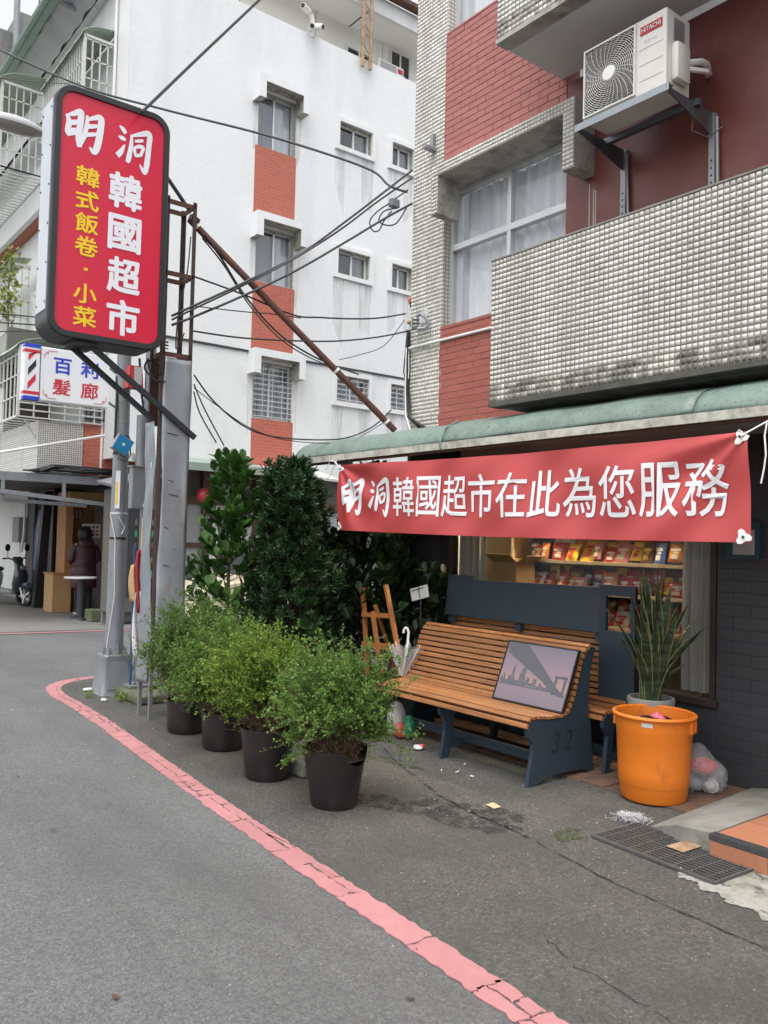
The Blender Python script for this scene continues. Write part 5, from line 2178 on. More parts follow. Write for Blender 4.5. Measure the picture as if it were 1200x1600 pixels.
def shrub(label, cx, cy, h, r0, r1, ztop, rad, seed, m, off=(0, 0), nb=300, nleaf=98, notch=None, low=.55):
    rg_ = np.random.default_rng(seed)
    root = thing('potted_shrub', label, 'shrub', (cx, cy, .006), group='bushy shrubs in black pots')
    pot(root, cx, cy, h, r0, r1, notch)
    z0 = h * .86
    curves, rads, LP, LD = [], [], [], []
    zc = z0 + (ztop - z0) * low
    for i in range(nb):
        a = rg_.uniform(0, 2 * PI)
        ct = rg_.uniform(-.75, 1.0)
        sr = math.sqrt(max(0, 1 - ct * ct))
        bump = 1 + .20 * math.sin(3 * a + seed) + .17 * math.sin(5 * a + 4 * ct + seed * 2) + .12 * math.sin(9 * a - 5 * ct + seed)
        rr_ = rg_.uniform(.55, 1.0) * bump * (1 if rg_.random() > .14 else rg_.uniform(1.1, 1.32))
        tip = np.array([cx + off[0] + rad * sr * math.cos(a) * rr_, cy + off[1] + rad * sr * math.sin(a) * rr_, zc + (ztop - zc) * ct * rr_ * (1 if ct > 0 else .95)])
        st_ = np.array([cx + rg_.normal(0, r1 * .25), cy + rg_.normal(0, r1 * .25), z0])
        midp = st_ * .5 + tip * .5 + np.array([0, 0, .10 * rg_.uniform(.3, 1.2)]) + rg_.normal(0, .03, 3)
        t = np.linspace(0, 1, 9)[:, None]
        C_ = (1 - t) ** 2 * st_ + 2 * (1 - t) * t * midp + t ** 2 * tip
        C_[1:-1] += rg_.normal(0, .008, (7, 3))
        curves.append(C_)
        rads.append((.0035, .0008))
        # side twigs with tiny leaves
        for s2 in range(7):
            f_ = rg_.uniform(.5, 1.0)
            p = C_[min(int(f_ * 8), 7)] * (1 - (f_ * 8) % 1) + C_[min(int(f_ * 8) + 1, 8)] * ((f_ * 8) % 1)
            d = (tip - st_) / np.linalg.norm(tip - st_) + rg_.normal(0, .65, 3) + np.array([0, 0, .25])
            d /= np.linalg.norm(d)
            L0 = rg_.uniform(.05, .17)
            droop = np.array([0, 0, -.02])
            C2 = p + np.linspace(0, 1, 4)[:, None] * d * L0 + (np.linspace(0, 1, 4)[:, None] ** 2) * droop
            curves.append(C2)
            rads.append((.0012, .0005))
            k_ = int(nleaf / 7) + 1
            ft_ = rg_.uniform(.1, 1.08, k_)[:, None]
            LP.append(p + ft_ * d * L0 + (ft_ ** 2) * droop + rg_.normal(0, .006, (k_, 3)))
            LD.append(d * .5 + rg_.normal(0, .7, (k_, 3)) + np.array([0, 0, .2]))
    # bare brown twigs under the crown
    for i in range(130):
        a = rg_.uniform(0, 2 * PI)
        st_ = np.array([cx + rg_.normal(0, r1 * .35), cy + rg_.normal(0, r1 * .35), z0])
        L0 = rg_.uniform(.6, 1.0)
        tip = np.array([cx + off[0] * .4 + rad * .8 * L0 * math.cos(a), cy + off[1] * .4 + rad * .8 * L0 * math.sin(a), z0 + rg_.uniform(.02, .28)])
        t = np.linspace(0, 1, 8)[:, None]
        mid = (st_ + tip) / 2 + np.array([0, 0, rg_.uniform(.0, .15)]) + rg_.normal(0, .04, 3)
        C_ = (1 - t) ** 2 * st_ + 2 * (1 - t) * t * mid + t ** 2 * tip + rg_.normal(0, .007, (8, 3))
        curves.append(C_)
        rads.append((.003, .001))
    V, F = tubes(curves, rads)
    fast_mesh('branches', V, F, 'twig', root)
    P = np.concatenate(LP)
    D = np.concatenate(LD)
    n = len(P)
    S = rg_.uniform(.011, .022, n)
    V, F = place_leaves(LEAF_D, P, D, np.array([0, 0, 1.0]) + rg_.normal(0, .55, (n, 3)), S)
    stuff(fast_mesh('foliage', V, F, m, root))
    return root


shrub('potted shrub nearest the camera, its black pot rim torn on one side', 2.855, 4.06, .335, .138, .185, .92, .335, 4, 'leaf_shrub_b', (-.01, .02), notch=(R(-80), .62, .085), nb=310, low=.5)
shrub('potted shrub second nearest, bare twigs showing above its tall black pot', 2.812, 4.76, .325, .138, .178, .97, .36, 5, 'leaf_shrub', (.0, .05), low=.58)
shrub('potted shrub third from the camera, half hidden between its neighbours', 2.93, 5.60, .27, .15, .165, 1.00, .34, 6, 'leaf_shrub_b', (-.04, -.02), low=.5)
shrub('potted shrub farthest from the camera, next to the steel post', 2.93, 6.22, .25, .15, .165, 1.06, .38, 7, 'leaf_shrub_c', (.05, .0), low=.5)
q = MB()
q.bbox(2.98, 3.10, 4.60, 4.78, .006, .10, .012)
tag(q.build('broken_brick', 'concrete'), 'grey broken brick lying behind the second black pot', 'brick')


def clusia(label, cx, cy, ztop, rad, seed, m='leaf_clusia', nbr=62, per=24, Lr=(.085, .135), zlow=.42, lean=(0, 0), name='potted_tree'):
    rg_ = np.random.default_rng(seed)
    root = thing(name, label, 'tree', (cx, cy, .006))
    pot(root, cx, cy, .32, .13, .165)
    tr = np.array([[cx, cy, .25], [cx + .01 + lean[0] * .3, cy + .015 + lean[1] * .3, .7], [cx - .01 + lean[0] * .6, cy + lean[1] * .6, 1.2], [cx + .01 + lean[0] * .85, cy - .01 + lean[1] * .85, ztop * .78], [cx + lean[0], cy + lean[1], ztop - .08]])
    q_ = MB()
    q_.tube([tuple(p) for p in tr], [.022, .019, .015, .010, .004], 8)
    q_.build('trunk', 'bark', root, smooth=True)
    curves, rads, P, D, U = [], [], [], [], []
    for i in range(nbr):
        f_ = (i + rg_.uniform(0, 1)) / nbr
        z = zlow + (ztop - zlow - .05) * f_
        tx = np.interp(z, tr[:, 2], tr[:, 0])
        ty = np.interp(z, tr[:, 2], tr[:, 1])
        a = i * 2.4 + rg_.normal(0, .4)
        w = rad * (.30 + .95 * (1 - f_) ** .75) * rg_.uniform(.55, 1.1) if f_ > .12 else rad * rg_.uniform(.8, 1.15)
        st_ = np.array([tx, ty, z])
        rise = .10 + .55 * w
        tip = st_ + np.array([math.cos(a) * w, math.sin(a) * w, rise * rg_.uniform(.5, 1.1)])
        t = np.linspace(0, 1, 6)[:, None]
        mid = st_ + np.array([math.cos(a) * w * .6, math.sin(a) * w * .6, rise * .2])
        C_ = (1 - t) ** 2 * st_ + 2 * (1 - t) * t * mid + t ** 2 * tip
        curves.append(C_)
        rads.append((.006, .002))
        dd = (tip - mid) / np.linalg.norm(tip - mid)
        for k_ in range(per):
            g = rg_.uniform(.25, 1.0)
            idx = g * 5
            i0 = min(int(idx), 4)
            p = C_[i0] * (1 - (idx - i0)) + C_[i0 + 1] * (idx - i0)
            ph = rg_.uniform(0, 2 * PI)
            s1 = np.cross(dd, [0, 0, 1.0])
            s1 /= max(np.linalg.norm(s1), 1e-6)
            s2 = np.cross(s1, dd)
            side = s1 * math.cos(ph) + s2 * math.sin(ph)
            d = dd * rg_.uniform(.4, 1.0) + side * rg_.uniform(.4, 1.0) + np.array([0, 0, .30])
            P.append(p + side * .01)
            D.append(d)
            U.append(dd * .9 - side * .5 + np.array([0, 0, .6]) + rg_.normal(0, .25, 3))
    V, F = tubes(curves, rads, 4)
    fast_mesh('branches', V, F, 'bark', root)
    P, D, U = np.array(P), np.array(D), np.array(U)
    S = rg_.uniform(Lr[0], Lr[1], len(P))
    V, F = place_leaves(LEAF_O, P, D, U, S)
    fast_mesh('crown', V, tri_fix(V, F), m, root, smooth=True)
    return root


clusia('round leaved potted tree beside the steel sign post', 3.62, 6.90, 2.22, .40, 21, nbr=72)
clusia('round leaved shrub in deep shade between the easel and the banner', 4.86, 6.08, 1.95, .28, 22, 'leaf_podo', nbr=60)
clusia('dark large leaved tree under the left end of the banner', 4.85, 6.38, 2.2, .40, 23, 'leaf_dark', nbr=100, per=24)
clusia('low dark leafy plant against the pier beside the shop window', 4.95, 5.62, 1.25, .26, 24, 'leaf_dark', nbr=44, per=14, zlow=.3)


def podocarp(label, cx, cy, ztop, rad, seed, m, nclu=1500, per=15, Ln=(.05, .08), zlow=.35):
    rg_ = np.random.default_rng(seed)
    root = thing('potted_conifer', label, 'tree', (cx, cy, .006))
    pot(root, cx, cy, .32, .13, .165)
    q_ = MB()
    q_.tube([(cx, cy, .25), (cx + .02, cy, .9), (cx, cy + .02, 1.6), (cx, cy, ztop - .1)], [.024, .02, .012, .004], 8)
    q_.build('trunk', 'bark', root, smooth=True)
    P, D, U, curves, rads = [], [], [], [], []
    for i in range(nclu):
        f_ = rg_.uniform(0, 1) ** .85
        z = zlow + (ztop - zlow) * f_
        a = rg_.uniform(0, 2 * PI)
        prof = (.90 + .14 * math.sin(8 * f_ + seed) + .10 * math.sin(19 * f_ + a)) * (1 - max(0, f_ - .68) ** 1.3 * 2.9)
        prof = max(prof, .22)
        w = rad * prof * math.sqrt(rg_.uniform(.15, 1)) * (1 + .26 * math.sin(4 * a + 11 * f_) + .16 * math.sin(9 * a - 14 * f_))
        tip = np.array([cx + w * math.cos(a), cy + w * math.sin(a), z])
        st_ = np.array([cx + .15 * w * math.cos(a), cy + .15 * w * math.sin(a), max(.3, z - .12 - .4 * w)])
        curves.append(np.linspace(0, 1, 4)[:, None] * (tip - st_) + st_)
        rads.append((.004, .0015))
        ax = np.array([math.cos(a) * .7, math.sin(a) * .7, .55]) + rg_.normal(0, .35, 3)
        ax /= np.linalg.norm(ax)
        s1 = np.cross(ax, [.2, .3, .9])
        s1 /= np.linalg.norm(s1)
        s2 = np.cross(ax, s1)
        ph = np.arange(per) * 2.4 + rg_.uniform(0, 6)
        spread = np.linspace(.35, 1.5, per)
        side = s1[None] * np.cos(ph)[:, None] + s2[None] * np.sin(ph)[:, None]
        P.append(tip[None] - ax[None] * (np.linspace(0, .05, per))[:, None])
        D.append(ax[None] * 1.0 + side * spread[:, None])
        U.append(ax[None] + rg_.normal(0, .2, (per, 3)))
    V, F = tubes(curves, rads, 3)
    fast_mesh('branches', V, F, 'bark_dark', root)
    P, D, U = np.concatenate(P), np.concatenate(D), np.concatenate(U)
    S = rg_.uniform(Ln[0], Ln[1], len(P))
    V, F = place_leaves(LEAF_N, P, D, U, S)
    fast_mesh('crown', V, F, m, root)
    return root


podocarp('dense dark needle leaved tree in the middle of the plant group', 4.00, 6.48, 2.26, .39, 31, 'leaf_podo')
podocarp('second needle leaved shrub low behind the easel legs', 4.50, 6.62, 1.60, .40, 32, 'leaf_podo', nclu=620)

# small weeds at the foot of the block
for i, (x, y, n, lb) in enumerate(((2.93, 7.62, 16, 'little weed growing at the foot of the lamp post'), (2.75, 7.95, 10, 'tiny weed left of the lamp post base'), (3.6, 5.0, 22, 'low weeds spilling along the pavement joint by the nearest pot'))):
    rg_ = np.random.default_rng(60 + i)
    w = thing('weed', lb, 'weed', (x, y, .008))
    P = np.stack([x + rg_.normal(0, .03 if i < 2 else .05, n * 4), y + rg_.normal(0, .03 if i < 2 else .14, n * 4), .012 + rg_.uniform(0, .06 if i < 2 else .015, n * 4)], 1)
    D = rg_.normal(0, 1, (n * 4, 3)) + np.array([0, 0, .5])
    V, F = place_leaves(LEAF_O, P, D, rg_.normal(0, .3, (n * 4, 3)) + np.array([0, 0, 1]), rg_.uniform(.015, .035, n * 4))
    fast_mesh('leaves', V, tri_fix(V, F), 'leaf_shrub', w)
    q = MB()
    for p in P[::4]:
        q.tube([(x, y, .007), tuple(p)], .0012, 3)
    q.build('stems', 'leaf_shrub', w)

# ------------------------------------------------------------------ big shop sign on its steel post
mat('sign_red', (.60, .016, .050), .28, .02, 3)
mat('sign_black', (.022, .024, .028), .42, .06, 8)
mat('sign_silver', (.55, .58, .60), .32, .06, 5, metal=.6)
mat('sign_white', (.78, .79, .84), .4, .02, 10)
mat('sign_yellow', (.85, .56, .02), .4, .03, 10)
sg = thing('shop_sign', 'tall red lightbox shop sign with white and yellow lettering', 'sign', (2.8, 6.8, 3.0))
SX0, SX1, SZ0, SZ1, SYF, SYB = 1.85, 2.79, 3.065, 5.05, 6.60, 6.94


def rrect(x0, x1, z0, z1, r, n=8):
    P = []
    for (cx_, cz_, a0) in ((x1 - r, z0 + r, -90), (x1 - r, z1 - r, 0), (x0 + r, z1 - r, 90), (x0 + r, z0 + r, 180)):
        for i in range(n + 1):
            a = R(a0 + 90 * i / n)
            P.append((cx_ + r * math.cos(a), cz_ + r * math.sin(a)))
    return P


q = MB()
A, B_ = rrect(SX0, SX1, SZ0, SZ1, .15), rrect(SX0 + .012, SX1 - .012, SZ0 + .012, SZ1 - .012, .14)
n = len(A)
V = [(p[0], SYF + .012, p[1]) for p in A] + [(p[0], SYB - .012, p[1]) for p in A] + [(p[0], SYB, p[1]) for p in B_]
F = [(i, (i + 1) % n, n + (i + 1) % n, n + i) for i in range(n)] + [(n + i, n + (i + 1) % n, 2 * n + (i + 1) % n, 2 * n + i) for i in range(n)] + [tuple(range(2 * n, 3 * n))]
q.add(V, F)
sbody = q.build('box', 'sign_black', sg, smooth=True)
# black rim with red face set back inside
C1, C2 = rrect(SX0, SX1, SZ0, SZ1, .15), rrect(SX0 + .052, SX1 - .052, SZ0 + .052, SZ1 - .052, .105)
q = MB()
V = [(p[0], SYF + .012, p[1]) for p in C1] + [(p[0], SYF, p[1]) for p in rrect(SX0 + .01, SX1 - .01, SZ0 + .01, SZ1 - .01, .145)] + [(p[0], SYF, p[1]) for p in C2] + [(p[0], SYF + .02, p[1]) for p in C2]
F = []
for k_ in range(3):
    F += [(k_ * n + i, (k_ + 1) * n + i, (k_ + 1) * n + (i + 1) % n, k_ * n + (i + 1) % n) for i in range(n)]
q.add(V, F)
q.build('rim', 'sign_black', sg, smooth=True)
q = MB()
q.add([(p[0], SYF + .016, p[1]) for p in C2], [tuple(range(n))])
face = q.build('face', 'sign_red', sg)
# silver side plate with screws
q = MB()
q.box(SX0 - .006, SX0 + .002, SYF + .04, SYB - .04, SZ0 + .20, SZ1 - .13)
sp2 = q.build('side_plate', 'sign_silver', sg)
for zz in np.linspace(SZ0 + .26, SZ1 - .2, 6):
    for yy in (SYF + .06, SYB - .06):
        q = MB()
        q.tube([(SX0 - .006, yy, zz), (SX0 - .011, yy, zz)], .008, 8)
        q.build('screw', 'dark_metal', sp2)


def sfn(u, v, l=0.0):
    return (u, SYF + .0125 - l, v)


put_glyph(GM, sfn, 2.085, 4.715, .305, .335, 'character', 'sign_white', face)
put_glyph(GD, sfn, 2.485, 4.695, .305, .375, 'character', 'sign_white', face)
for i, ch in enumerate('韓國超市'):
    put_glyph(ch, sfn, 2.428 + i * .005, 4.325 - i * .343, .275, .292, 'character', 'sign_white', face, bold=.030)
for i, (ch, zc_) in enumerate((('韓', 4.36), ('式', 4.172), ('飯', 3.99), ('卷', 3.808), ('小', 3.432), ('菜', 3.25))):
    put_glyph(ch, sfn, 2.122 + .003 * i, zc_, .182, .158, 'character', 'sign_yellow', face, bold=.020)
q = MB()
q.add([(2.133 + .017 * math.cos(t * .4488), SYF + .0125, 3.625 + .013 * math.sin(t * .4488)) for t in range(14)], [tuple(range(14))])
q.build('dot', 'sign_yellow', face)
for zc_ in (4.0,):
    pass
# post: rusty angle irons, galvanised cladding
mat('old_iron', (.065, .040, .034), .75, .25, 14, .2, 60)
po = thing('sign_post', 'square steel post with rusty frame and galvanised cladding carrying the red sign', 'post', (2.98, 6.87, 0))
PX0, PX1, PY0, PY1 = 2.835, 3.118, 6.75, 7.0
for (x, y) in ((PX0, PY0), (PX1, PY0), (PX0, PY1), (PX1, PY1)):
    q = MB()
    sx, sy = (1 if x == PX0 else -1), (1 if y == PY0 else -1)
    q.prism([(x, y), (x + sx * .035, y), (x + sx * .035, y + sy * .006), (x + sx * .006, y + sy * .006), (x + sx * .006, y + sy * .035), (x, y + sy * .035)], 'z', .42, 4.46)
    q.build('corner_iron', 'old_iron', po)
    q = MB()
    q.box(x - (.004 if sx > 0 else .024), x + (.024 if sx > 0 else .004), y - (.004 if sy > 0 else .024), y + (.024 if sy > 0 else .004), .005, .42)
    q.build('leg', 'steel', po)
for z in (3.10, 3.80, 4.42):
    for (p_, q2) in (((PX0, PY0 + .02), (PX1, PY0 + .02)), ((PX0, PY1 - .02), (PX1, PY1 - .02)), ((PX0 + .02, PY0), (PX0 + .02, PY1)), ((PX1 - .02, PY0), (PX1 - .02, PY1))):
        q = MB()
        q.bar((*p_, z), (*q2, z), .012, .04)
        q.build('cross_iron', 'rust', po)
# cladding sheets, buckled at the edges


def sheet(fix, a0, a1, z0, z1, plane, name, seed, m='galvanised'):
    rr_ = random.Random(seed)
    k1, k2 = rr_.uniform(0, 6), rr_.uniform(0, 6)

    def sf(u, v):
        a = a0 + (a1 - a0) * u
        z = z0 + (z1 - z0) * v
        edge = abs(2 * u - 1) ** 3
        d = .010 * math.sin(z * 5 + k1) * edge + .005 * math.sin(z * 13 + k2 + 3 * u) + .006 * math.sin(z * 2.3 + u * 4)
        a += .010 * math.sin(z * 4.2 + k2) * (1 if u > .5 else -.6) * edge
        return (a, fix - .010 + d, z) if plane == 'xz' else (fix - .010 + d, a, z)
    q_ = MB()
    q_.grid(sf, 10, 60)
    o_ = q_.build(name, m, po, smooth=True, solid=.002)
    return o_


sheet(PY0 - .008, PX0 + .025, PX1 - .012, .45, 3.06, 'xz', 'cladding', 3)
sheet(PX0 - .008, PY0 + .03, PY1 - .01, .30, 2.52, 'yz', 'cladding', 5)
q = MB()
q.add([(PX0 + .006, PY1 - .02, 2.5), (PX1 - .01, PY1 - .02, 2.5), (PX1 - .01, PY1 - .02, 3.08), (PX0 + .006, PY1 - .02, 3.08)], [(0, 1, 2, 3)])
q.add([(PX1 - .012, PY0 + .01, .45), (PX1 - .012, PY1 - .01, .45), (PX1 - .012, PY1 - .01, 3.08), (PX1 - .012, PY0 + .01, 3.08)], [(0, 1, 2, 3)])
q.build('rear_sheet', 'rust', po)
for (z, x, m_) in ((1.45, 2.87, 'white_plastic'),):
    q = MB()
    q.box(PX0 - .021, PX0 - .019, 6.83, 6.845, 2.12, 2.17)
    q.build('sticker', m_, po)
q = MB()
for (x, z, w) in ((2.9, 2.42, .10), (2.92, 2.02, .05), (2.93, 1.90, .09), (2.90, 1.62, .04), (2.95, 1.44, .06), (2.9, 1.30, .06)):
    q.bar((x, PY0 - .0265, z), (x + w, PY0 - .0265, z - .012), .003, .007)
q.build('scratch', 'dark_metal', po)
# diagonal struts of the sign
for (a, c) in (((2.215, SYF + .10, SZ0 - .012), (3.15, PY0 - .035, 2.40)), ((2.12, SYB - .08, SZ0 - .012), (2.82, PY1 - .16, 2.53))):
    q = MB()
    q.bar(a, c, .028, .045)
    q.build('strut', 'sign_black', sg)
q = MB()
q.box(2.06, 2.26, SYF + .05, SYB - .03, SZ0 - .03, SZ0 + .01)
q.build('strut_bracket', 'sign_black', sg)
q = MB()
for zz in (3.3, 4.4):
    q = MB()
    q.bar((SX1 - .01, 6.80, zz), (PX0 + .02, 6.80, zz), .04, .04)
    q.build('mount_arm', 'sign_black', sg)
q = MB()
q.bar((SX1 - .02, 6.80, 4.72), (PX1 - .05, 6.80, 4.40), .03, .02)
q.build('mount_arm', 'sign_black', sg)
# brown stay pipe to the shop
stp = thing('stay_pipe', 'long brown steel stay pipe from the sign post to the shop awning', 'pipe', (3.15, 6.88, 4.3))
p0, p1 = Vector((3.10, 6.86, 4.345)), Vector((4.96, 6.21, 2.60))
q = MB()
q.tube([p0, p0.lerp(p1, .5) + Vector((0, 0, -.008)), p1], .031, 12)
q.build('pipe', 'rust', stp, smooth=True)
for f_ in (.035, .70, .955):
    c = p0.lerp(p1, f_)
    d = (p1 - p0).normalized()
    q = MB()
    q.tube([c - d * .012, c + d * .012], .035, 12)
    q.build('tape_band', 'white_plastic', stp)
q = MB()
q.bar((PX1 - .02, 6.84, 4.36), (PX1 + .06, 6.86, 4.33), .05, .06)
q.build('clamp', 'dark_metal', stp)

# ------------------------------------------------------------------ street lamp
LX, LY = 3.02, 8.10
sl = thing('street_lamp', 'grey tubular street lamp post with bolted base and oval lamp head', 'street lamp', (LX, LY, 0))
q = MB()


def sq(w, z, r):
    return [(LX + p[0], LY + p[1], z) for p in rrect(-w, w, -w, w, r, 3)]


q2 = [sq(.165, 0.006, .03), sq(.160, .02, .03), sq(.125, .36, .03), sq(.128, .37, .03), sq(.122, .385, .03)]
nn = len(q2[0])
q.add([v for ring in q2 for v in ring], [(k_ * nn + i, k_ * nn + (i + 1) % nn, (k_ + 1) * nn + (i + 1) % nn, (k_ + 1) * nn + i) for k_ in range(4) for i in range(nn)] + [tuple(range(4 * nn, 5 * nn))])
q.build('base', 'pole_paint', sl, smooth=True)
q = MB()
q.tube([(LX, LY, .38), (LX, LY, 2.0), (LX, LY, 5.0)], [.088, .076, .058], 24)
q.build('pole', 'pole_paint', sl, smooth=True)
for a in range(4):
    an = R(45 + 90 * a)
    q = MB()
    q.lathe([(.022, .385), (.022, .41), (.013, .412), (.013, .45), (.0, .452)], LX + .115 * math.cos(an), LY + .115 * math.sin(an), 6)
    q.build('bolt', 'steel', sl)
    q = MB()
    an = R(90 * a)
    q.prism([(.07, .386), (.118, .386), (.08, .52), (.07, .52)], 'y', -.005, .005)
    q.xf(Matrix.Translation((LX, LY, 0)) @ Matrix.Rotation(an, 4, 'Z'))
    q.build('gusset', 'pole_paint', sl)
q = MB()
q.add([(LX - .11, LY - .158, .06), (LX + .11, LY - .158, .06), (LX + .085, LY - .132, .32), (LX - .085, LY - .132, .32)], [(0, 1, 2, 3)])
q.build('base_panel', 'pole_paint', sl, solid=.012)
q = MB()
q.tube([(LX, LY, 4.95), (LX - .03, LY, 5.15), (LX - .12, LY - .02, 5.24), (LX - .35, LY - .04, 5.26), (LX - .85, LY - .09, 5.27)], .035, 12)
q.build('arm', 'pole_paint', sl, smooth=True)
mat('lamp_shell', (.42, .43, .43), .45, .06, 5)
mat('lamp_glass', (.34, .32, .29), .15, .08, 5, coat=.5)


def ell(cx_, cy_, cz_, rx, ry, rz, lo, hi, name, m_, par, tilt=0.0):
    q_ = MB()

    def ef(u, v):
        a = u * 2 * PI
        t = lo + (hi - lo) * v
        x, y, z = rx * math.cos(t) * math.cos(a), ry * math.cos(t) * math.sin(a), rz * math.sin(t)
        return (cx_ + x, cy_ + y, cz_ + z + x * tilt)
    q_.grid(ef, 32, 10)
    return q_.build(name, m_, par, smooth=True)


ell(LX - 1.13, LY - .10, 5.225, .27, .115, .085, -.15, PI / 2, 'head_shell', 'lamp_shell', sl)
ell(LX - 1.13, LY - .10, 5.218, .262, .108, .055, -PI / 2, -.02, 'lens', 'lamp_glass', sl)
mat('blue_box', (.02, .25, .52), .35, .05)
q = MB()
q.bbox(-.085, .085, -.03, .03, -.085, .085, .008)
q.xf(Matrix.Translation((LX - .035, LY - .115, 2.42)) @ Matrix.Rotation(R(28), 4, 'Y'))
bx_ = q.build('junction_box', 'steel', sl)
q = MB()
q.box(-.078, .078, -.036, -.031, -.078, .078)
q.xf(Matrix.Translation((LX - .035, LY - .115, 2.42)) @ Matrix.Rotation(R(28), 4, 'Y'))
q.build('blue_face', 'blue_box', bx_)
q = MB()
q.tube([(LX - .035, LY - .158, 2.42), (LX - .035, LY - .162, 2.42)], .016, 12)
q.build('knob', 'white_plastic', bx_)
for z, m_ in ((2.33, 'black_plastic'), (2.50, 'black_plastic'), (1.745, 'alu'), (1.50, 'black_plastic'), (2.86, 'steel'), (2.65, 'steel')):
    q = MB()
    rr_ = .0885 - (z - .4) * .0069 + .002
    q.tube([(LX, LY, z), (LX, LY, z + .022)], rr_, 20)
    q.build('strap', m_, sl)
q = MB()
q.tube([(LX - .09, LY - .02, 1.74), (LX - .06, LY - .09, 1.5), (LX - .06, LY - .095, 1.2), (LX - .05, LY - .095, .95), (LX - .085, LY - .07, .6), (LX - .10, LY - .06, .45)], .004, 5)
q.tube([(LX - .04, LY - .085, 1.73), (LX + .03, LY - .09, 1.62), (LX + .0, LY - .095, 1.55)], .004, 5)
q.build('white_wire', 'white_plastic', sl)
q = MB()
q.tube([(LX - .08, LY - .05, 2.35), (LX - .085, LY - .06, 2.6), (LX - .075, LY - .04, 2.9), (LX - .07, LY, 3.1)], .012, 6)
q.tube([(LX - .03, LY - .13, 2.35), (LX - .08, LY - .14, 2.28), (LX + .0, LY - .14, 2.26), (LX + .06, LY - .10, 2.33), (LX + .05, LY - .09, 2.5)], .006, 6)
q.build('black_wire', 'cable_black', sl)
# number plate tape on the post
NP_ = [(LX - .062, LY - .064, 1.80, 2.15)]
q = MB()
q.box(-.022, .022, -.002, .002, 1.80, 2.17)
q.xf(Matrix.Translation((LX - .045, LY - .071, 0)) @ Matrix.Rotation(R(-33), 4, 'Z'))
npl = q.build('number_plate', 'white_plastic', sl)
q = MB()
q.box(-.018, .0, -.0042, -.0022, 1.84, 2.06)
q.xf(Matrix.Translation((LX - .045, LY - .071, 0)) @ Matrix.Rotation(R(-33), 4, 'Z'))
q.build('yellow_strip', 'sign_yellow', npl)
# red advertisement box on the lamp post
rbx = thing('red_box', 'red and clear plastic box fixed to the lamp post below the big sign', 'box', (3.05, 8.05, 2.95))
q = MB()
q.prism([(3.0, 2.98), (3.16, 2.98), (3.14, 3.20), (3.02, 3.20)], 'y', LY - .17, LY - .065)
q.build('case', 'red_wrap', rbx)
q = MB()
q.box(3.06, 3.135, LY - .176, LY - .172, 3.02, 3.19)
q.build('label_window', 'sticker', rbx)

# second utility pole, its cabinet, wrapped flag and base plate on a mossy block
bl = MB()
bl.bbox(2.98, 3.55, 7.35, 8.15, .005, .085, .02)
ob = bl.build('concrete_footing', 'mossy_concrete')
tag(ob, 'mossy low concrete footing beside the lamp post', 'footing')
up_ = thing('utility_pole', 'pale utility pole on a bolted plate behind the steel sign post', 'pole', (3.235, 7.95, .085))
UX, UY = 3.235, 7.95
q = MB()
q.tube([(UX, UY, .10), (UX, UY, 2.2), (UX, UY, 4.0)], [.062, .055, .05], 18)
q.build('shaft', 'pole_paint', up_, smooth=True)
q = MB()
q.bbox(UX - .17, UX + .17, UY - .17, UY + .17, .087, .115, .008)
q.build('base_plate', 'galvanised', up_)
for a in range(4):
    an = R(45 + 90 * a)
    q = MB()
    q.lathe([(.030, .115), (.030, .14), (.022, .145), (.022, .215), (.016, .235), (0, .237)], UX + .17 * math.cos(an), UY + .17 * math.sin(an), 10)
    q.build('bolt', 'steel', up_)
    q = MB()
    q.prism([(.055, .115), (.15, .115), (.06, .335), (.055, .335)], 'y', -.005, .005)
    q.xf(Matrix.Translation((UX, UY, 0)) @ Matrix.Rotation(R(90 * a), 4, 'Z'))
    q.build('gusset', 'galvanised', up_)
q = MB()
q.tube([(UX - .085, UY - .02, 2.05), (UX - .085, UY - .02, 2.72)], .045, 12)
q.build('riser_duct', 'pole_paint', up_, smooth=True)
q = MB()
q.box(UX - .21, UX + .03, UY - .16, UY - .065, 1.80, 2.20)
cbn = q.build('cabinet', 'pole_paint', up_, bevel=.006)
q = MB()
q.box(UX - .22, UX + .04, UY - .17, UY - .05, 2.20, 2.215)
q.build('cabinet_lid', 'steel', cbn)
q = MB()
q.box(UX - .10, UX - .085, UY - .1625, UY - .16, 1.82, 1.85)
q.build('latch', 'white_plastic', cbn)
q = MB()
q.box(-.022, .022, -.002, .002, 1.35, 1.72)
q.xf(Matrix.Translation((UX - .04, UY - .062, 0)) @ Matrix.Rotation(R(-30), 4, 'Z'))
npl = q.build('number_plate', 'white_plastic', up_)
q = MB()
q.box(-.018, .0, -.0042, -.0022, 1.42, 1.62)
q.xf(Matrix.Translation((UX - .04, UY - .062, 0)) @ Matrix.Rotation(R(-30), 4, 'Z'))
q.build('yellow_strip', 'sign_yellow', npl)
fl = thing('wrapped_flag', 'red, white and tan promotional flag wrapped round its blue stick', 'flag', (3.19, 7.82, .4))
mat('flag_tan', (.52, .34, .17), .6, .1, 9)
mat('flag_white', (.70, .70, .70), .6, .05, 9)
mat('flag_red', (.36, .03, .04), .6, .1, 9)
mat('stick_blue', (.03, .07, .20), .5, .05)
q = MB()
q.tube([(3.085, 7.82, .10), (3.085, 7.82, 1.45)], .012, 8)
q.build('stick', 'stick_blue', fl)


def flagf(x0, w, z0, z1, ph, dy=0.0):
    def ff(u, v):
        return (x0 + w * (u - .5) * (.35 + .65 * math.sin(PI * (.15 + .75 * (1 - v)))), 7.80 + dy + .02 * math.sin(u * 9 + ph + v * 3) - .015 * math.sin(PI * u), z0 + (z1 - z0) * v + .02 * u)
    return ff


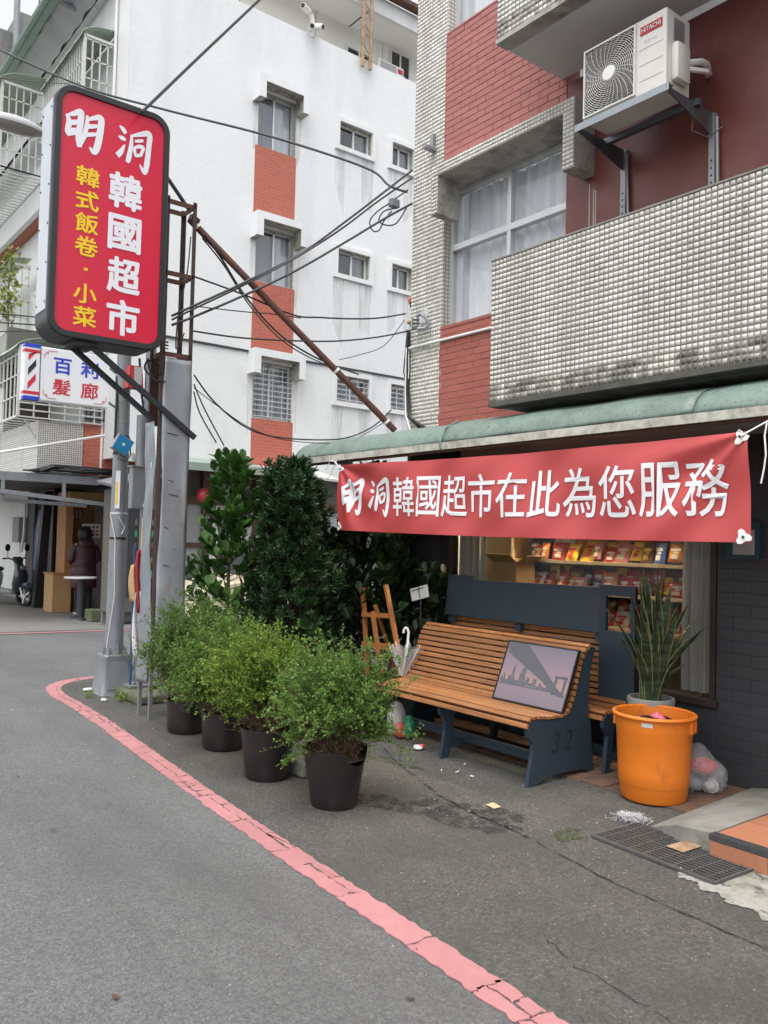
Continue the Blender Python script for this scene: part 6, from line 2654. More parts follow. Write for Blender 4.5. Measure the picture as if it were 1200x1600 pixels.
for (x0, w, z0, z1, ph, m_, dy) in ((3.085, .10, .90, 1.26, 0, 'flag_tan', .01), (3.135, .13, .80, 1.40, 1.2, 'flag_red', -.005), (3.135, .14, .38, 1.0, 2.2, 'flag_white', -.015), (3.165, .05, .40, .66, .5, 'flag_red', -.03)):
    q = MB()
    q.grid(flagf(x0, w, z0, z1, ph, dy), 14, 12)
    q.build('cloth_fold', m_, fl, smooth=True, solid=.003)
for i, (x, y, lb, sd_) in enumerate(((2.86, 8.32, 'flat white stone scrap left of the lamp post', 1), (2.80, 7.72, 'small white pebble in front of the lamp post', 2))):
    o = crumple('stone', 'soffit', None, x, y, .006, .05 if i == 0 else .025, .04, .014, 70 + i)
    tag(o, lb, 'stone')

# ------------------------------------------------------------------ white apartment block across the alley
FY = 14.5
FX0 = 5.30
fbld = thing('apartment_block', 'white tiled four storey apartment block with red brick strips between its windows', 'building', (5.3, 14.5, 0))
FX1 = 21.0
# openings: (x0, x1, z0, z1, kind)
BIG = [(7.93, 8.80, 9.30, 10.42, 'big'), (7.96, 8.83, 6.60, 7.70, 'big'), (7.99, 8.88, 3.89, 5.02, 'bars')]
SML = [(9.86, 10.72, 9.90, 10.42, 's'), (11.28, 11.90, 9.90, 10.42, 's'), (9.90, 10.74, 7.17, 7.70, 's'), (11.35, 11.95, 7.17, 7.70, 's'), (9.95, 10.80, 4.46, 5.02, 'sb'), (11.40, 12.0, 4.46, 5.02, 'sb'),
       (13.6, 14.5, 9.30, 10.42, 'big'), (13.6, 14.5, 6.6, 7.7, 'big'), (13.6, 14.5, 3.89, 5.02, 'bars')]
OPEN = BIG + SML
xs = sorted({FX0, FX1} | {o_[0] for o_ in OPEN} | {o_[1] for o_ in OPEN})
zs = sorted({2.85, 11.95} | {o_[2] for o_ in OPEN} | {o_[3] for o_ in OPEN})
q = MB()
for i in range(len(xs) - 1):
    for j in range(len(zs) - 1):
        cx_, cz_ = (xs[i] + xs[i + 1]) / 2, (zs[j] + zs[j + 1]) / 2
        if any(o_[0] < cx_ < o_[1] and o_[2] < cz_ < o_[3] for o_ in OPEN):
            continue
        q.add([(xs[i], FY, zs[j]), (xs[i + 1], FY, zs[j]), (xs[i + 1], FY, zs[j + 1]), (xs[i], FY, zs[j + 1])], [(0, 1, 2, 3)])
q.build('wall', 'far_tile_xz', fbld)
# body behind and street side
q = MB()
q.box(5.95, FX1, 15.0, 26.0, 2.9, 11.8)
q.box(FX0 + .01, 5.95, FY + .004, 15.3, 2.9, 11.95)
q.box(5.95, FX1, FY + .30, 15.0, 2.9, 11.7)
q.build('core', 'plaster', fbld)
q = MB()
q.box(FX0, FX1, FY + .002, FY + .25, 11.94, 12.0)
q.build('parapet_coping', 'plaster', fbld)
q = MB()
q.box(FX0, FX1, FY - .035, FY, 5.17, 5.205)
q.build('string_course', 'dark_metal', fbld)
for (x0, x1, z0, z1) in ((7.88, 8.82, 7.90, 9.30), (7.92, 8.87, 5.205, 6.60), (7.98, 8.92, 2.85, 3.89)):
    q = MB()
    q.box(x0, x1, FY - .012, FY + .0, z0, z1)
    q.build('brick_strip', 'far_brick', fbld)


def far_window(x0, x1, z0, z1, kind, seed):
    w = bpy.data.objects.new('window', None)
    COL.objects.link(w)
    w.parent = fbld
    rr_ = random.Random(seed)
    D_ = .16
    q_ = MB()
    q_.box(x0, x0 + .0, FY, FY + D_, z0, z1) if False else None
    for (a, b_, c, d) in ((x0 - .002, x0 + .012, z0, z1), (x1 - .012, x1 + .002, z0, z1)):
        q_.box(a, b_, FY + .004, FY + D_, c, d)
    q_.box(x0, x1, FY + .004, FY + D_, z1 - .012, z1 + .002)
    q_.box(x0, x1, FY + .004, FY + D_, z0 - .002, z0 + .012)
    q_.build('reveal', 'stained_concrete', w)
    q_ = MB()
    f_ = .035
    xm = x0 + (x1 - x0) * (.46 if seed % 2 else .52)
    for (a, b_, c, d) in ((x0 + .012, x0 + f_ + .012, z0 + .012, z1 - .012), (x1 - f_ - .012, x1 - .012, z0 + .012, z1 - .012), (xm - .02, xm + .02, z0 + .012, z1 - .012)):
        q_.box(a, b_, FY + .09, FY + .14, c, d)
    q_.box(x0 + .047, x1 - .047, FY + .09, FY + .14, z0 + .012, z0 + .045)
    q_.box(x0 + .047, x1 - .047, FY + .09, FY + .14, z1 - .045, z1 - .012)
    q_.build('frame', 'alu_white' if kind != 'big' else 'alu', w)
    for (a, b_) in ((x0 + .047, xm - .02), (xm + .02, x1 - .047)):
        q_ = MB()
        q_.box(a, b_, FY + .115, FY + .12, z0 + .045, z1 - .045)
        q_.build('pane', 'glass_far', w)
    pane_back = {'big': ('curtain_grey', 'curtain'), 'bars': ('curtain_grey', 'curtain_grey'), 's': ('room_dark', 'shop_curtain'), 'sb': ('curtain_grey', 'curtain_grey')}[kind]  # room_dark half is no cloth: a dark sheet painting the unlit room
    for k_, (a, b_) in enumerate(((x0, xm), (xm, x1))):
        q_ = MB()
        q_.grid(lambda u, v: (a + (b_ - a) * u, FY + .19 + .02 * math.sin(u * 20 + seed) + .008 * math.sin(u * 47), z0 + (z1 - z0) * v), 30, 2)
        q_.build('curtain', pane_back[k_], w, smooth=True)
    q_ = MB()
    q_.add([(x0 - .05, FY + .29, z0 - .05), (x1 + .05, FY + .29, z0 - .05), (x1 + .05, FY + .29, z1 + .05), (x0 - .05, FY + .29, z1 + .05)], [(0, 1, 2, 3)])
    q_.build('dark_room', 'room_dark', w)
    if kind in ('big', 'bars'):
        a, b_ = x0 - .13, x1 + .14
        q_ = MB()
        q_.box(a, b_, FY - .28, FY - .001, z1 + .06, z1 + .20)
        q_.box(a, a + .14, FY - .28, FY - .001, z1 - .28, z1 + .06)
        q_.box(b_ - .14, b_, FY - .28, FY - .001, z1 - .28, z1 + .06)
        q_.build('hood', 'stained_concrete', w)
        q_ = MB()
        q_.box(a - .002, b_ + .002, FY - .285, FY - .280, z1 + .06, z1 + .203)
        q_.box(a - .002, a + .142, FY - .285, FY - .280, z1 - .278, z1 + .06)
        q_.box(b_ - .142, b_ + .002, FY - .285, FY - .280, z1 - .278, z1 + .06)
        q_.build('hood_face', 'far_tile_xz', w)
        q_ = MB()
        q_.box(a - .004, a - .002, FY - .283, FY, z1 - .278, z1 + .2)
        q_.build('hood_cheek', 'far_tile_yz', w)
    else:
        q_ = MB()
        e = .09
        for (a, b_, c, d) in ((x0 - e, x1 + e, z1, z1 + e), (x0 - e, x1 + e, z0 - e, z0), (x0 - e, x0, z0, z1), (x1, x1 + e, z0, z1)):
            q_.box(a, b_, FY - .06, FY + .002, c, d)
        q_.build('surround', 'far_tile_xz', w)
    rd = random.Random(seed + 50)
    spans = [(x0 - .14, x0 + .05), (x1 - .05, x1 + .14)] if kind in ('big', 'bars') else [(x0 - .09, x0 + .2), (x1 - .25, x1 + .09)]
    zb = z1 - .28 if kind in ('big', 'bars') else z0 - .09
    for (a, b_) in spans:
        q_ = MB()
        q_.add([(a, FY - .003, zb), (b_, FY - .003, zb), (b_ - .03, FY - .003, zb - rd.uniform(.7, 1.5)), (a + .03, FY - .003, zb - rd.uniform(.6, 1.3))], [(0, 3, 2, 1)])
        q_.build('rain_stain', 'drip', w)
    if kind in ('bars', 'sb'):
        zz = z0 + .06
        while zz < z1 - .03:
            q_ = MB()
            q_.bar((x0 + .01, FY - .01, zz), (x1 - .01, FY - .01, zz), .014)
            q_.build('bar', 'alu', w)
            zz += .105
        for k_ in range(2 if kind == 'sb' else 3):
            q_ = MB()
            xx = x0 + (x1 - x0) * (k_ + 1) / (3 if kind == 'sb' else 4)
            q_.bar((xx, FY + .005, z0 + .01), (xx, FY + .005, z1 - .01), .014)
            q_.build('bar', 'alu', w)


for i, o_ in enumerate(OPEN):
    far_window(*o_, seed=i + 1)
# set-back top storey with boarded soffit
q = MB()
q.box(6.8, FX1, 15.6, 15.75, 11.9, 13.5)
ts = q.build('top_storey', 'cream_plaster', fbld)
for x in np.arange(8.0, FX1, 1.9):
    q = MB()
    q.box(x, x + .012, 15.592, 15.60, 12.0, 13.38)
    q.build('panel_joint', 'stained_concrete', ts)
q = MB()
q.box(7.2, FX1, 14.75, 15.7, 13.38, 13.43)
mat('soffit_white', (.86, .85, .80), .8, .03, 2)
q.build('soffit', 'soffit_white', fbld)
for x in np.arange(8.4, FX1, 2.4):
    q = MB()
    q.box(x, x + .03, 14.76, 15.59, 13.374, 13.38)
    q.build('soffit_joint', 'dark_metal', fbld)
q = MB()
q.box(7.2, FX1, 14.66, 14.75, 13.30, 13.68)
q.build('fascia', 'plaster', fbld)
q = MB()
q.box(7.0, FX1, 14.45, 14.66, 13.70, 13.80)
q.tube([(7.0, 14.50, 13.72), (FX1, 14.50, 13.72)], .06, 10)
q.build('gutter', 'rust', fbld)
for (x0, x1, z0, z1) in ((10.72, 11.45, 12.45, 12.90), (12.0, 12.62, 12.50, 13.30)):
    q = MB()
    q.box(x0, x1, 15.55, 15.6, z0, z1)
    w = q.build('top_window', 'alu_white', fbld)
    for (a, c) in ((x0 + .05, (x0 + x1) / 2 - .03), ((x0 + x1) / 2 + .03, x1 - .05)):
        q = MB()
        q.box(a, c, 15.535, 15.55, z0 + .04, z1 - .04)
        q.build('pane', 'glass_far', w)
        q = MB()
        q.box(a, c, 15.546, 15.549, z0 + .04, z1 - .04)
        q.build('dark_pane_back', 'room_dark', w)  # near-black sheet, the unlit room's darkness put into its colour
# ground floor on the alley side
mat('top_white', (.84, .82, .77), .8, .03, 2)
for _o in (ts,):
    _o.data.materials[0] = MATS['top_white']
mat('brown_wood', (.10, .055, .035), .6, .15, 9)
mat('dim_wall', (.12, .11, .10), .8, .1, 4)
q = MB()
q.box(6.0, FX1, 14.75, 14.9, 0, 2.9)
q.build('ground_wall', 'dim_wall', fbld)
for x in (6.05, 7.05, 8.15, 9.4, 10.6):
    q = MB()
    q.box(x, x + .12, 14.60, 14.75, 0, 2.9)
    q.build('door_post', 'brown_wood', fbld)
q = MB()
q.box(6.0, 12, 14.58, 14.75, 2.15, 2.30)
q.box(6.0, 7.05, 14.60, 14.75, 1.35, 1.43)
q.build('door_rail', 'brown_wood', fbld)
for (x0, x1, m_) in ((6.17, 7.05, 'curtain_grey'), (7.17, 8.15, 'white_paint'), (8.27, 9.4, 'white_paint'), (9.52, 10.6, 'curtain_grey')):
    q = MB()
    q.box(x0, x1, 14.66, 14.72, .1, 2.15)
    q.build('door_panel', m_, fbld)
ga = thing('alley_awning', 'narrow pale green metal awning along the alley wall of the white block', 'awning', (7, 13.9, 2.8))
mat('pale_green', (.24, .31, .27), .55, .1, 3, dirt=(.30, .32, .28), damt=.5, dscale=3)
q = MB()
q.add([(5.6, 13.75, 2.72), (7.95, 13.75, 2.72), (7.95, 14.48, 2.95), (5.6, 14.48, 2.95), (5.6, 13.75, 2.86), (7.95, 13.75, 2.86), (7.95, 14.48, 3.0), (5.6, 14.48, 3.0)],
      [(0, 1, 5, 4), (4, 5, 6, 7), (0, 3, 2, 1), (1, 2, 6, 5), (0, 4, 7, 3)])
q.build('sheet', 'pale_green', ga)
q = MB()
q.add([(7.97, 13.7, 2.76), (9.6, 13.7, 2.72), (9.6, 14.48, 2.92), (7.97, 14.48, 2.95)], [(0, 1, 2, 3)])
q.build('white_sheet', 'white_plastic', ga, solid=.05)
rl_ = thing('red_lantern', 'small round red lantern under the alley awning', 'lantern', (6.7, 14.2, 2.1))
q = MB()
q.lathe([(0, 2.17), (.07, 2.19), (.115, 2.25), (.125, 2.30), (.115, 2.36), (.07, 2.42), (0, 2.44)], 6.86, 14.2, 20, closed=False)
q.build('shade', 'red_wrap', rl_, smooth=True)
q = MB()
q.tube([(6.86, 14.2, 2.43), (6.86, 14.2, 2.85)], .008, 6)
q.build('cord', 'cable_black', rl_)
ad = thing('wall_heater_box', 'dark metal box hung under the alley awning beside the trees', 'box', (8.6, 14.2, 2.2))
q = MB()
q.bbox(8.15, 8.75, 14.0, 14.5, 2.28, 2.62, .02)
q.build('case', 'dark_metal', ad)
q = MB()
q.box(8.1, 8.8, 13.95, 14.5, 2.24, 2.275)
q.build('shelf', 'black_plastic', ad)
# roof things
for nm, dx in (('', 0),):
    ms = thing('lattice_mast', 'rusty white lattice mast standing on the roof edge of the white block', 'mast', (10.5, 14.42, 11.9))
    for (x, y) in ((10.36, 14.40), (10.57, 14.40), (10.465, 14.56)):
        q = MB()
        q.tube([(x, y, 11.75), (x, y, 17)], .038, 8)
        q.build('leg', 'rust_pale', ms)
    z = 11.8
    k_ = 0
    while z < 16.8:
        q = MB()
        a, c = ((10.36, 14.40), (10.57, 14.40)) if k_ % 2 == 0 else ((10.57, 14.40), (10.36, 14.40))
        q.bar((*a, z), (*c, z + .22), .016)
        q.bar((*c, z + .22), (10.465, 14.56, z + .30), .016)
        q.build('brace', 'rust_pale', ms)
        z += .24
        k_ += 1
cm = thing('security_camera', 'cluster of white security cameras on a short pole at the roof edge', 'camera', (9.15, 14.5, 12.0))
q = MB()
q.tube([(9.16, 14.52, 11.95), (9.16, 14.52, 12.25), (9.08, 14.5, 12.42)], .045, 10)
q.build('post', 'white_plastic', cm)
for (p_, d_) in (((9.02, 14.48, 12.44), (-.22, -.12, -.02)), ((9.12, 14.44, 12.14), (.10, -.2, -.06)), ((9.06, 14.44, 12.05), (-.10, -.2, -.05))):
    q = MB()
    p_ = Vector(p_)
    d_ = Vector(d_)
    q.tube([p_, p_ + d_], .062, 12)
    c_ = q.build('camera_body', 'white_plastic', cm)
    q = MB()
    q.tube([p_ + d_, p_ + d_ * 1.04], .045, 12)
    q.build('lens', 'black_plastic', c_)
ra = thing('roof_air_conditioner', 'small white air conditioner on the roof of the white block', 'air conditioner', (11.5, 15.2, 12.3))
q = MB()
q.bbox(11.2, 11.95, 14.95, 15.25, 12.02, 12.52, .02)
q.build('casing', 'ac_white', ra)
q = MB()
q.box(11.26, 11.72, 14.94, 14.95, 12.1, 12.48)
q.build('grille', 'steel', ra)
q = MB()
q.box(11.77, 11.91, 14.94, 14.95, 12.36, 12.46)
q.build('label_plate', 'logo_red', ra)
q = MB()
q.tube([(11.93, 15.1, 12.36), (12.05, 15.1, 12.42), (12.15, 15.05, 12.25), (12.3, 15.0, 12.02)], .03, 8)
q.build('hose', 'white_plastic', ra, smooth=True)

# street side of the block: bands, recessed balconies, cages
mat('red_soffit', (.40, .13, .09), .8, .05, 4)
mat('cage_white', (.60, .61, .58), .5, .08, 8, dirt=(.25, .2, .15), damt=.5, dscale=8)
mat('canopy_green', (.36, .44, .35), .5, .12, 4, dirt=(.16, .18, .13), damt=.5, dscale=3)
XB = 4.95
YS = 15.35
q = MB()
q.box(FX0 - .003, FX0 + .002, FY, YS, 2.9, 11.95)
q.build('street_wall', 'far_tile_yz', fbld)
for (z0, z1, slab) in ((8.45, 9.40, 8.42), (5.75, 6.70, 5.72)):
    q = MB()
    q.box(XB, XB + .12, YS, 26, z0, z1)
    q.box(XB, 5.95, YS, YS + .12, z0, z1)
    bnd = q.build('balcony_band', 'plaster', fbld)
    q = MB()
    q.box(XB + .125, 5.95, YS + .125, 26, slab, slab + .2)
    q.build('soffit', 'red_soffit', bnd)
q = MB()
q.box(FX0, 5.95, YS, 26, 10.9, 11.95)
q.box(5.18, FX0, YS - .8, 26, 11.78, 11.95)
q.build('upper_wall', 'plaster', fbld)
gl_ = thing('balcony_lamp', 'small cream ceiling lamp under the red balcony soffit', 'lamp', (5.4, 16.0, 8.3))
q = MB()
q.lathe([(0, 8.30), (.10, 8.32), (.13, 8.36), (.13, 8.415)], 5.45, 16.2, 16, closed=False)
q.build('shade', 'cream_plaster', gl_, smooth=True)
q = MB()
q.lathe([(.15, 8.40), (.15, 8.42)], 5.45, 16.2, 16)
q.build('rose', 'alu', gl_)
# roof eave with green gutter and grey sheeting
ev = thing('roof_eave', 'green edged roof eave with hanging grey plastic sheets on the street side', 'eave', (5, 16, 12))
q = MB()
q.box(4.55, 4.68, 15.0, 30, 11.95, 12.12)
q.tube([(4.5, 15.0, 12.02), (4.5, 30, 12.02)], .07, 8)
q.build('gutter', 'pale_green', ev)
q = MB()
q.box(4.68, 5.95, 15.0, 30, 12.03, 12.08)
q.build('roof_sheet', 'dim_wall', ev)
mat('sheeting', (.42, .43, .45), .35, .15, 3)
q = MB()
q.grid(lambda u, v: (5.12 + .018 * math.sin(u * 90) + .012 * math.sin(u * 41 + v * 3) - .40 * v, 15.2 + 10 * u, 11.72 + .30 * v), 260, 6)
q.build('plastic_sheet', 'sheeting', ev, smooth=True)
q = MB()
q.tube([(4.60, 16.6, 11.93), (4.75, 16.6, 11.86), (5.0, 16.62, 11.86)], .05, 10)
q.build('downpipe', 'pole_paint', ev, smooth=True)
q = MB()
q.tube([(5.26, 15.1, 2.6), (5.26, 15.1, 11.8)], .03, 8)
q.build('drain_pipe', 'white_plastic', fbld, smooth=True)


def cage(label, x0, x1, y0, y1, z0, z1, can=.45, nmesh=.14):
    """Welded window cage on the street face with a curved green canopy."""
    c = thing('window_cage', label, 'window cage', ((x0 + x1) / 2, y0, z0))
    q_ = MB()
    y = y0
    while y <= y1 + .001:
        q_.bar((x0, y, z0), (x0, y, z1), .022)
        y += nmesh
    z = z0
    while z <= z1 + .001:
        q_.bar((x0, y0, z), (x0, y1, z), .022)
        z += .36
    q_.build('long_grille', 'cage_white', c)
    q_ = MB()
    x = x0
    while x <= x1 + .001:
        q_.bar((x, y0, z0), (x, y0, z1), .022)
        x += nmesh
    z = z0
    while z <= z1 + .001:
        q_.bar((x0, y0, z), (x1, y0, z), .022)
        z += .36
    q_.build('end_grille', 'cage_white', c)
    q_ = MB()
    y = y0
    while y <= y1 + .001:
        q_.bar((x0, y, z0), (x1, y, z0), .022)
        y += nmesh * 1.4
    q_.bar((x0, y0, z0), (x0, y1, z0), .04)
    q_.bar((x1, y0, z0), (x1, y1, z0), .04)
    q_.build('floor_grille', 'cage_white', c)
    q_ = MB()
    for (p_, q2_) in (((x0, y0, z0), (x0, y0, z1)), ((x0, y1, z0), (x0, y1, z1)), ((x0, y0, z1), (x1, y0, z1)), ((x0, y0, z1), (x0, y1, z1))):
        q_.bar(p_, q2_, .05)
    q_.build('frame', 'cage_white', c)
    q_ = MB()

    def cf(u, v):
        a = v * PI / 2
        return (x0 - .06 + (x1 - x0 + .06) * math.sin(a) ** 1.2, y0 - .05 + (y1 - y0 + .1) * u, z1 + can * (1 - math.cos(a)) + .012 * math.sin(u * 40))
    q_.grid(lambda u, v: (x0 - .08 + (x1 - x0 + .08) * (1 - math.cos(v * PI / 2)), y0 - .06 + (y1 - y0 + .12) * u, z1 - .05 + can * math.sin(v * PI / 2) + (.015 if int(u * 24) % 4 == 0 else 0)), 24, 8)
    q_.build('canopy', 'canopy_green', c, smooth=True, solid=.01)
    return c


cage('upper window cage under a green canopy next to the white corner wall', 4.72, 5.28, 15.15, 17.6, 9.42, 10.55, .28)
cage('upper window cage farther up the street under a pale green canopy', 4.05, 4.95, 18.2, 24.5, 9.0, 10.75, .35)
cage('third floor window cage beside a leafy plant at the picture edge', 4.5, 4.95, 19.0, 24.5, 5.8, 7.3, .2)
c2 = cage('second floor balcony cage with curved green canopy behind the barber sign', 3.80, 5.25, 15.05, 21.5, 3.52, 4.72, .32, .26)
q = MB()
z = 3.52
while z < 4.75:
    q.bar((3.80, 15.04, z), (5.25, 15.04, z), .024)
    z += .12
q.build('horizontal_bars', 'cage_white', c2)
q = MB()
for x in (3.95, 4.35):
    q.bar((x, 15.2, 3.50), (x + .35, 15.2, 2.95), .03)
q.build('brace', 'cage_white', c2)
# second floor wall below the cage, seen end on
q = MB()
q.box(4.15, 4.92, 15.06, 15.2, 2.60, 3.48)
q.box(4.15, 4.25, 15.2, 26, 2.6, 3.48)
q.build('tile_panel', 'mosaic_xz', fbld)
q = MB()
q.box(4.92, 5.95, 15.08, 15.2, 2.60, 3.55)
q.build('brick_strip', 'far_brick', fbld)
q = MB()
q.box(5.3, 5.95, 15.3, 26, 2.6, 11.0)
q.box(4.95, 5.25, 15.2, 15.26, 3.56, 4.75)
q.build('street_core', 'plaster', fbld)
q = MB()
q.box(4.94, 5.28, 15.10, 15.19, 3.57, 4.75)
wq = q.build('grilled_window', 'glass_far', fbld)
q = MB()
for x in np.arange(4.96, 5.28, .08):
    q.bar((x, 15.07, 3.57), (x, 15.07, 4.74), .016)
for z in np.arange(3.6, 4.75, .16):
    q.bar((4.94, 15.07, z), (5.28, 15.07, z), .016)
q.build('grille', 'dark_metal', wq)
q = MB()
q.box(4.3, 5.2, 18.0, 18.1, 3.5, 5.7)
q.build('balcony_back', 'dim_wall', fbld)

# barber sign
bs = thing('barber_sign', 'white barber shop lightbox sign with blue and red characters and striped pole', 'sign', (4.4, 14.5, 3.7))
mat('box_white', (.74, .745, .77), .4, .02, 5)
mat('char_blue', (.03, .06, .48), .4, .02)
mat('char_red', (.55, .03, .05), .4, .02)
BYF = 14.0
BX0, BX1, BZ0, BZ1 = 3.86, 4.98, 3.675, 4.545
q = MB()
q.bbox(BX0, BX1, BYF, BYF + .22, BZ0, BZ1, .012)
q.build('lightbox', 'box_white', bs)


def bfn(u, v, l=0.0):
    return (u, BYF - .004 - l, v)


put_glyph('百', bfn, 4.20, 4.27, .29, .26, 'character', 'char_blue', bs, bold=.022)
put_glyph('利', bfn, 4.64, 4.27, .29, .27, 'character', 'char_blue', bs, bold=.022)
put_glyph('髮', bfn, 4.195, 3.925, .29, .26, 'character', 'char_red', bs, bold=.015)
put_glyph('廊', bfn, 4.65, 3.92, .29, .27, 'character', 'char_red', bs, bold=.015)
q = MB()
for (cx_, cz_, sx, sz) in ((BX0 + .05, BZ1 - .05, 1, -1), (BX1 - .05, BZ0 + .05, -1, 1), (BX0 + .05, BZ0 + .05, 1, 1)):
    q.tube([(cx_, BYF - .004, cz_ + sz * .13), (cx_, BYF - .004, cz_ + sz * .07), (cx_ + sx * .04, BYF - .004, cz_ + sz * .02), (cx_ + sx * .06, BYF - .004, cz_ + sz * .05), (cx_ + sx * .04, BYF - .004, cz_ + sz * .06), (cx_ + sx * .07, BYF - .004, cz_), (cx_ + sx * .2, BYF - .004, cz_)], .004, 4)
q.build('corner_scroll', 'char_red', bs)
# striped pole lightbox beside it
q = MB()
q.bbox(3.60, 3.84, BYF - .02, BYF + .2, 3.66, 4.56, .01)
pl_ = q.build('pole_case', 'box_white', bs)
q = MB()
for (z0, z1, m_) in ((3.66, 3.72, 0), (4.50, 4.56, 0), (3.75, 3.80, 1), (4.42, 4.47, 1)):
    q.box(3.598, 3.842, BYF - .024, BYF + .1, z0, z1, m_)
q.build('pole_band', ['char_blue', 'char_red'], pl_)
q = MB()
for k_ in range(3):
    z = 3.82 + k_ * .23
    m_ = k_ % 2
    q.add([(3.66, BYF - .024, z), (3.78, BYF - .024, z + .16), (3.78, BYF - .024, min(z + .27, 4.41)), (3.66, BYF - .024, z + .11)], [(0, 1, 2, 3)], m_)
q.build('pole_stripe', ['char_red', 'sign_black'], pl_)
q = MB()
q.bar((BX1, BYF + .1, 4.4), (5.30, BYF + .6, 4.4), .03)
q.bar((BX1, BYF + .1, 3.8), (5.30, BYF + .6, 3.8), .03)
q.build('mount_arm', 'dark_metal', bs)

# rough dark building farther up the street
dk = thing('weathered_building', 'stained grey concrete building farther up the street behind the eave', 'building', (8, 30, 0))
q = MB()
q.box(6.3, 12, 29.5, 40, 0, 18.2)
q.box(7.2, 9.5, 30.5, 36, 18.2, 19.6)
mat('weathered', (.20, .20, .20), .9, .25, 2, .3, 8, dirt=(.07, .07, .07), damt=.8, dscale=1.2, dstretch=(2, 2, .3))
q.build('walls', 'weathered', dk)
q = MB()
q.tube([(6.9, 29.4, 12), (6.9, 29.4, 19.5)], .1, 8)
q.build('drain_pipe', 'pole_paint', dk)
q = MB()
q.tube([(7.9, 30.6, 19.6), (7.9, 30.6, 20.4), (9, 30.6, 20.6)], .03, 6)
q.build('antenna', 'dark_metal', dk)
for z in (6, 9, 12, 15):
    q = MB()
    q.box(6.24, 6.30, 31, 33, z, z + 1.2)
    q.build('window', 'room_dark', dk)
# hanging plant on the third floor
hp = thing('balcony_plant', 'yellow green climbing plant on the third floor balcony', 'plant', (4.6, 18.8, 5.8))
rg_ = np.random.default_rng(77)
n = 260
P = np.stack([4.45 + rg_.normal(0, .12, n), 18.75 + rg_.normal(0, .25, n), 6.1 + rg_.uniform(-.1, 1.4, n)], 1)
V, F = place_leaves(LEAF_O, P, rg_.normal(0, 1, (n, 3)), rg_.normal(0, .5, (n, 3)) + np.array([-.5, -.5, .6]), rg_.uniform(.08, .16, n))
leaf_mat('leaf_yellow', (.07, .14, .02), (.30, .30, .05), .5, .3)
fast_mesh('leaves', V, tri_fix(V, F), 'leaf_yellow', hp)
q = MB()
q.tube([(4.5, 18.8, 5.75), (4.45, 18.75, 6.6), (4.5, 18.7, 7.4)], .015, 5)
q.build('stem', 'twig', hp)

# ------------------------------------------------------------------ stalls under the white block, street side
mat('stall_wood', (.36, .17, .065), .6, .12, 5, .1, 30)
mat('pale_ply', (.42, .25, .11), .6, .12, 5)
mat('shutter_grey', (.26, .27, .28), .5, .08, 6)
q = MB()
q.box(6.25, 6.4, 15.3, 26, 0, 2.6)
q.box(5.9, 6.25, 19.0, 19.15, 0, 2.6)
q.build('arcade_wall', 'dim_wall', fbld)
q = MB()
q.box(5.55, 5.95, 20.6, 26, 0, 2.6)
q.build('arcade_pier', 'white_paint', fbld)
q = MB()
q.box(4.2, 6.3, 15.3, 26, 2.52, 2.6)
q.build('arcade_ceiling', 'dim_wall', fbld)
q = MB()
q.box(5.35, 6.3, 18.0, 26, .004, .14)
q.build('kerb_step', 'concrete', fbld)
# grey awning over the stalls
gw = thing('grey_awning', 'grey corrugated metal awning over the street stalls', 'awning', (4.4, 15, 2.4))
q = MB()
q.box(3.0, 5.22, 15.0, 15.09, 2.42, 2.56)
q.build('fascia', 'pole_paint', gw)
q = MB()
for k_ in range(40):
    y = 15.05 + k_ * .2
    q.add([(3.0, y, 2.54), (5.3, y, 2.58), (5.3, y + .1, 2.60), (3.0, y + .1, 2.56), (5.3, y + .2, 2.58), (3.0, y + .2, 2.54)], [(0, 1, 2, 3), (3, 2, 4, 5)])
q.build('roof_sheet', 'pole_paint', gw)
q = MB()
q.bar((2.9, 14.95, 2.28), (5.3, 14.95, 2.08), .05, .07)
q.bar((2.9, 15.3, 2.12), (5.1, 15.3, 2.05), .05, .06)
for x in (3.6, 4.6):
    q.bar((x, 15.0, 2.05), (x, 15.0, 2.45), .05)
q.build('frame', 'pole_paint', gw)
q = MB()
for i in range(14):
    o_ = random.Random(i + 300)
    z = 2.60 + o_.uniform(0, .10)
    q.tube([(3.9 + o_.uniform(0, .4), 15.02 + o_.uniform(-.1, .1), 2.60), (4.4, 14.98 + o_.uniform(-.1, .15), z + .03), (4.9, 15.0 + o_.uniform(-.15, .05), z + .02), (5.5, 14.9, z + o_.uniform(0, .06))], .016, 5)
tag(q.build('cable_bundle', 'cable_black'), 'tangle of black cables lying on the grey street awning', 'cable')
q = MB()
q.tube([(2.6, 14.6, 2.62), (5.15, 14.6, 3.28)], .022, 8)
tag(q.build('awning_rod', 'white_plastic'), 'white diagonal rod above the grey street awning', 'rod')
# wooden food stall
sta = thing('food_stall', 'small wooden food stall with a menu board beside the woman in maroon', 'stall', (5.6, 17.0, 0))
q = MB()
q.box(5.22, 5.95, 17.30, 17.36, 0.0, 2.35)
q.build('back_panel', 'stall_wood', sta)
q = MB()
q.box(5.20, 5.34, 16.75, 17.30, .0, 2.35)
q.build('side_panel', 'stall_wood', sta)
q = MB()
q.box(5.90, 6.0, 16.55, 16.68, 0, 2.40)
q.box(5.20, 5.98, 16.58, 16.66, 2.22, 2.36)
q.build('front_frame', 'pale_ply', sta)
q = MB()
q.box(4.98, 5.33, 16.70, 17.25, .01, .74)
q.build('counter', 'pale_ply', sta)
q = MB()
q.box(4.96, 5.36, 16.67, 17.28, .74, .77)
q.build('counter_top', 'stall_wood', sta)
q = MB()
q.box(5.50, 5.85, 16.66, 16.68, 1.46, 1.74)
mb_ = q.build('menu_board', 'cream_plaster', sta)
q = MB()
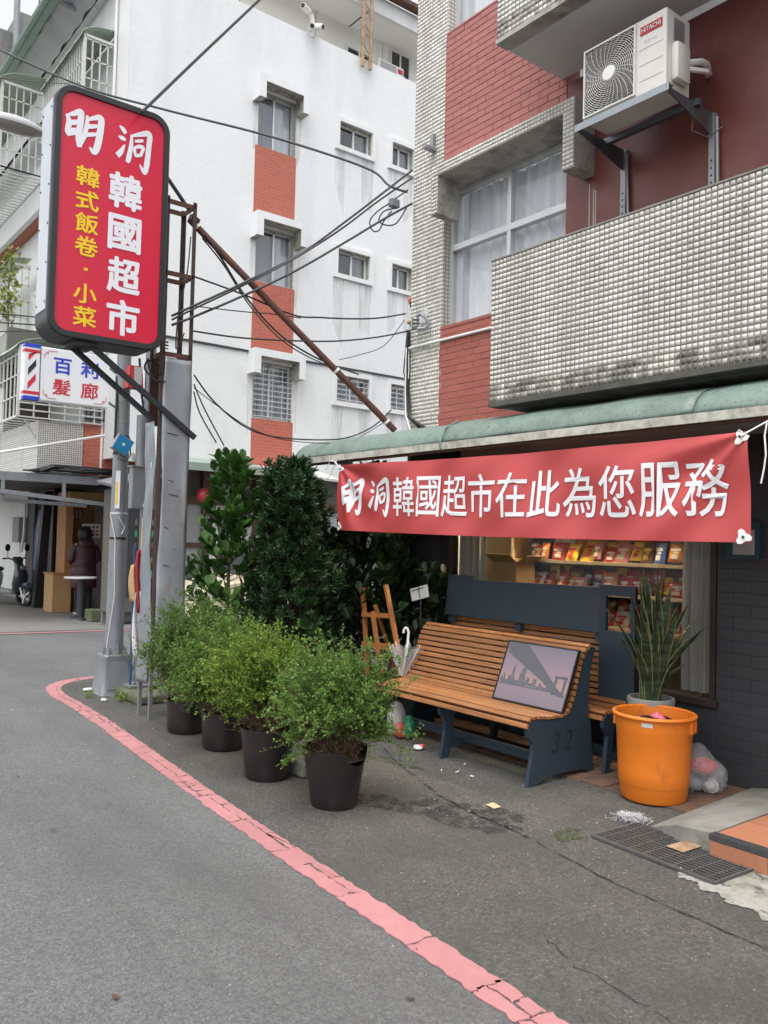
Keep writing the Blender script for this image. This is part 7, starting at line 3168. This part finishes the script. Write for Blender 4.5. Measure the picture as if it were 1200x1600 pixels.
for i in range(4):
    for j in range(3):
        q.box(5.53 + i * .08, 5.57 + i * .08, 16.652, 16.659, 1.51 + j * .075, 1.55 + j * .075, j % 2)
q.build('menu_print', ['ink', 'char_red'], mb_)
q = MB()
q.box(5.66, 5.74, 16.655, 16.665, .98, 1.38)
q.build('green_slip', 'pale_green', sta)
q = MB()
for i in range(3):
    q.tube([(5.50 + i * .07, 17.28, 2.02), (5.50 + i * .07, 17.285, 1.92), (5.52 + i * .07, 17.285, 1.86)], .014, 6)
q.build('steam_mark', 'white_plastic', sta)
for (x, y, c, i) in ((5.5, 17.0, 'red_wrap', 1), (5.62, 17.05, 'amber', 2), (5.75, 17.0, 'red_wrap', 3)):
    crumple('food_pack', c, sta, x, y, .78, .09, .09, .12, 80 + i)
rt_ = thing('round_table', 'small white round table in front of the food stall', 'table', (5.05, 15.35, 0))
q = MB()
q.lathe([(0, .735), (.275, .735), (.285, .745), (.285, .76), (.275, .765), (0, .766)], 5.06, 15.35, 32, closed=False)
q.build('top', 'white_plastic', rt_, smooth=True)
q = MB()
q.tube([(5.10, 15.40, .0), (5.10, 15.40, .735)], .07, 12)
q.build('leg', 'dark_metal', rt_)
q = MB()
q.lathe([(0, .005), (.2, .005), (.19, .03), (0, .05)], 5.10, 15.40, 20, closed=False)
q.build('foot', 'dark_metal', rt_)
q = MB()
q.bbox(5.06, 5.52, 14.72, 15.06, .004, .21, .015)
tag(q.build('concrete_block', 'mossy_concrete'), 'squat mossy concrete block beside the grey metal kiosk', 'block')
q = MB()
q.bbox(4.98, 5.16, 14.98, 15.14, .004, .05, .01)
tag(q.build('paving_scrap', 'dark_metal'), 'flat dark paving scrap left of the concrete block', 'stone')
# metal kiosk at the corner
ki = thing('metal_kiosk', 'grey metal kiosk with a glass fridge front at the building corner', 'kiosk', (5.6, 14.4, 0))
q = MB()
q.box(5.14, 6.0, 14.05, 14.5, .22, 2.32)
q.build('cabinet', 'dim_wall', ki)
q = MB()
q.box(5.12, 5.36, 14.015, 14.05, .30, 2.28)
q.build('door', 'shutter_grey', ki)
q = MB()
q.box(5.14, 5.34, 14.010, 14.014, 1.38, 2.2)
q.box(5.14, 5.34, 14.010, 14.014, .40, 1.28)
q.build('door_panel', 'pole_paint', ki)
q = MB()
q.box(5.42, 5.98, 14.03, 14.05, .5, 2.2)
q.build('fridge_glass', 'dark_metal', ki)
for i, z in enumerate((.8, 1.05, 1.3, 1.5, 1.7)):
    q = MB()
    q.box(5.50, 5.90, 14.018, 14.028, z, z + .012)
    q.build('fridge_shelf', 'dim_wall', ki)
    for j in range(4):
        q = MB()
        q.lathe([(.022, z + .014), (.024, z + .02), (.024, z + .08), (.010, z + .11), (.010, z + .13), (0, z + .131)], 5.54 + j * .10, 14.02, 8)
        q.build('bottle', ['bag_green', 'brown_wood', 'dim_wall'][(i * 2 + j) % 3], ki)
q = MB()
q.add([(5.0, 13.8, 2.36), (6.1, 13.8, 2.62), (6.1, 14.5, 2.75), (5.0, 14.5, 2.45)], [(0, 1, 2, 3)])
q.build('roof_sheet', 'pole_paint', ki, solid=.05)
q = MB()
for x in (5.18, 5.95):
    for y in (14.08, 14.46):
        q.box(x - .03, x + .03, y - .03, y + .03, .004, .22)
q.build('foot_rail', 'steel', ki)
# doors, poster, post
dd = thing('glass_door', 'dark shop door with a blue portrait poster behind the scooter', 'door', (5.9, 19.0, 0))
q = MB()
q.box(5.50, 5.56, 18.6, 20.6, .14, 2.5)
q.build('door_leaf', 'dark_frame', dd)
mat('poster_blue', (.06, .10, .22), .4, .25, 4)
mat('poster_skin', (.42, .20, .20), .4, .2, 6)
q = MB()
q.box(5.485, 5.50, 18.9, 20.0, .7, 2.05)
pq = q.build('poster', 'poster_blue', dd)
q = MB()
for (y, z, ry, rz_) in ((19.45, 1.72, .16, .14), (19.45, 1.35, .22, .30), (19.5, 1.0, .16, .16)):
    q.add([(5.482, y + ry * math.cos(t * .4488), z + rz_ * math.sin(t * .4488)) for t in range(14)], [tuple(range(14))])
q.build('printed_figure', 'poster_skin', pq)
q = MB()
q.prism([(4.98, 0.0), (5.16, 0.0), (5.28, 2.4), (5.12, 2.4)], 'y', 17.9, 18.1)
tag(q.build('dark_post', 'black_plastic'), 'leaning black wrapped post between the poster and the food stall', 'post')
mt = thing('electric_meter', 'grey electric meter box with a looping cable at the left edge', 'meter', (5.5, 20.9, 1.3))
q = MB()
q.bbox(5.36, 5.55, 20.75, 21.3, 1.30, 1.90, .02)
q.build('case', 'pole_paint', mt)
q = MB()
q.tube([(5.45, 20.9, 1.30), (5.40, 20.75, 1.08), (5.42, 20.65, 1.1), (5.45, 20.62, 1.5), (5.46, 20.62, 2.3)], .03, 8)
q.build('cable', 'white_plastic', mt)
q = MB()
q.tube([(5.52, 19.95, .2), (5.5, 19.9, 1.6), (5.45, 19.7, 2.1), (5.3, 19.2, 2.4)], .045, 8)
tag(q.build('black_downpipe', 'black_plastic'), 'black hose bending up the wall behind the scooter', 'pipe')

# ------------------------------------------------------------------ parked scooter
sc = thing('parked_scooter', 'dark grey scooter parked at the left edge of the street', 'scooter', (4.6, 18.9, 0), R(0))
mat('scooter_paint', (.03, .04, .05), .25, .1, 5, coat=.7)
mat('scooter_grey', (.16, .17, .18), .35, .1, 5, coat=.4)
mat('tyre', (.012, .012, .012), .8, .1, 20)
SF = Vector((4.92, 18.35, 0))          # front wheel contact
SD = Vector((-.55, .835, 0))           # towards the tail
SN = Vector((.835, .55, 0))


def S(a, b_, z):
    """a metres from the front axle towards the tail, b_ sideways, z up."""
    p = SF + SD * a + SN * b_
    return (p.x, p.y, z)


def wheel(a, r):
    q_ = MB()
    pr_ = [(r * .74, -.045), (r * .92, -.05), (r, -.02), (r, .02), (r * .92, .05), (r * .74, .045)]
    n_ = 28
    V_ = []
    for (rr_, w_) in pr_:
        for k__ in range(n_):
            t = 2 * PI * k__ / n_
            V_.append(S(a + rr_ * math.cos(t), w_, r + .003 + rr_ * math.sin(t)))
    q_.add(V_, [(i * n_ + k__, i * n_ + (k__ + 1) % n_, (i + 1) * n_ + (k__ + 1) % n_, (i + 1) * n_ + k__) for i in range(5) for k__ in range(n_)])
    w_o = q_.build('wheel', 'tyre', sc, smooth=True)
    q_ = MB()
    for k__ in range(5):
        t = 2 * PI * k__ / 5
        q_.bar(S(a, 0, r), S(a + r * .76 * math.cos(t), 0, r + .003 + r * .76 * math.sin(t)), .03)
    q_.tube([S(a, -.05, r), S(a, .05, r)], .05, 12)
    q_.build('rim', 'alu', w_o)


wheel(0, .215)
wheel(1.25, .215)


def loft(rings, name, m_, par, cap=True):
    q_ = MB()
    n_ = len(rings[0])
    q_.add([p for r_ in rings for p in r_], [(i * n_ + k__, i * n_ + (k__ + 1) % n_, (i + 1) * n_ + (k__ + 1) % n_, (i + 1) * n_ + k__) for i in range(len(rings) - 1) for k__ in range(n_)] + ([tuple(range(n_))[::-1], tuple(range((len(rings) - 1) * n_, len(rings) * n_))] if cap else []))
    return q_.build(name, m_, par, smooth=True)


def sring(a, z, hw, hl, n_=14):
    """horizontal oval ring of the scooter body"""
    return [S(a + hl * math.cos(2 * PI * k__ / n_), hw * math.sin(2 * PI * k__ / n_), z) for k__ in range(n_)]


loft([sring(.20, .30, .10, .10), sring(.16, .45, .17, .12), sring(.12, .62, .19, .11), sring(.14, .78, .14, .10), sring(.20, .90, .08, .08), sring(.24, .97, .06, .06)], 'front_shield', 'scooter_paint', sc)
loft([sring(.0, .40, .06, .20), sring(.0, .45, .075, .22), sring(.02, .50, .05, .15)], 'mudguard', 'scooter_paint', sc)
loft([sring(.55, .25, .14, .35), sring(.55, .30, .15, .37), sring(.58, .34, .14, .34)], 'floorboard', 'scooter_grey', sc)
loft([sring(1.05, .30, .12, .35), sring(1.08, .45, .18, .45), sring(1.10, .62, .19, .50), sring(1.10, .72, .15, .46)], 'rear_body', 'scooter_grey', sc)
loft([sring(1.02, .725, .14, .42), sring(1.02, .78, .15, .44), sring(1.02, .81, .12, .38)], 'seat', 'black_plastic', sc)
for s2 in (-1, 1):
    q = MB()
    q.tube([S(.02, .055 * s2, .215), S(.14, .055 * s2, .55)], .02, 8)
    q.build('fork', 'alu', sc)
    q = MB()
    q.tube([S(.24, .05 * s2, .95), S(.26, .22 * s2, 1.0), S(.30, .34 * s2, .99)], .015, 8)
    q.build('handlebar', 'black_plastic', sc)
    q = MB()
    q.tube([S(.26, .24 * s2, 1.0), S(.24, .27 * s2, 1.18)], .007, 6)
    mr_ = q.build('mirror_stem', 'black_plastic', sc)
    q = MB()
    p = Vector(S(.24, .275 * s2, 1.22))
    q.add([tuple(p + SN * (.06 * math.cos(t * .5236)) + Vector((0, 0, .075 * math.sin(t * .5236)))) for t in range(12)], [tuple(range(12))])
    q.build('mirror', 'black_plastic', mr_, solid=.025)
loft([sring(.20, .90, .10, .07), sring(.22, .98, .14, .08), sring(.24, 1.03, .10, .06)], 'handlebar_cowl', 'scooter_paint', sc)
q = MB()
p = Vector(S(.055, 0, .80))
q.add([tuple(p + SN * (.09 * math.cos(t * .5236)) + Vector((0, 0, .05 * math.sin(t * .5236)))) for t in range(12)], [tuple(range(12))])
q.build('headlight', 'lamp_glass', sc, solid=.03)

# ------------------------------------------------------------------ cream car parked in the alley
car = thing('parked_car', 'cream coloured hatchback parked in the alley behind the trees', 'car', (7.5, 12.4, 0))
mat('car_cream', (.62, .55, .40), .3, .03, 3, coat=.6)
mat('car_glass', (.05, .06, .065), .08, 0, coat=.5)
CX0, CYC = 5.55, 12.30
PROF = [(0, .30), (.02, .55), (.10, .72), (.55, .86), (.95, .92), (1.45, 1.34), (1.75, 1.42), (2.8, 1.44), (3.4, 1.38), (3.75, .98), (3.85, .85), (3.88, .5), (3.85, .28)]
PO = PROF + [(3.45, .26), (3.40, .42), (3.25, .54), (3.05, .58), (2.85, .54), (2.70, .42), (2.65, .25), (1.15, .25), (1.10, .42), (.95, .54), (.75, .58), (.55, .54), (.40, .42), (.35, .26)]
q = MB()
hw = .80
n = len(PO)
ring = lambda y, sh_: [(CX0 + p[0], CYC + y * (1 - (.16 * max(0, p[1] - .9) / .5)), p[1]) for p in PO]
q.add(ring(-hw, 1) + ring(hw, 1), [tuple(range(n))[::-1], tuple(range(n, 2 * n))] + [(i, (i + 1) % n, n + (i + 1) % n, n + i) for i in range(n)])
q.build('body', 'car_cream', car, bevel=.03)
for s2 in (-1, 1):
    for (poly, nm) in (([(1.10, .95), (1.52, 1.31), (2.15, 1.36), (2.15, .95)], 'side_window'), ([(2.22, .95), (2.22, 1.36), (2.85, 1.37), (3.35, 1.30), (3.45, .98)], 'side_window')):
        q = MB()
        q.add([(CX0 + p[0], CYC + s2 * (hw * (1 - .16 * max(0, p[1] - .9) / .5) + .006), p[1]) for p in poly], [tuple(range(len(poly)))])
        q.build(nm, 'car_glass', car)
    for a in (.75, 3.05):
        q = MB()
        q.tube([(CX0 + a, CYC + s2 * .62, .285), (CX0 + a, CYC + s2 * .80, .285)], .28, 24)
        w_ = q.build('wheel', 'tyre', car)
        q = MB()
        q.tube([(CX0 + a, CYC + s2 * .80, .285), (CX0 + a, CYC + s2 * .805, .285)], .18, 16)
        q.build('hubcap', 'alu', w_)
    q = MB()
    q.bbox(CX0 + 1.12, CX0 + 1.26, CYC + s2 * .90 - .08, CYC + s2 * .90 + .08, .94, 1.05, .02)
    q.build('wing_mirror', 'car_cream', car)
    q = MB()
    q.bbox(CX0 - .004, CX0 + .12, CYC + s2 * .55 - .14, CYC + s2 * .55 + .14, .58, .70, .02)
    q.build('headlight', 'lamp_glass', car)
q = MB()
q.add([(CX0 + .97, CYC - .70, .945), (CX0 + .97, CYC + .70, .945), (CX0 + 1.44, CYC + .64, 1.345), (CX0 + 1.44, CYC - .64, 1.345)], [(0, 3, 2, 1)])
q.build('windscreen', 'car_glass', car)

# ------------------------------------------------------------------ woman at the stall, seen from behind
pn = thing('person', 'person in a long maroon padded coat and dark trousers standing at the food stall', 'person', (5.45, 16.35, 0))
mat('skin', (.45, .27, .19), .5, .03)
mat('coat', (.050, .014, .022), .5, .12, 7, .15, 14)
mat('trousers', (.012, .013, .018), .8, .1, 9)
mat('hair', (.008, .007, .007), .5, .1, 30)
mat('shoe', (.02, .02, .022), .5, .1)
mat('shoe_sole', (.5, .5, .48), .6, .05)
PX, PY = 5.45, 16.35


def skin_mesh(name, verts, edges, radii, m_, par, root_i=0, sub=1):
    me = bpy.data.meshes.new(name)
    me.from_pydata([(v[0] + PX - par.location.x, v[1] + PY - par.location.y, v[2]) for v in verts], edges, [])
    o_ = bpy.data.objects.new(name, me)
    COL.objects.link(o_)
    md = o_.modifiers.new('skin', 'SKIN')
    for i, r_ in enumerate(radii):
        me.skin_vertices[0].data[i].radius = r_ if isinstance(r_, tuple) else (r_, r_)
        me.skin_vertices[0].data[i].use_root = (i == root_i)
    ms_ = o_.modifiers.new('sub', 'SUBSURF')
    ms_.levels = ms_.render_levels = sub
    dg = bpy.context.evaluated_depsgraph_get()
    dg.update()
    me2 = bpy.data.meshes.new_from_object(o_.evaluated_get(dg))
    bpy.data.objects.remove(o_)
    me2.materials.clear()
    me2.materials.append(MATS[m_])
    me2.polygons.foreach_set('use_smooth', [True] * len(me2.polygons))
    o2 = bpy.data.objects.new(name, me2)
    COL.objects.link(o2)
    o2.parent = par
    return o2


# joints: she faces +Y (away), right arm reaching forward
BV = [(0, 0, .92), (0, .01, 1.08), (0, .0, 1.26), (0, -.005, 1.36), (0, .01, 1.42), (0, .03, 1.50), (0, .035, 1.60),
      (-.09, 0, .88), (-.095, .015, .48), (-.10, -.02, .09), (-.11, .10, .04),
      (.09, 0, .88), (.10, .015, .48), (.105, -.01, .09), (.115, .11, .04),
      (-.17, 0, 1.31), (-.22, -.01, 1.05), (-.15, .18, .97), (-.13, .25, .97),
      (.17, 0, 1.31), (.23, -.01, 1.06), (.15, .18, .99), (.12, .25, 1.0)]
BE = [(0, 1), (1, 2), (2, 3), (3, 4), (4, 5), (5, 6), (0, 7), (7, 8), (8, 9), (9, 10), (0, 11), (11, 12), (12, 13), (13, 14), (2, 15), (15, 16), (16, 17), (17, 18), (2, 19), (19, 20), (20, 21), (21, 22)]
for s2, wi in ((-1, 18), (1, 22)):
    wx, wy, wz = BV[wi]
    for f_i, (dx, L0) in enumerate(((-.03, .065), (-.01, .075), (.01, .07), (.028, .055))):
        k0 = len(BV)
        BV += [(wx + dx, wy + .05, wz), (wx + dx, wy + .05 + L0, wz - .02)]
        BE += [(wi, k0), (k0, k0 + 1)]
    k0 = len(BV)
    BV += [(wx - s2 * .05, wy + .03, wz), (wx - s2 * .06, wy + .065, wz - .01)]
    BE += [(wi, k0), (k0, k0 + 1)]
BR = [.14, .12, .13, .09, .048, .085, .085, .085, .058, .038, .035, .085, .058, .038, .035, .06, .042, .034, .032, .06, .042, .034, .032] + [.009, .008] * 10
skin_mesh('body', BV, BE, BR, 'skin', pn)


def oring(z, rx, ry, ox=0, oy=0, n_=24, wav=0.0):
    return [(PX + ox + rx * math.cos(2 * PI * k__ / n_) * (1 + wav * math.sin(6 * PI * k__ / n_ * 2)), PY + oy + ry * math.sin(2 * PI * k__ / n_), z) for k__ in range(n_)]


rings = []
for (z, rx, ry) in ((.50, .235, .19), (.52, .245, .20), (.60, .245, .20), (.68, .24, .195), (.70, .232, .188), (.72, .24, .195), (.80, .238, .19), (.88, .230, .18), (.90, .220, .172), (.92, .226, .178), (1.02, .215, .168), (1.06, .205, .16), (1.08, .212, .165), (1.16, .22, .165), (1.20, .216, .16), (1.22, .222, .163), (1.30, .215, .15), (1.345, .17, .125), (1.38, .10, .10), (1.41, .085, .09)):
    rings.append(oring(z, rx, ry))
loft(rings, 'coat', 'coat', pn)
for s2 in (-1, 1):
    AR = [(s2 * .165, 0, 1.305), (s2 * .225, -.01, 1.19), (s2 * .255, -.015, 1.06), (s2 * .21, .08, 1.01), (s2 * .15, .19, .98)]
    q = MB()
    q.tube([(PX + a, PY + b_, c) for a, b_, c in AR], [.085, .082, .075, .068, .055], 14)
    q.build('sleeve', 'coat', pn, smooth=True)
    LG = [(s2 * .09, 0, .9), (s2 * .095, .015, .5), (s2 * .10, -.015, .09)]
    q = MB()
    q.tube([(PX + a, PY + b_, c) for a, b_, c in LG], [.095, .078, .062], 14)
    q.build('trouser_leg', 'trousers', pn, smooth=True)
    loft([oring(.004, .050, .13, s2 * .105, .03), oring(.03, .052, .135, s2 * .105, .03), oring(.032, .05, .13, s2 * .105, .03)], 'shoe_sole', 'shoe_sole', pn)
    loft([oring(.033, .05, .13, s2 * .105, .03), oring(.07, .05, .12, s2 * .105, .02), oring(.11, .045, .065, s2 * .105, -.02)], 'shoe', 'shoe', pn)
# hood lying on the shoulders, hair bun covering the head, face parts
hr = []
for (z, r_) in ((1.40, .095), (1.45, .125), (1.52, .14), (1.58, .135), (1.63, .11), (1.67, .07), (1.69, .02)):
    hr.append(oring(z, r_, r_ * 1.02, 0, .005))
loft(hr, 'hair', 'hair', pn)
loft([oring(1.30, .13, .05, 0, -.13), oring(1.36, .15, .075, 0, -.12), oring(1.42, .14, .07, 0, -.09), oring(1.45, .11, .05, 0, -.07)], 'hood', 'coat', pn)
q = MB()
for (x, z, w, h) in ((-.035, 1.555, .014, .007), (.035, 1.555, .014, .007), (0, 1.48, .022, .005)):
    q.box(PX + x - w, PX + x + w, PY + .145, PY + .152, z - h, z + h)
q.prism([(PX - .014, 1.505), (PX + .014, 1.505), (PX, 1.555)], 'y', PY + .13, PY + .165)
q.build('face_features', 'skin', pn)

# ------------------------------------------------------------------ overhead cables


def smooth_pts(pts):
    P = [Vector(p) for p in pts]
    Q = []
    for i in range(len(P) - 1):
        p0, p1, p2, p3 = P[max(i - 1, 0)], P[i], P[i + 1], P[min(i + 2, len(P) - 1)]
        for t in np.linspace(0, 1, 7)[:-1]:
            Q.append(0.5 * ((2 * p1) + (-p0 + p2) * t + (2 * p0 - 5 * p1 + 4 * p2 - p3) * t * t + (-p0 + 3 * p1 - 3 * p2 + p3) * t ** 3))
    return Q + [P[-1]]


def cable(name, label, pts, r=.008, m_='cable_black'):
    P = smooth_pts(pts)
    q_ = MB()
    q_.tube(P, r, 6)
    return tag(q_.build(name, m_, smooth=True), label, 'cable')


cable('cable', 'black stay wire rising from the top of the red sign', [(2.489, 6.478, 4.951), (3.185, 6.973, 5.885), (4.071, 7.499, 7.061), (5.283, 8.006, 8.673)], 0.013)
cable('cable', 'thick black cable crossing the picture above the red sign', [(1.922, 11.555, 7.879), (2.324, 10.632, 7.287), (3.027, 9.602, 6.65), (3.602, 8.664, 6.214), (4.243, 7.798, 5.847), (4.625, 7.133, 5.522), (4.929, 6.654, 5.256), (5.016, 6.467, 5.065), (5.096, 6.282, 4.964)], 0.013)
cable('cable', 'upper black cable from the column down to the sign post', [(5.096, 6.21, 5.156), (4.799, 6.264, 4.875), (4.437, 6.371, 4.529), (4.04, 6.507, 4.168), (3.517, 6.614, 3.809), (3.082, 6.712, 3.533), (2.925, 6.775, 3.433)], 0.012)
cable('cable', 'second black cable just below the upper one on the column', [(5.099, 6.211, 5.081), (4.754, 6.303, 4.782), (4.393, 6.409, 4.443), (3.97, 6.501, 4.103), (3.517, 6.614, 3.786), (3.083, 6.712, 3.505), (2.927, 6.775, 3.4)], 0.009)
cable('cable', 'lower black cable from the column to the sign post', [(5.109, 6.214, 4.833), (4.809, 6.267, 4.619), (4.445, 6.374, 4.337), (3.974, 6.502, 3.986), (3.521, 6.615, 3.695), (3.086, 6.713, 3.439), (2.929, 6.776, 3.356)], 0.012)
cable('cable', 'black cable hanging from the stay pipe down across the white wall', [(3.135, 6.643, 4.16), (3.373, 6.779, 4.048), (3.901, 7.262, 3.893), (4.698, 7.915, 3.768), (5.478, 8.324, 3.69), (6.431, 8.848, 3.723)], 0.01)
cable('cable', 'thin black cable beside the hanging one below the stay pipe', [(3.128, 6.65, 4.127), (3.399, 6.762, 3.975), (3.939, 7.236, 3.801), (4.728, 7.894, 3.698), (5.51, 8.301, 3.645), (6.396, 8.874, 3.764)], 0.007)
cable('cable', 'sagging black cable with tags from the orange lamp to the sign post', [(5.134, 6.304, 3.775), (4.859, 6.395, 3.698), (4.583, 6.485, 3.659), (4.312, 6.571, 3.638), (4.059, 6.642, 3.629), (3.544, 6.659, 3.721), (3.063, 6.652, 3.778)], 0.008)
cable('cable', 'straight black cable from the insulator to the sign post', [(5.148, 6.111, 3.597), (4.824, 6.241, 3.49), (4.482, 6.385, 3.415), (4.119, 6.48, 3.365), (3.536, 6.62, 3.32), (3.069, 6.668, 3.311)], 0.008)
cable('cable', 'thin cable in front of the middle brick strip', [(3.06, 6.665, 3.525), (3.551, 6.661, 3.567), (3.781, 6.607, 3.582), (4.117, 6.598, 3.601)], 0.005)
cable('cable', 'slack black cable drooping from the sign post to the foot of the stay pipe', [(3.076, 6.616, 2.923), (3.29, 6.648, 2.722), (3.615, 6.656, 2.532), (3.97, 6.635, 2.472), (4.501, 6.474, 2.498), (4.794, 6.366, 2.627), (4.971, 6.283, 2.811)], 0.007)
cable('cable', 'thin slack cable below the drooping one', [(3.08, 6.617, 2.814), (3.336, 6.614, 2.668), (3.638, 6.638, 2.533), (4.017, 6.6, 2.45), (4.549, 6.437, 2.475), (4.888, 6.29, 2.679)], 0.004)
cable('cable', 'black wire dropping from the sign post into the round leaved tree', [(3.079, 6.617, 2.846), (3.183, 6.608, 2.638), (3.371, 6.601, 2.345)], 0.006)
cable('cable', 'second black wire dropping beside the first into the tree', [(3.082, 6.618, 2.781), (3.149, 6.635, 2.609), (3.318, 6.641, 2.366)], 0.006)
cable('cable', 'uppermost of three black cables crossing at the left picture edge', [(2.507, 13.141, 4.705), (2.942, 12.803, 4.664), (3.32, 12.257, 4.571), (3.862, 11.46, 4.409), (3.636, 8.497, 3.621)], 0.011)
cable('cable', 'middle of three black cables crossing at the left picture edge', [(2.513, 13.143, 4.559), (2.947, 12.805, 4.536), (3.325, 12.259, 4.463), (3.865, 11.461, 4.347), (3.637, 8.497, 3.587)], 0.011)
cable('cable', 'lowest of three black cables crossing at the left picture edge', [(2.519, 13.145, 4.403), (2.952, 12.806, 4.408), (3.328, 12.26, 4.373), (3.866, 11.462, 4.303), (3.639, 8.498, 3.552)], 0.008)
cable('cable', 'thin grey cable slanting to the end of the stay pipe on the column', [(5.127, 6.312, 3.713), (4.98, 6.439, 3.458), (4.786, 6.594, 3.358), (4.64, 6.71, 3.309)], 0.004)
cable('cable', 'black wire looping down inside the open post frame', [(2.986, 6.572, 4.082), (2.931, 6.503, 3.725), (2.892, 6.546, 3.457), (2.885, 6.567, 3.109), (2.934, 6.522, 3.244)], 0.006)
cable('cable', 'blue black cable looping behind the lamp post', [(3.14, 8.01, 3.295), (3.175, 7.999, 2.915), (3.241, 7.964, 2.537), (3.219, 7.99, 2.334)], 0.012)
cable('cable', 'coiled black cable under the corner of the red sign', [(2.746, 6.805, 3.044), (2.723, 6.826, 2.962), (2.777, 6.787, 2.893), (2.836, 6.74, 2.928), (2.807, 6.759, 3.019), (2.747, 6.805, 3.012), (2.787, 6.78, 2.872), (2.865, 6.72, 2.853)], 0.008)
cable('cable', 'thin cable strung across the upper left corner', [(2.934, 15.153, 9.144), (3.273, 14.89, 9.112), (3.78, 14.496, 9.064), (4.202, 14.167, 9.045)], 0.006)
jn = thing('cable_junction', 'grey cable junction box with looping wires beside the column', 'junction box', (4.941, 6.283, 4.808))
q = MB()
q.bbox(4.891, 4.991, 6.253, 6.313, 4.768, 4.848, .01)
q.build('box', 'pole_paint', jn)
q = MB()
q.tube(smooth_pts([(4.89, 6.298, 4.799), (4.806, 6.367, 4.722), (4.751, 6.414, 4.628), (4.774, 6.399, 4.536), (4.823, 6.361, 4.538), (4.858, 6.33, 4.631), (4.912, 6.283, 4.726)]), .007, 5)
q.tube(smooth_pts([(4.95, 6.253, 4.758), (4.854, 6.329, 4.724), (4.819, 6.36, 4.63), (4.884, 6.312, 4.589), (4.956, 6.254, 4.616), (5.023, 6.196, 4.76)]), .007, 5)
q.tube(smooth_pts([(4.927, 6.267, 4.837), (4.993, 6.213, 4.901), (5.03, 6.182, 4.939)]), .007, 5)
q.build('wire_loop', 'cable_black', jn, smooth=True)

# ------------------------------------------------------------------ tidy up
bpy.data.objects.remove(_txto)
